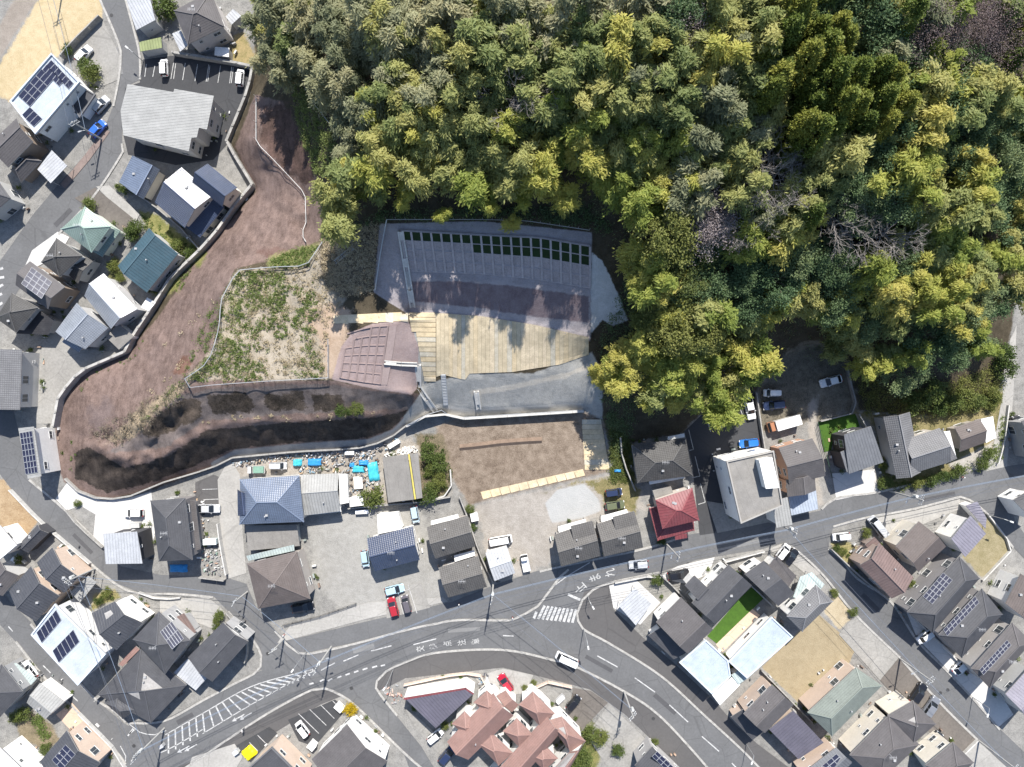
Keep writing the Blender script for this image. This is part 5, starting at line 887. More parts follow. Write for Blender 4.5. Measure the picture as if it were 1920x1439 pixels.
SHRB = leafmat('shrub_leaf', [(.045, .075, .018), (.08, .115, .028), (.12, .15, .038), (.16, .175, .045)], .3); YELB = leafmat('yellow_bush', [(.32, .23, .01), (.42, .30, .01), (.5, .36, .02)], .3)
WEED = leafmat('weed_leaf', [(0.1, 0.15, 0.04), (0.15, 0.2, 0.055), (0.21, 0.25, 0.08)], 0.35); DRYG = leafmat('dry_grass', [(.30, .25, .15), (.38, .32, .21), (.45, .38, .26)], .25)
BARK = mat('bark', (.10, .085, .068), .9, .3, 1., 6.); CULM = mat('bamboo_culm', (.14, .15, .06), .6, .2); GREYB = mat('grey_bark', (.22, .20, .185), .9, .25, 1., 5.)
def bamboo(seed, h=13.):
    """a tuft of leaning culms, each ending in a nodding plume"""
    r = np.random.default_rng(seed); Cs, Os = [], []; tb = MB()
    for c in range(r.integers(3, 5)):
        a = r.uniform(0, 6.28); hh = h * r.uniform(.78, 1.02); lean = r.uniform(.6, 2.0); d = np.array([math.cos(a), math.sin(a), 0]); base = d * r.uniform(.1, .7)
        axis = lambda t: base + d * lean * t ** 2.6 + np.array([0, 0, hh * (t - .10 * t ** 5)])
        tb.tube([axis(t) for t in (0, .35, .65, .85, 1.)], [.06, .055, .04, .025, .012], 5)
        for k in range(26):
            t = .42 + .60 * (k + r.uniform(0, 1)) / 26; p = axis(t); w = .35 + 1.55 * max(0, 1 - abs((t - .62) / .42) ** 1.7); aa = r.uniform(0, 6.28); o = np.array([math.cos(aa), math.sin(aa), 0]); q = p + o * w * r.uniform(.35, 1.) + np.array([0, 0, r.uniform(-.3, .2)]); n = 50
            s = r.uniform(0, 1, (n, 1)); C = p + (q - p) * (.35 + .75 * s) + r.standard_normal((n, 3)) * np.array([.22, .22, .15]) - np.array([0, 0, .45]) * s ** 2; Cs.append(C); Os.append(np.repeat(o[None] * .8, n, 0))
    C = np.concatenate(Cs); O = np.concatenate(Os); V, Q = leafset(C, O, .25, .07, .5, .45); return tb.mesh('culm', CULM), (V, Q)
def crownmesh(name, VQ, m): return fastmesh(name, VQ[0], VQ[1], m)
def broad(seed, R_=3., h=7., n=62, per=58, ls=.26, flat=.72, sp=.17):
    r = np.random.default_rng(seed); Cs, Os = [], []; tb = MB(); tb.tube([(0, 0, 0), (r.uniform(-.2, .2), r.uniform(-.2, .2), h * .4), (0, 0, h * .72)], [.05 * R_ + .05, .04 * R_ + .04, .02 * R_ + .02], 7)
    for k in range(n):
        z = r.uniform(-.25, 1); a = r.uniform(0, 6.28); rr = math.sqrt(max(0, 1 - z * z)); dirv = np.array([rr * math.cos(a), rr * math.sin(a), z]); rad = R_ * r.uniform(.58, 1.14) * (1 + .16 * math.sin(3 * a + seed) * rr); c = np.array([0, 0, h * .62]) + dirv * np.array([rad, rad, rad * flat])
        if k % 4 == 0: tb.tube([(0, 0, h * .45), tuple(np.array([0, 0, h * .6]) * .5 + c * .5), tuple(c)], [.03 * R_, .018 * R_, .01], 4)
        nn = int(per * r.uniform(.6, 1.3)); C = c + r.standard_normal((nn, 3)) * R_ * sp * np.array([1, 1, .75]); Cs.append(C); Os.append(np.repeat(dirv[None], nn, 0))
    C = np.concatenate(Cs); O = np.concatenate(Os); return tb.mesh('trunk', BARK), leafset(C, O, ls, ls * .55, .1, .8)
def cedar(seed, R_=2.1, h=15.):
    r = np.random.default_rng(seed); Cs, Os = [], []; tb = MB(); tb.tube([(0, 0, 0), (0, 0, h * .5), (0, 0, h * .95)], [.22, .15, .03], 7)
    for k in range(150):
        t = r.uniform(0, 1) ** .8; z = h * (.30 + .70 * t); prof = R_ * (1 - t ** 3.2) ** .8 * (.75 + .25 * min(1, t * 4)); a = r.uniform(0, 6.28); dirv = np.array([math.cos(a), math.sin(a), .55]); c = np.array([prof * math.cos(a), prof * math.sin(a), z]) * np.array([r.uniform(.75, 1.03)] * 2 + [1]); nn = 40
        C = c + r.standard_normal((nn, 3)) * .24; Cs.append(C); Os.append(np.repeat(dirv[None], nn, 0))
    C = np.concatenate(Cs); O = np.concatenate(Os); return tb.mesh('trunk', BARK), leafset(C, O, .17, .10, -.3, .7)
def bare(seed, R_=4., h=9.):
    r = np.random.default_rng(seed); tb = MB(); br = MB(); tb.tube([(0, 0, 0), (.2, .1, h * .3), (0, 0, h * .5)], [.22, .17, .12], 7)
    def grow(p, d, l, rad, dep, mb):
        q = p + d * l; mid = (p + q) / 2 + r.standard_normal(3) * l * .06; mb.tube([p, mid, q], [rad, rad * .8, rad * .6], 4, cap=False)
        if dep == 0: return
        for _ in range(3):
            nd = unit(d + r.standard_normal(3) * .55 + np.array([0, 0, .12])); grow(q, nd, l * r.uniform(.6, .8), rad * .58, dep - 1, mb)
    for k in range(6):
        a = 6.28 * k / 6 + r.uniform(-.3, .3); grow(np.array([0, 0, h * .45]), unit(np.array([math.cos(a), math.sin(a), .75])), R_ * .42, .10, 4, br)
    return tb.mesh('trunk', GREYB), br.mesh('branches', GREYB)
VAR = {}
def variants(kind):
    if kind in VAR: return VAR[kind]
    if kind in ('bo', 'by', 'bm'):
        base = VAR.get('_b')
        if base is None: base = VAR['_b'] = [bamboo(100 + i, 12.5 + (i % 3)) for i in range(6)]
        mm = {'bo': BAMO, 'by': BAMY, 'bm': BAMB}[kind]; VAR[kind] = [(t, crownmesh('crown', vq, mm)) for t, vq in base]
    elif kind == 'bd': VAR[kind] = [(t, crownmesh('crown', vq, BROD)) for t, vq in (broad(200 + i, 3.2, 9.5, 44, 165, .14, .85, .135) for i in range(4))]
    elif kind == 'bl': VAR[kind] = [(t, crownmesh('crown', vq, BROL)) for t, vq in (broad(230 + i, 3.2, 9.5, 40, 165, .14, .9, .135) for i in range(4))]
    elif kind == 'cd': VAR[kind] = [(t, crownmesh('crown', vq, SUGI)) for t, vq in (cedar(250 + i) for i in range(4))]
    elif kind == 'ch': VAR[kind] = [(t, crownmesh('blossom', vq, PINK)) for t, vq in (broad(260 + i, 3., 7.5, 50, 90, .08) for i in range(2))]
    elif kind == 'rt': VAR[kind] = [(t, crownmesh('crown', vq, REDB)) for t, vq in (broad(270 + i, 4., 9., 60, 110, .07, .72, .15) for i in range(2))]
    elif kind == 'br': VAR[kind] = [bare(280 + i) for i in range(3)]
    elif kind == 'sh': VAR[kind] = [(t, crownmesh('foliage', vq, SHRB)) for t, vq in (broad(300 + i, 1., 1.5, 34, 40, .10, .8, .22) for i in range(4))]
    elif kind == 'yb': VAR[kind] = [(t, crownmesh('foliage', vq, YELB)) for t, vq in (broad(310 + i, 1., 1.4, 34, 40, .10, .8, .22) for i in range(1))]
    return VAR[kind]
INFO = {'bo': ('bamboo', 'greyish olive bamboo clump with nodding plumes on the wooded hill', 'bamboo', 'olive bamboo of the hillside grove'), 'bm': ('bamboo', 'mid-green bamboo clump with feathery plumes on the wooded hill', 'bamboo', 'green bamboo of the hillside grove'), 'by': ('bamboo', 'yellow-green bamboo clump with bright feathery plumes at the grove edge', 'bamboo', 'yellow-green bamboo of the hillside grove'),
 'bd': ('broadleaf_tree', 'dark green rounded broadleaf tree among the bamboo', 'tree', 'dark broadleaf trees on the hill'), 'bl': ('broadleaf_tree', 'olive green knobbly broadleaf tree on the hill', 'tree', 'olive broadleaf trees on the hill'), 'cd': ('cedar_tree', 'dense columnar cedar with bronze-green top on the hill', 'tree', 'cedars standing in a stand on the hill'), 'ch': ('cherry_tree', 'pale pink blossoming cherry tree in the hillside wood', 'tree', 'blossoming cherries on the hill'), 'rt': ('red_twigged_tree', 'leafless reddish twiggy tree at the hill corner', 'tree', 'reddish bare trees'), 'br': ('bare_tree', 'leafless grey branching tree among the greenery', 'tree', 'leafless grey trees')}
HEI = {'bo': 9.5, 'bm': 9.5, 'by': 9.5, 'bd': 6., 'bl': 6., 'cd': 11., 'ch': 5., 'rt': 6., 'br': 6.}
PN = {'br': 'branches', 'ch': 'blossom'}
def plant(kind, qx, qy, sc=1., info=None, hc=None):
    """(qx,qy): where the crown shows; the base is found on the ground below it"""
    h = (HEI[kind] if hc is None else hc) * sc; bx, by = qx, qy
    for _ in range(6):
        z = hz(bx, by); k = (HC - z - h) / (HC - z); bx = CX + (qx - CX) * k; by = CY + (qy - CY) * k
    nm, lab, cat, grp = info or INFO[kind]; v = variants(kind); t, c = v[random.randrange(len(v))]
    root = thing(nm, lab, cat, G(bx, by, -.1), random.uniform(0, 6.28), grp); s = sc * random.uniform(.92, 1.08); root.scale = (s, s, s * random.uniform(.92, 1.08)); link('trunk' if kind not in ('bo', 'bm', 'by') else 'culm', t, root); link(PN.get(kind, 'crown'), c, root); return root
FOREST = [(455,-70),(470,40),(478,95),(510,135),(545,125),(575,105),(610,160),(640,260),(628,330),(598,380),(585,430),(640,440),(690,395),(760,360),(900,378),(1000,372),(1110,368),(1180,400),(1170,480),(1195,570),(1235,620),(1150,650),(1140,700),(1200,770),(1290,775),(1345,750),(1400,720),(1460,680),(1470,620),(1530,615),(1600,680),(1660,720),(1740,720),(1850,660),(1885,580),(2000,480),(2000,-70)]
SP_CEDAR = [(1490,30),(1520,38),(1530,60),(1475,65),(1435,108),(1470,70),(1560,60),(1580,75),(1545,90),(1520,95),(1460,140),(1430,110),(1500,120),(1550,120),(1510,170),(1455,150),(1430,190),(1440,175),(1520,200),(1600,200),(1640,140),(1665,150),(1590,150),(1615,190),(1620,230),(1600,165),(1660,230),(1500,240),(1525,250),(1560,240),(1585,185),(1690,200),(1520,400),(1480,55),(1555,150),(1650,185),(1570,200),(1910,70),(1900,110),(1700,30)]
SP_BD = [(1330,450),(1600,330),(1640,340),(1660,370),(1580,370),(1620,400),(1480,470),(1520,490),(1560,500),(1600,520),(1640,500),(1500,520),(1450,520),(1380,500),(1340,530),(1300,540),(1660,540),(1840,180),(1880,200),(1910,240),(1870,240),(1830,230),(1900,290),(1860,300),(1750,120),(1700,100),(1640,90),(1660,60),(1720,160),(1800,140),(1680,260),(1760,190),(1800,300),(1850,370),(1900,420),(1720,180),(1560,30),(1620,30),(1260,30),(1780,600),(1830,620),(1870,560),(1690,700),(1760,660),(1740,640),(1560,480),(1700,480),(1400,560),(1560,560),(1620,600),(1820,560),(1880,340)]
SP_BL = [(1210,410),(1195,450),(1250,470),(1230,500),(1290,500),(1270,540),(1240,550),(1220,590),(1300,580),(1260,610),(1320,470),(1240,440),(1190,510),(1310,620),(1290,650)]
def fits(pt, pts, d): return all((pt[0] - a) ** 2 + (pt[1] - c) ** 2 > d * d for a, c in pts)
taken = []
for x, y in SP_CEDAR: plant('cd', x, y, random.uniform(.85, 1.1)); taken.append((x, y))
for x, y in SP_BD: plant('bd', x, y, random.uniform(.95, 1.3)); (taken.append((x, y)) if random.random() < .6 else None)
for x, y in SP_BL:
    if random.random() < .3: continue
    plant('bl', x, y, random.uniform(.85, 1.45)); (taken.append((x, y)) if random.random() < .75 else None)
for x, y in [(1330,395),(1325,425),(1350,415),(1290,30)]: plant('ch', x, y, random.uniform(1.3, 1.5)); taken.append((x, y))
for x, y in [(1760,55),(1735,80),(1800,30),(1850,20),(1870,60),(1720,20),(1830,80)]: plant('rt', x, y, random.uniform(1.2, 1.4)); taken.append((x, y))
for x, y in [(1600,430),(1640,440),(1570,400),(1670,430),(1440,330),(1460,360),(1430,290),(1400,410),(1000,150),(960,180)]: plant('br', x, y, random.uniform(1.45, 1.7)); taken.append((x, y))
cand = []
for y in np.arange(-15, 800, 37):
    for x in np.arange(455, 1945, 41): cand.append((x + random.uniform(-16, 16) + (20 if int(y / 37) % 2 else 0), y + random.uniform(-14, 14)))
PN['rt'] = 'crown'
DARK = [(1010,-70),(1010,40),(1040,60),(1100,70),(1160,75),(1200,55),(1230,20),(1240,-70)]
nb = {'bo': 0, 'bm': 0, 'by': 0}
for x, y in cand:
    A1 = np.array([x]); A2 = np.array([y])
    if not inside(FOREST, A1, A2)[0] or not fits((x, y), taken, 32): continue
    if inside(DARK, A1, A2)[0] and random.random() < .8: continue
    if random.random() < .05 or (1085 < x < 1185 and 365 < y < 480): continue
    w = random.random(); g = (y - 60) / 320 + (x - 900) / 1500
    if x > 1650 and y > 120: k = 'by' if w < .55 else 'bm'
    elif y > 560: k = 'by' if w < .6 else 'bm'
    elif x > 1240 and y < 420: k = 'bm' if w < .7 else 'by' if w < .85 else 'bo'
    elif x < 700 and y < 250: k = 'bo' if w < .85 else 'bm'
    else: k = 'by' if w < g - .25 else 'bm' if w < g + .35 else 'bo'
    crest = 640 < x < 1160 and 330 < y < 460
    if crest and random.random() < .2: continue
    sc = random.uniform(.5, .72) if crest and random.random() < .85 else random.uniform(.85, 1.1); o_ = plant(k, x, y, sc); w = random.uniform(1.3, 1.62); o_.scale.x *= w; o_.scale.y *= w; nb[k] += 1
print('bamboo', nb)
# leaning bamboo over the crest fence
for x, y in [(828,392),(920,385),(960,415),(1140,720),(1115,705)]: plant('by', x, y, .7)
# shrubs and garden trees: (x, y, radius m, kind, label)
SHR = [(302,10,2.6,'big round green bush beside the pale grey sloping roof'),(318,22,1.8,'green bush next to the larger round bush by the grey roof'),(165,128,1.6,'leafy garden shrubs along the white cubic house'),(170,140,1.4,'lower garden shrub by the white cubic house wall'),(128,95,1.0,'small shrub at the end of the block wall'),(170,385,1.3,'clipped green shrub beside the green roofed house'),(235,355,.9,'low hedge bush by the navy tiled house'),(225,350,.8,'small hedge bush by the low navy house drive'),(335,462,1.3,'round green shrub by the teal gabled house'),(358,475,1.0,'pale shrub beside the teal house lawn'),(213,500,1.1,'shrub at the corner of the teal gabled house'),(258,430,1.7,'greyish tangled shrub between green and teal houses'),(247,440,1.4,'second tangled shrub behind the pale green roof'),(225,520,.9,'small green shrub beside silver-blue gable'),
 (695,930,2.0,'round yellow-green bush in the junk yard'),(803,850,1.7,'large overgrown shrub beside the dirt lot'),(824,868,1.5,'overgrown shrub leaning over the dirt lot edge'),(808,880,1.2,'dense wild shrub in the overgrown plot'),(825,900,1.3,'bright green shrub by the white plot wall'),(800,930,1.7,'dark green shrub at the corner of the overgrown plot'),(812,915,1.2,'scrubby bush in the overgrown plot'),(640,772,1.0,'green shrub growing on the narrow mid-slope berm'),(672,766,1.1,'darker shrub at the end of the mid-slope berm'),(656,772,.7,'small bush on the mid-slope berm'),(880,955,.9,'bright tuft of green beside the gravel lot'),(885,990,.8,'small weed bush by the gravel lot wall'),
 (1233,1090,1.1,'round green topiary on the junction garden'),(1745,735,2.2,'rounded grey-green shrub above the pantiled house'),(1720,755,2.0,'grey-green tree beside the pantiled house roof'),(1790,755,1.6,'garden shrub above the brown shingled gable'),(1810,748,1.7,'leafy garden shrub near the wood footpath'),(1835,755,1.4,'yellowish garden shrub by the footpath'),(1860,760,1.1,'small clipped shrub by the footpath wall'),(1870,745,1.0,'dark clipped bush along the footpath'),(1885,690,1.8,'green bush on the bank beside the footpath'),(1880,665,1.8,'dense bush overhanging the footpath top'),(1860,740,1.3,'spreading shrub between footpath and garden'),(1760,765,1.4,'low shrub on the brown garden lawn'),(1660,905,1.3,'shrubs at the corner of the pantiled house'),(1655,870,1.1,'hedge between black house and pantiled house'),(1720,905,1.1,'roadside hedge before the pantiled house'),(1745,900,1.1,'roadside hedge middle clump by the pantiled house'),(1770,893,1.2,'roadside shrubs by the concrete pad'),(1795,885,1.3,'bushy roadside clump beside the pad'),(1850,850,1.1,'hedge along the lower footpath'),(1840,870,1.1,'hedge end by the road and footpath'),
 (1622,1000,.9,'green shrub beside the parked silver van'),(1567,1028,.8,'garden shrub on the street corner plot'),(1580,1035,.7,'low bush in the corner garden'),(1710,1095,.9,'bright green shrub beside the brown metal house'),(1565,1112,.8,'hedge corner of the fenced garden plot'),(1600,1148,.8,'hedge end of the fenced garden plot'),(1080,1395,1.6,'green bush beside the terracotta apartments'),(1110,1375,1.5,'reddish green bush by the terracotta apartments'),(1125,1385,1.5,'dark bush at the edge of concrete drive'),(1095,1420,1.7,'pale green bank shrub below the terracotta complex'),(1070,1430,1.6,'bank shrub under the terracotta eaves'),(1160,1408,1.1,'round shrub by the concrete drive'),(1228,1392,.8,'small hedge by the solar roofed house'),(45,1335,1.3,'green shrub at the vegetable plot'),(85,1405,1.0,'bright shrub beside the white block'),(30,1345,1.2,'dark shrub behind the vegetable plot'),(200,1112,.9,'garden bush by the striped carport'),(185,1125,.8,'low bush in the sunny corner garden'),(412,1155,.9,'hedge beside the junction corner house'),(405,1165,.7,'small hedge bush by the corner house wall'),(35,1050,.8,'bush beside the white water tank'),(835,1360,.8,'shrub behind the triangular shop'),(780,1325,.8,'planting beside the triangular shop'),(985,1290,.6,'small shrub at the apartment entrance'),(1000,1280,.6,'clipped shrub by the entrance path'),(1240,1015,.7,'shrubs in front of the red roofed house'),(145,945,.7,'green tuft on the grassy triangle')]
for x, y, r_, lab in SHR: plant('sh', x, y, r_, ('shrub', lab, 'shrub', None), .9)
plant('yb', 657, 1330, 1.25, ('yellow_bush', 'vivid yellow flowering bush on the side road corner', 'shrub', None), .9)
# ground cover: weeds and dry tussocks that nobody could count
def cover(name, poly, n, m, size, h, label=None, clump=None):
    xs = [p[0] for p in poly]; ys = [p[1] for p in poly]; Cs = []; cl = clump or 1.
    cx = rng.uniform(min(xs), max(xs), n); cy = rng.uniform(min(ys), max(ys), n); ok = inside(poly, cx, cy)
    nzv = smooth_noise((64, 64), 6)
    for x, y in zip(cx[ok], cy[ok]):
        if clump and nzv[int((y - min(ys)) / (max(ys) - min(ys) + 1) * 63), int((x - min(xs)) / (max(xs) - min(xs) + 1) * 63)] < rng.uniform(-.6, .8): continue
        c = np.array(G(x, y)); k = rng.integers(14, 34); s = size * rng.uniform(.4, 1.3); Cs.append(c + np.column_stack([rng.standard_normal((k, 2)) * s * .5, np.abs(rng.standard_normal(k)) * h * s]))
    C = np.concatenate(Cs); o = rng.standard_normal((len(C), 3)) * .6 + np.array([0, 0, .6]); V, Q = leafset(C, unit(o), .17, .06, 0, .5); link(name, fastmesh(name, V, Q, m), label=label, kind='stuff')
PLAT = [(352,712),(400,655),(413,600),(416,560),(447,510),(575,503),(600,470),(640,470),(645,560),(615,600),(612,706),(400,718)]
cover('weeds', [(352,712),(400,655),(413,600),(416,560),(447,510),(575,503),(600,560),(590,640),(612,706),(400,718)], 1900, WEED, .45, .5, 'green weeds scattered over the straw-coloured plateau', True)
cover('weeds', [(360,712),(402,655),(416,560),(447,510),(540,508),(520,560),(450,600),(440,690)], 600, WEED, .6, .5, 'thick green weeds along the plateau edge')
cover('dry_grass', PLAT, 800, DRYG, .7, .35, 'dry straw tussocks over the plateau')
BRUSH = leafmat('brush_twig', [(.13, .11, .08), (.20, .17, .125), (.26, .225, .165)], .2)
cover('brush', [(175,815),(210,790),(260,765),(300,735),(340,715),(356,724),(310,765),(262,810),(225,835)], 420, BRUSH, 1.0, .6, 'grey-brown brush along the nose of the mound')
cover('weeds', [(262,790),(340,715),(356,722),(300,775)], 90, WEED, .7, .5, 'green tufts among the brush of the mound')
cover('weeds', [(345,708),(395,655),(408,600),(410,560),(390,590),(370,640),(350,690)], 170, WEED, .7, .4, 'weeds outside the rope fence of the plateau')
cover('dry_grass', [(205,795),(270,742),(330,690),(345,672),(340,690),(280,752),(215,802)], 60, DRYG, .7, .4, 'dry tufts in a line across the pink slope')
cover('dry_grass', [(300,650),(350,610),(400,560),(412,540),(408,560),(355,622),(310,658)], 50, DRYG, .7, .4, 'dry tufts on the upper pink slope')
cover('dry_grass', [(380,775),(440,780),(560,779),(640,776),(710,768),(700,776),(560,786),(440,787),(380,798)], 90, DRYG, .5, .3, 'dry grass on the mid-slope ledge')
cover('dry_grass', [(605,450),(640,430),(710,420),(700,545),(640,560),(600,520)], 700, DRYG, .6, .3, 'dry grass on the brown scrub slope')
cover('weeds', [(545,140),(600,190),(640,300),(625,330),(590,330),(560,240)], 900, WEED, .7, .4, 'green undergrowth beside the pink gully')
cover('weeds', [(505,482),(598,458),(575,500),(500,502)], 260, WEED, .7, .4, 'green grass patch on the mound shoulder')
cover('undergrowth', [(1125,640),(1190,480),(1240,640),(1180,830),(1150,860),(1130,760)], 900, BROD, 1.0, .6, 'dark undergrowth beside the graded slope')
cover('undergrowth', [(1600,680),(1700,740),(1860,690),(1880,720),(1830,770),(1740,780),(1620,775)], 1100, BROL, 1.1, .6, 'tangled undergrowth under the wood edge')
cover('undergrowth', [(640,440),(720,395),(1110,385),(1160,440),(1110,432),(985,412),(730,412)], 800, BROD, .8, .5, 'dark undergrowth below the bamboo above the crest fence')
cover('undergrowth', [(480,0),(500,110),(570,110),(640,260),(640,420),(760,360),(900,385),(1110,385),(1170,480),(1200,600),(1150,680),(1200,790),(1320,760),(1460,660),(1600,680),(1700,700),(1880,580),(1930,400),(1930,0)], 3000, BROD, 1.3, .7, 'dark understorey beneath the bamboo')
cover('weeds', [(790,820),(830,820),(848,880),(845,925),(795,940)], 90, SHRB, .7, .5, 'wild growth in the overgrown plot')
cover('garden_plants', [(55,1345),(75,1340),(95,1375),(85,1395)], 130, WEED, .6, .4, 'rows of vegetables in the small plot')
cover('grass', [(1840,880),(1868,825),(1880,770),(1890,770),(1878,860)], 160, WEED, .7, .4, 'grass verge along the footpath')
cover('grass', [(1650,880),(1665,880),(1700,905),(1830,868),(1800,888),(1680,922)], 260, SHRB, .8, .5, 'grassy verge by the pantiled house')
cover('grass', [(265,400),(310,430),(385,470),(365,500),(340,545),(300,555),(290,560)], 380, WEED, .4, .2, 'patchy lawn grass between houses')
cover('weeds', [(118,900),(150,870),(120,760),(160,708),(250,660),(310,585),(305,600),(250,675),(165,715),(130,765),(128,890)], 300, WEED, .5, .3, 'weeds along the base of the panel wall')
cover('grass', [(1142,790),(1185,830),(1190,905),(1145,905)], 420, BROL, .7, .3, 'rough grass beside the charcoal tiled house')
# ---------------------------------------------------------------- vehicles
TYRE = mat('tyre', (.02, .02, .02), .9, .1); RIM = mat('wheel_rim', (.4, .4, .42), .35, .05, metal=.6); CGL = mat('car_glass', (.015, .018, .022), .06, .05, spec=.7); LAMP = mat('head_lamp', (.75, .75, .75), .15, .02, spec=.6); TAIL = mat('tail_lamp', (.35, .01, .01), .2, .05, spec=.6); TRIM = mat('black_trim', (.02, .02, .022), .5, .05)
def paint(c):
    k = 'car_paint_%02d%02d%02d' % tuple(int(x * 99) for x in c)
    if k not in MATS:
        m = D.materials.new(k); t, b = nodes_of(m); b.inputs['Base Color'].default_value = (*c, 1); b.inputs['Roughness'].default_value = .28; b.inputs['Coat Weight'].default_value = .6; b.inputs['Coat Roughness'].default_value = .06
        cc, tc = vary(t, c, .05, .6, 3.); L(t, cc, b.inputs['Base Color']); MATS[k] = m
    return MATS[k]
# length, width, height, [cabin base rear, base front, roof rear, roof front] as fractions of length from the rear, belt height
CT = {'sedan': (4.55, 1.74, 1.45, (.06, .74, .24, .56), .92), 'hatch': (3.95, 1.69, 1.5, (.015, .76, .08, .56), .93), 'kei': (3.4, 1.48, 1.66, (.01, .84, .045, .68), .98), 'van': (4.7, 1.7, 1.98, (.008, .93, .03, .82), 1.1), 'suv': (4.5, 1.8, 1.65, (.015, .74, .09, .56), 1.0)}
def rrect(x0, x1, hw, z, c):
    return [Vector(p) for p in ((x0, -hw + c, z), (x0 + c * .5, -hw + c * .2, z), (x0 + c, -hw, z), (x1 - c, -hw, z), (x1 - c * .4, -hw + c * .25, z), (x1, -hw + c, z), (x1, hw - c, z), (x1 - c * .4, hw - c * .25, z), (x1 - c, hw, z), (x0 + c, hw, z), (x0 + c * .5, hw - c * .2, z), (x0, hw - c, z))]
CM = {}
def carmesh(typ, col):
    if (typ, col) in CM: return CM[(typ, col)]
    l, w, h, (b0, b1, r0, r1), belt = CT[typ]; x = lambda f: (f - .5) * l; hw = w / 2; out = []
    b = MB(); rings = [rrect(x(.01), x(.99), hw * .93, .22, .25), rrect(x(0), x(1), hw, .45, .32), rrect(x(0.005), x(.99), hw, .68, .34), rrect(x(.012), x(.965), hw * .955, belt - .08, .36), rrect(x(.02), x(.94), hw * .90, belt, .34)]
    # hood falls forward
    for rg, dz in ((3, .10), (4, .16)):
        for p in rings[rg]:
            if p.x > x(b1): p.z -= dz * min(1, (p.x - x(b1)) / (l * (1 - b1) + .01))
    n = 12
    for a, c in zip(rings[:-1], rings[1:]):
        for i in range(n): b.face([a[i], a[(i + 1) % n], c[(i + 1) % n], c[i]])
    b.face(rings[-1]); b.face(rings[0][::-1]); out.append(('body', b.mesh('body', paint(col), True)))
    g = MB(); lo = rrect(x(b0), x(b1), hw * .885, belt - .02, .2); hi = rrect(x(r0), x(r1), hw * .74, h - .05, .16)
    for i in range(n): g.face([lo[i], lo[(i + 1) % n], hi[(i + 1) % n], hi[i]])
    g.face(hi); out.append(('window', g.mesh('glasshouse', CGL)))
    r = MB(); t0 = rrect(x(r0) - .03, x(r1) + .05, hw * .755, h - .06, .17); t1 = rrect(x(r0) + .05, x(r1) - .06, hw * .68, h, .17); r.prism(t0, t1); out.append(('roof', r.mesh('roof', paint(col), True)))
    for sx, fx in ((-1, b0 + .3 * (r0 - b0)), (1, 0)):
        pass
    for s in (-1, 1):   # pillars
        p = MB(); p.bar(lo[3 if s < 0 else 8], hi[3 if s < 0 else 8], .07, .05); p.bar(lo[2 if s < 0 else 9], hi[2 if s < 0 else 9], .10, .05); mid = .5 * (b0 + b1); m0 = Vector((x(mid), s * hw * .885, belt)); m1 = Vector((x(.5 * (r0 + r1)), s * hw * .745, h - .05)); p.bar(m0, m1, .07, .05); out.append(('pillar', p.mesh('pillar', paint(col))))
    wm = MB(); wm.tube([(0, -.1, 0), (0, .1, 0)], .30, 14); wm.tube([(0, -.105, 0), (0, .105, 0)], .18, 10, 1); wme = wm.mesh('wheel', [TYRE, RIM])
    out.append(('wheel', wme, [(x(fx), s * (hw - .1), .30) for fx in (.18, .82) for s in (-1, 1)]))
    lm = MB(); lm.abox(-.1, .1, -.18, .18, -.07, .07); lme = lm.mesh('headlight', LAMP); out.append(('headlight', lme, [(x(.965), s * hw * .66, .66) for s in (-1, 1)])); tm = MB(); tm.abox(-.05, .05, -.12, .12, -.12, .12); out.append(('tail_light', tm.mesh('tail_light', TAIL), [(x(.012), s * hw * .72, .8) for s in (-1, 1)]))
    mm = MB(); mm.abox(-.06, .06, -.09, .09, -.06, .06); out.append(('mirror', mm.mesh('mirror', paint(col)), [(x(b1 - .10), s * (hw + .06), belt + .02) for s in (-1, 1)]))
    CM[(typ, col)] = out; return out
def car(px, py, ang, typ, col, label, z=.1):
    root = thing('parked_car', label, 'car', G(px, py, z), R(ang))
    for it in carmesh(typ, col):
        for l_ in (it[2] if len(it) > 2 else [None]): link(it[0], it[1], root, loc=l_)
    return root
cW, cB, cS, cN = (.72, .72, .71), (.012, .012, .014), (.42, .43, .44), (.02, .03, .07)
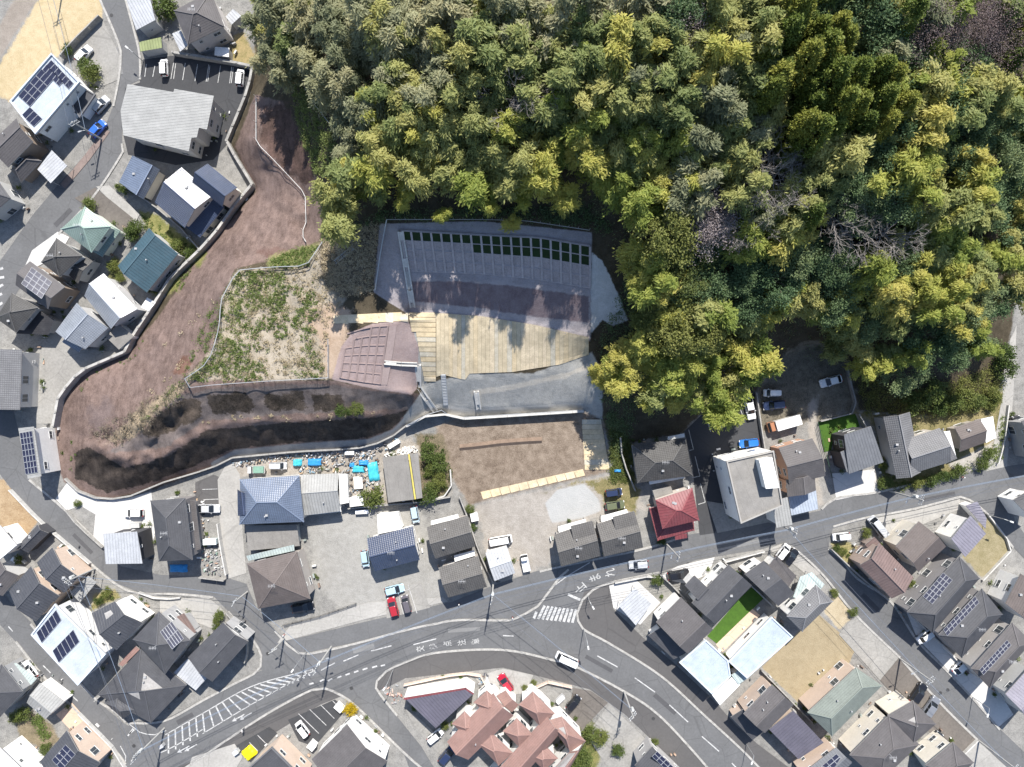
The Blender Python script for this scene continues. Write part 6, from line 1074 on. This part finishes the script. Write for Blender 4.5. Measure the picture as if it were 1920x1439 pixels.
CARS = [(161,105,50,'hatch',cW,'white hatchback parked on the grey triangle by the dry field'),(311,130,92,'kei',cW,'white minivan in the apartment parking lot by the wall'),(453,149,85,'kei',cW,'white van in the corner of the apartment parking lot'),(193,199,48,'hatch',cS,'silver hatchback under the white cubic house'),(187,244,48,'hatch',(.03,.12,.5),'bright blue car beside the brick kerb'),(254,961,180,'hatch',cW,'white car on the new white concrete forecourt'),(394,953,0,'sedan',cS,'silver car beside the junk terrace'),(524,873,0,'kei',cS,'silver van in front of the junk yard tarps'),(779,964,-80,'kei',(.36,.46,.53),'pale blue minicar behind the upper weathered grey house'),(686,1046,-82,'kei',(.33,.45,.52),'pale blue minicar beside the navy ribbed house'),(741,1104,14,'hatch',(.34,.48,.55),'sky blue hatchback in the marked roadside bay'),(738,1136,105,'hatch',(.32,.02,.03),'red hatchback in the roadside bay'),(763,1130,105,'kei',(.10,.09,.10),'dark grey minicar next to the red hatchback'),(570,1137,10,'suv',cB,'black and white car beside the brown pyramid house'),(1196,1057,184,'hatch',cS,'silver wagon driving past the junction'),(1271,1076,10,'suv',cB,'black car on the drive of the charcoal house'),(939,1012,10,'van',cW,'white van on the gravel lot above the metal shed'),(1150,923,8,'kei',cN,'dark navy minicar under the trees at the gravel lot edge'),(1152,947,8,'hatch',(.11,.125,.07),'olive green car at the gravel lot edge'),(1404,766,-78,'sedan',cW,'white sedan in the dark parking lot'),(1445,737,180,'kei',cW,'white minivan at the wood edge'),(1449,760,186,'suv',cN,'dark navy car on the shaded gravel lot'),(1402,831,186,'hatch',(.02,.14,.45),'vivid blue car in the dark parking lot'),(1555,715,196,'sedan',cW,'white sedan on the upper gravel lot'),(1466,1033,52,'kei',cW,'white minivan beside the charcoal gabled house'),(1480,1044,52,'hatch',cB,'black hatchback next to the white minivan'),(1574,1005,185,'kei',cW,'white minicar under the grey corner carport'),(1642,986,128,'van',cS,'silver minivan on the pale drive'),(1800,1246,42,'sedan',cW,'white sedan beside the middle charcoal hipped house'),(1730,1192,215,'kei',cW,'white minicar in front of the upper hipped house'),(1718,1297,55,'suv',cB,'black car in the brown paved parking lot'),(1742,1322,55,'suv',(.16,.17,.19),'dark silver car in the brown paved parking lot'),(1748,1388,55,'suv',(.02,.025,.03),'black car between the grey apartment row and southeast house'),(948,1278,124,'hatch',(.34,.01,.03),'red hatchback by the terracotta apartments'),(1075,1315,48,'kei',cB,'black minicar with white roof on the striped drive'),(817,1377,38,'kei',cW,'white minicar beside the triangular shop'),(840,1411,50,'suv',cN,'dark blue car beneath the terracotta eaves'),(569,1364,128,'kei',cW,'white minicar in the dark parking bays by the peach house'),(60,1254,128,'hatch',cW,'white hatchback under the faded teal carport'),(6,374,50,'kei',(.03,.10,.42),'blue minicar at the dark roofed west house'),(1903,800,100,'suv',cB,'black car across the footpath'),(585,1135,12,'kei',cS,'silver minicar behind the black and white car')]
for c in CARS[:-1]: car(*c)
o = car(1062,1234,156,'van',cW,'white passenger van driving round the main road curve', .03)
def truck(px, py, ang, label, bed, cabc=cW, long=False):
    root = thing('truck', label, 'truck', G(px, py, .08), R(ang)); l, w = (6.4, 2.0) if long else (3.4, 1.48); hw = w / 2
    b = MB(); cl = 1.3 if long else 1.05; lo = rrect(l / 2 - cl, l / 2, hw, .4, .12); up = rrect(l / 2 - cl, l / 2 - .02, hw, 1.05, .12); b.prism(lo, up); link('cab', b.mesh('cab', paint(cabc)), root)
    g = MB(); g.prism(rrect(l / 2 - cl + .02, l / 2 - .05, hw * .95, 1.05, .12), rrect(l / 2 - cl + .05, l / 2 - .4, hw * .86, 1.68, .1)); link('window', g.mesh('window', CGL), root); r = MB(); r.prism(rrect(l / 2 - cl + .03, l / 2 - .38, hw * .88, 1.68, .1), rrect(l / 2 - cl + .06, l / 2 - .42, hw * .82, 1.76, .1)); link('roof', r.mesh('roof', paint(cabc)), root)
    c = MB(); c.abox(-l / 2, l / 2 - cl - .06, -hw * .98, hw * .98, .62, .72)
    if bed == 'box': c = MB(); c.abox(-l / 2, l / 2 - cl - .06, -hw, hw, .55, 2.3)
    link('cargo_box' if bed == 'box' else 'bed', c.mesh('bed', paint(cW)), root)
    if bed != 'box':
        for s in (-1, 1): d = MB(); d.abox(-l / 2, l / 2 - cl - .06, s * hw - .02, s * hw + .02, .72, 1.0); link('side_panel', d.mesh('side', paint(cW)), root)
        d = MB(); d.abox(-l / 2 - .02, -l / 2 + .02, -hw, hw, .72, 1.0); link('tailgate', d.mesh('tail', paint(cW)), root)
    if bed == 'green': d = MB(); d.prism(rrect(-l / 2 + .02, l / 2 - cl - .1, hw * .96, .74, .05), rrect(-l / 2 + .1, l / 2 - cl - .2, hw * .85, 1.25, .1)); link('tarpaulin', d.mesh('tarpaulin', mat('green_tarp', (.16, .28, .22), .7, .15)), root)
    wm = MB(); wm.tube([(0, -.09, 0), (0, .09, 0)], .29, 12); me = wm.mesh('wheel', TYRE)
    for fx in (.2, .84):
        for s in (-1, 1): link('wheel', me, root, loc=((fx - .5) * l, s * (hw - .1), .29))
truck(483, 880, 180, 'white kei truck with green tarpaulin in the junk yard', 'green'); truck(985, 1054, 102, 'small white flatbed truck beside the metal shed', 'open'); truck(1465, 794, 196, 'white box truck parked under the wood edge', 'box', (.35, .16, .08), True)
# ---------------------------------------------------------------- utility poles, lamps and wires
PCO = mat('pole_concrete', (.36, .355, .34), .85, .15); INS = mat('insulator', (.62, .62, .6), .3)
TOPS = {}
def pole(key, px, py, h, arms, label, adir, tr=False, lampd=None):
    root = thing('utility_pole', label, 'utility pole', G(px, py)); b = MB(); b.tube([(0, 0, -.2), (0, 0, h)], [.19, .12], 10); link('pole', b.mesh('pole', PCO), root)
    d = Vector((math.cos(R(adir)), math.sin(R(adir)), 0)); tops = []
    for k in range(arms):
        z = h - .35 - k * .75; b = MB(); b.bar(Vector((0, 0, z)) - d * .95, Vector((0, 0, z)) + d * .95, .09, .09); link('crossarm', b.mesh('crossarm', STEEL), root)
        for s in (-.85, -.3, .5, .85):
            b = MB(); p = Vector((0, 0, z)) + d * s; b.tube([p + Vector((0, 0, .04)), p + Vector((0, 0, .30))], [.07, .045], 7); link('insulator', b.mesh('insulator', INS), root)
            tops.append(root.location + p + Vector((0, 0, .3)))
    if tr: b = MB(); p = d * .45; b.tube([p + Vector((0, 0, h - 3.2)), p + Vector((0, 0, h - 2.2))], .28, 12); link('transformer', b.mesh('transformer', mat('transformer_grey', (.45, .46, .45), .5)), root)
    if lampd is not None:
        e = Vector((math.cos(R(lampd)), math.sin(R(lampd)), 0)); b = MB(); b.tube([(0, 0, h * .55), e * .9 + Vector((0, 0, h * .55 + .3))], .035, 6); b.box(e * 1.15 + Vector((0, 0, h * .55 + .3)), e * .3, Vector((-e.y, e.x, 0)) * .12, Vector((0, 0, .06))); link('street_lamp_arm', b.mesh('lamp_arm', STEEL), root)
    tops.append(root.location + Vector((0, 0, h - 3.4))); tops.append(root.location + Vector((0, 0, h - 4.0))); TOPS[key] = tops
pole('a', 191, 262, 9.5, 2, 'utility pole with two crossarms beside the brick kerb', 30, lampd=200); pole('b', 178, 1067, 9.5, 2, 'utility pole by the peach wall above the grey carport', 140, True); pole('c', 464, 1110, 7, 1, 'short utility pole at the foot of the concrete drive', 60, lampd=210); pole('d', 308, 1366, 12, 3, 'tall utility pole at the southwest junction', 70, True); pole('e', 621, 1213, 12, 3, 'tall utility pole with many insulators on the main road verge', 70, True, 20)
pole('f', 925, 1093, 11.5, 2, 'utility pole beside the light grey metal shed', 75, True); pole('g', 1249, 1020, 11, 2, 'utility pole in front of the red roofed house', 75, lampd=250); pole('h', 1452, 979, 11, 2, 'utility pole by the white office building', 75, True); pole('i', 1668, 921, 11.5, 2, 'utility pole beside the black-walled house drive', 70, True, 250); pole('j', 1687, 1235, 11, 2, 'utility pole at the old concrete parking lot', 45, lampd=200); pole('k', 1835, 1389, 11, 2, 'utility pole at the brown paved lot end', 45); pole('l', 1170, 1297, 11, 2, 'utility pole on the inner kerb of the curve', 50, True); pole('m', 533, 1197, 7, 1, 'short pole on the concrete corner of the side street', 30, lampd=215)
pole('n', 1960, 868, 11, 2, 'utility pole at the east end of the road', 75); pole('o', 120, -30, 10, 2, 'utility pole at the top of the dry field', 30)
WIRE = mat('wire', (.10, .11, .13), .5); CABLE = mat('cable', (.16, .20, .26), .5)
def wires(a, c, idx, label, grp):
    for i in idx:
        p, q = TOPS[a][min(i, len(TOPS[a]) - 1) if i >= 0 else i], TOPS[c][min(i, len(TOPS[c]) - 1) if i >= 0 else i]; sag = (p - q).length * .018; b = MB(); n = 10; b.tube([p.lerp(q, t / n) - Vector((0, 0, sag * 4 * (t / n) * (1 - t / n))) for t in range(n + 1)], .04 if i < 0 else .028, 4); link('cable' if i < 0 else 'power_line', b.mesh('wire', CABLE if i < 0 else WIRE), label=label, cat='wire', group=grp)
for a, c, t in (('d', 'e', 'spanning the hatched main road'), ('e', 'f', 'above the service lane'), ('f', 'g', 'between metal shed and red house'), ('g', 'h', 'across the office building front'), ('h', 'i', 'along the road past the black house'), ('i', 'n', 'along the eastern road')): wires(a, c, (0, 1, 3, 5), 'thin overhead power line ' + t, 'power lines ' + t); wires(a, c, (-1, -2), 'thick overhead cable ' + t, 'cables ' + t)
for a, c, t in (('f', 'l', 'crossing the main road curve'), ('j', 'k', 'along the southeast street'), ('h', 'j', 'over the southeast street junction'), ('b', 'c', 'over the bend by the dark hipped house'), ('c', 'e', 'down the side street'), ('b', 'd', 'over the southwest houses'), ('o', 'a', 'beside the dry field')): wires(a, c, (0, 3), 'thin overhead power line ' + t, 'power lines ' + t); wires(a, c, (-1,), 'thick overhead cable ' + t, 'cables ' + t)
def lamp(px, py, h, ang, label):
    root = thing('street_lamp', label, 'street lamp', G(px, py)); d = Vector((math.cos(R(ang)), math.sin(R(ang)), 0)); b = MB(); b.tube([(0, 0, 0), (0, 0, h)], [.08, .055], 8); link('pole', b.mesh('pole', STEEL), root); b = MB(); b.tube([(0, 0, h), d * .5 + Vector((0, 0, h + .2)), d * 1.1 + Vector((0, 0, h + .25))], .04, 6); link('arm', b.mesh('arm', STEEL), root)
    b = MB(); b.box(d * 1.35 + Vector((0, 0, h + .22)), d * .35, Vector((-d.y, d.x, 0)) * .14, Vector((0, 0, .07))); link('lamp_head', b.mesh('lamp_head', INS), root)
lamp(269, 116, 4, 140, 'street lamp at the corner of the apartment parking wall'); lamp(575, 1222, 6.5, 235, 'street lamp on the side street corner kerb'); lamp(737, 1256, 6, 240, 'street lamp on the rounded kerb by the triangular shop'); lamp(1094, 1179, 6.5, 280, 'street lamp on the kerb below the crosswalk'); lamp(1847, 964, 5.5, 340, 'street lamp at the grass lot corner'); lamp(1823, 1307, 5, 250, 'street lamp on the pale driveway kerb'); lamp(1399, 1395, 4.5, 250, 'short street lamp on the outer curve sidewalk'); lamp(1102, 1118, 3.5, 300, 'low lamp by the stop line kerb')
# ---------------------------------------------------------------- small things
def delineator(px, py, label):
    root = thing('traffic_post', label, 'post', G(px, py)); 
    for k in range(4): b = MB(); b.tube([(0, 0, k * .22), (0, 0, k * .22 + .22)], .11, 8); link('band', b.mesh('band', mat('post_red', (.6, .05, .02), .5) if k % 2 == 0 else mat('post_white', (.75, .75, .73), .5)), root)
    b = MB(); b.tube([(0, 0, -.02), (0, 0, .05)], .22, 8); link('base', b.mesh('base', TRIM), root)
for x, y, l_ in ((861,1132,'red and white marker post beside the lower weathered grey house'),(961,1158,'red and white marker post on the kerb nose before crosswalk'),(533,1190,'red and white marker post at the side street corner'),(1804,895,'red and white marker post by the hedge on the road')): delineator(x, y, l_)
BTARP = mat('blue_tarp', (.03, .22, .48), .45, .3, 1.5, 5.); TTARP = mat('teal_tarp', (.05, .38, .48), .45, .3, 1.5, 5.); BROWNB = mat('timber', (.32, .17, .09), .8, .25)
def lump(px, py, lx, ly, h, m, label, name='tarpaulin', rz=0., cat='tarpaulin'):
    n = 9; r = np.random.default_rng(int(px * 7 + py)); V = []; F_ = []
    for i in range(n):
        for j in range(n):
            u, v = i / (n - 1) * 2 - 1, j / (n - 1) * 2 - 1; e = max(abs(u), abs(v)); V.append((u * lx / 2 * (1 + r.uniform(-.06, .06)), v * ly / 2 * (1 + r.uniform(-.06, .06)), .02 if e > .98 else h * (.45 + .55 * r.uniform(.5, 1)) * min(1, (1 - e) * 4)))
    for i in range(n - 1):
        for j in range(n - 1): F_.append((i * n + j, (i + 1) * n + j, (i + 1) * n + j + 1, i * n + j + 1))
    me = D.meshes.new(name); me.from_pydata(V, [], F_); me.materials.append(m); me.polygons.foreach_set('use_smooth', [True] * len(me.polygons)); link(name, me, None, label, cat, None, None, G(px, py, .03), (0, 0, R(rz)))
lump(700, 885, 2.2, 3.9, .8, TTARP, 'long turquoise tarpaulin beside the flat concrete garage', rz=8); lump(682, 868, 2.0, 1.1, .8, BTARP, 'bright blue tarpaulin bundle in the junk yard'); lump(660, 872, 1.0, .9, .6, BTARP, 'small round blue tarpaulin at the junk yard corner'); lump(558, 868, 1.8, 1.4, .9, TTARP, 'turquoise tarpaulin hump next to silver van'); lump(590, 867, 2.8, 1.5, .8, BTARP, 'crumpled blue tarpaulin over timber by the toe wall'); lump(672, 880, 2.6, 1.4, .5, TTARP, 'flat turquoise sheet with rubbish in the junk yard'); lump(1158, 883, 1.5, .6, .5, BTARP, 'small blue tarpaulin roll by the garden wall'); lump(335, 1066, 3.6, 1.6, .5, BTARP, 'dark blue sheet behind the dark hipped house'); lump(468, 1411, 2.6, 2.4, .9, mat('yellow_cover', (.85, .68, .01), .5, .1), 'vivid yellow cover beside the peach house', 'yellow_cover', 40, 'cover')
def crate(px, py, lx, ly, h, col, label, name, cat, rz=0., z=0.):
    root = thing(name, label, cat, G(px, py, z + .03), R(rz)); b = MB(); b.abox(-lx / 2, lx / 2, -ly / 2, ly / 2, 0, h * .9); link('case', b.mesh('case', mat('crate_%02d%02d%02d' % tuple(int(c * 99) for c in col), col, .6, .15)), root); b = MB(); b.abox(-lx / 2 - .03, lx / 2 + .03, -ly / 2 - .03, ly / 2 + .03, h * .9, h); link('lid', b.mesh('lid', mat('lid_%02d%02d%02d' % tuple(int(c * 99) for c in col), tuple(min(.75, x * 1.1) for x in col), .6, .1)), root)
crate(670, 905, 1.1, 2.4, .6, (.6, .57, .52), 'white junked chest freezer in the junk yard', 'chest_freezer', 'freezer', 5); crate(678, 905, .6, 2.2, .7, (.62, .6, .58), 'tall white discarded cabinet in the junk yard', 'cabinet', 'cabinet', 5); crate(657, 849, 1.8, .7, .9, (.62, .62, .6), 'white cabinet along the toe wall', 'cabinet', 'cabinet'); crate(740, 832, 2.4, .8, 1.2, (.66, .66, .64), 'long white container at the fence corner', 'storage_box', 'box', 32); crate(890, 968, 1.4, 1.6, 1.2, (.66, .65, .63), 'white storage box by the gravel lot wall', 'storage_box', 'box', 12); crate(257, 984, 2.0, .9, 1.1, (.36, .36, .35), 'grey storage box on the white forecourt', 'storage_box', 'box', 3); crate(398, 1014, 2.6, 1.1, 1.3, (.55, .62, .62), 'pale glass frame box on the junk terrace', 'cold_frame', 'box', 2); crate(372, 1012, .9, 2.1, 1.2, (.6, .58, .52), 'cream locker beside the dark hipped house', 'locker', 'cabinet', 4); crate(638, 1323, 1.7, 1.2, 1.2, (.68, .68, .66), 'white storage box next to the yellow bush', 'storage_box', 'box', -42); crate(1050, 1308, 1.8, .8, 1.2, (.5, .5, .5), 'grey storage box on the apartment pavement', 'storage_box', 'box', 45); crate(588, 1393, 1.4, 1.3, 1.6, (.68, .68, .66), 'white garden hut beside the dark gabled house', 'storage_box', 'box', -40); crate(30, 1052, 1.0, 2.0, 1.2, (.7, .7, .68), 'white tank beside the small bush', 'water_tank', 'tank', -40); crate(306, 1428 if 0 else 1396, .8, .6, 1.0, (.4, .4, .4), 'grey roadside cabinet at the southwest junction', 'roadside_cabinet', 'cabinet', 30); crate(445, 1407, 1.0, .8, 1.1, (.45, .47, .5), 'grey bin next to the yellow cover', 'bin', 'bin', 35); crate(680, 959, 2.5, .7, .9, (.66, .67, .68), 'white folded panel by the gravel yard wall', 'panel_box', 'box', 3)
# loose junk, pots and scrap that cannot be counted
def junk(poly, n, label, cols, smin=.08, smax=.42):
    xs = [p[0] for p in poly]; ys = [p[1] for p in poly]; b = MB(); k = 0
    mats_ = [mat('junk_%02d%02d%02d' % tuple(int(c * 99) for c in cc), cc, .7, .2) for cc in cols]
    while k < n:
        x, y = random.uniform(min(xs), max(xs)), random.uniform(min(ys), max(ys))
        if not inside(poly, np.array([x]), np.array([y]))[0]: continue
        c = P(x, y, 0) ; a = random.uniform(0, 3.14); l, w, h = random.uniform(smin, smax), random.uniform(smin, smax * .7), random.uniform(.1, .5); d = Vector((math.cos(a), math.sin(a), 0)); s = Vector((-d.y, d.x, 0)); mi = random.randrange(len(cols))
        if random.random() < .35: b.tube([c, c + Vector((0, 0, h))], [w * .5, w * .6], 7, mi)
        else: b.box(c + Vector((0, 0, h / 2 + .03)), d * l, s * w * .6, Vector((0, 0, h / 2)), mi)
        k += 1
    link('scrap', b.mesh('scrap', mats_), label=label, kind='stuff')
JC = [(.58, .57, .55), (.4, .4, .4), (.3, .3, .3), (.08, .08, .09), (.45, .33, .22), (.16, .24, .30), (.42, .40, .36), (.12, .09, .07), (.2, .2, .2), (.06, .06, .06)]
junk([(655,855),(710,850),(715,935),(690,930),(655,930)], 170, 'scrap and rubbish strewn in the junk yard', JC, .07, .38); junk([(430,868),(560,850),(690,846),(745,822),(760,826),(700,856),(560,861),(440,876)], 300, 'scrap heaped along the toe wall', JC, .07, .32); junk([(605,862),(655,858),(655,885),(560,888),(560,878)], 110, 'timber and rubble behind the slate blue house', JC)
junk([(380,1025),(413,1020),(420,1078),(380,1076)], 85, 'pots and scrap on the junk terrace', [(.45, .45, .43), (.34, .23, .17), (.22, .32, .26), (.35, .35, .35), (.5, .5, .48), (.2, .2, .2), (.08, .08, .09)], .07, .34); junk([(364,935),(384,940),(386,1030),(372,1035)], 90, 'plant pots beside the dark hipped house', JC, .1, .35); junk([(724,850),(775,835),(785,848),(724,856)], 70, 'white rubble above the concrete garage', [(.7, .69, .66), (.6, .58, .55), (.4, .38, .35)], .1, .45); junk([(282,1030),(292,1040),(380,1090),(360,1094)], 0, 'x', JC) if 0 else None
junk([(140,1355),(175,1375),(205,1405),(180,1415),(135,1370)], 60, 'garden pots and stools on the peach terrace', [(.6, .35, .25), (.5, .5, .5), (.2, .2, .2)], .1, .35); junk([(715,1290),(745,1283),(760,1310),(735,1320)], 40, 'stones on the shop terrace', [(.35, .16, .12), (.55, .4, .33), (.3, .3, .3)], .1, .3); junk([(895,1265),(915,1262),(925,1290),(900,1300)], 40, 'bins and boxes behind the shop', JC, .15, .5)
# air-conditioner units and bay-window boxes beside the house walls
def ac_unit(px, py, rz, label):
    root = thing('air_conditioner', label, 'air conditioner', P(px, py, .1), R(rz), 'outdoor air conditioner units'); b = MB(); b.abox(-.4, .4, -.15, .15, 0, .6); link('case', b.mesh('case', mat('ac_white', (.62, .61, .58), .5)), root); b = MB(); b.tube([(-.1, -.155, .3), (-.1, -.17, .3)], .22, 12); link('fan_grille', b.mesh('fan', TRIM), root)
for x, y, a, l_ in ((443,100,60,'beside the mauve house'),(355,446,40,'behind the blue tiled house lean-to'),(590,1060,10,'along the brown pyramid house'),(1283,935,15,'by the red roofed house'),(1420,1140,45,'along the charcoal gabled house'),(1510,1080,45,'under the pale green carport'),(1715,1000,45,'by the brown shingled house front'),(1862,1120,45,'between the charcoal hipped houses'),(375,1045,0,'at the dark hipped house'),(655,1415,45,'at the white gable wall')): ac_unit(x, y, a, 'white outdoor air conditioner unit ' + l_)
# pedestrian on the sidewalk
def person(px, py, label):
    root = thing('person', label, 'person', G(px, py, .12), .6); me = D.meshes.new('body'); V = [(0, 0, .95), (0, 0, 1.2), (0, 0, 1.42), (.0, 0, 1.52), (.02, 0, 1.66), (0, .19, 1.4), (.02, .24, 1.12), (.12, .23, .9), (0, -.19, 1.4), (-.04, -.24, 1.12), (.02, -.24, .88), (0, .1, .9), (.10, .1, .5), (.05, .1, .08), (.2, .1, .04), (0, -.1, .9), (-.05, -.1, .5), (-.15, -.1, .1), (-.02, -.1, .04)]
    E = [(0, 1), (1, 2), (2, 3), (3, 4), (2, 5), (5, 6), (6, 7), (2, 8), (8, 9), (9, 10), (0, 11), (11, 12), (12, 13), (13, 14), (0, 15), (15, 16), (16, 17), (17, 18)]; RR = [.15, .15, .16, .06, .11, .07, .05, .04, .07, .05, .04, .09, .065, .05, .04, .09, .065, .05, .04]
    me.from_pydata(V, E, []); o = D.objects.new('t', me); COL.objects.link(o); md = o.modifiers.new('s', 'SKIN'); ms = o.modifiers.new('ss', 'SUBSURF'); ms.levels = 1
    for i, r_ in enumerate(RR): me.skin_vertices[0].data[i].radius = (r_, r_)
    me.skin_vertices[0].data[0].use_root = True
    dg = bpy.context.evaluated_depsgraph_get(); m2 = D.meshes.new_from_object(o.evaluated_get(dg)); D.objects.remove(o); m2.materials.clear()
    for m_ in (mat('dark_trousers', (.03, .035, .05), .9), mat('white_shirt', (.6, .6, .6), .9), mat('skin', (.42, .26, .19), .7)): m2.materials.append(m_)
    for p in m2.polygons: p.material_index = 2 if p.center.z > 1.5 else 1 if p.center.z > .98 else 0
    link('body', m2, root); b = MB(); b.prism([Vector((math.cos(k * .785) * .115, math.sin(k * .785) * .11, 1.66)) for k in range(8)], [Vector((math.cos(k * .785) * .07, math.sin(k * .785) * .07, 1.82)) for k in range(8)]); link('hair', b.mesh('hair', mat('black_hair', (.015, .012, .01), .6)), root)
person(458, 1366, 'pedestrian in white top and dark trousers walking on the sidewalk')

# clutter and planting along the house walls: pots, bins, meters, tufts of green
def around_houses():
    r = random.Random(5); b = MB(); cols = [(.5, .5, .48), (.3, .3, .3), (.12, .12, .12), (.42, .30, .22), (.24, .27, .25), (.6, .59, .57), (.2, .15, .12)]; ms = [mat('clutter_%d' % i, c, .75, .2) for i, c in enumerate(cols)]; Cs = []
    for f in FEET:
        n = len(f); per = sum((f[i] - f[i - 1]).length for i in range(n))
        if per < 16: continue
        for k in range(int(per / 2.6)):
            i = r.randrange(n); a, c = f[i - 1], f[i]; d = c - a
            if d.length < 1.5: continue
            t = r.random(); nr = Vector((d.y, -d.x)).normalized(); p = a + d * t + nr * r.uniform(.35, 1.3)
            if any(inside([(q.x, q.y) for q in g], np.array([p.x]), np.array([p.y]))[0] for g in FEET): continue
            if r.random() < .3:
                kk = r.randint(40, 90); s_ = r.uniform(.25, .6); Cs.append(np.array([p.x, p.y, .15]) + np.column_stack([rng.standard_normal((kk, 2)) * s_ * .5, np.abs(rng.standard_normal(kk)) * s_ * .6])); continue
            l, w, h = r.uniform(.12, .45), r.uniform(.12, .3), r.uniform(.2, .8); e = Vector((d.x, d.y, 0)).normalized(); g = Vector((-e.y, e.x, 0)); c3 = Vector((p.x, p.y, 0)); mi = r.randrange(len(cols))
            if r.random() < .3: b.tube([c3, c3 + Vector((0, 0, h * .6))], [w * .6, w * .8], 7, mi)
            else: b.box(c3 + Vector((0, 0, h / 2)), e * l, g * w * .6, Vector((0, 0, h / 2)), mi)
    link('garden_clutter', b.mesh('garden_clutter', ms), label='pots, meters and bins along the house walls', kind='stuff')
    C = np.concatenate(Cs); V, Q = leafset(C, unit(rng.standard_normal((len(C), 3)) * .6 + np.array([0, 0, .6])), .15, .07, 0, .5); link('garden_plants', fastmesh('garden_plants', V, Q, SHRB), label='small plants along the house walls', kind='stuff')
around_houses()
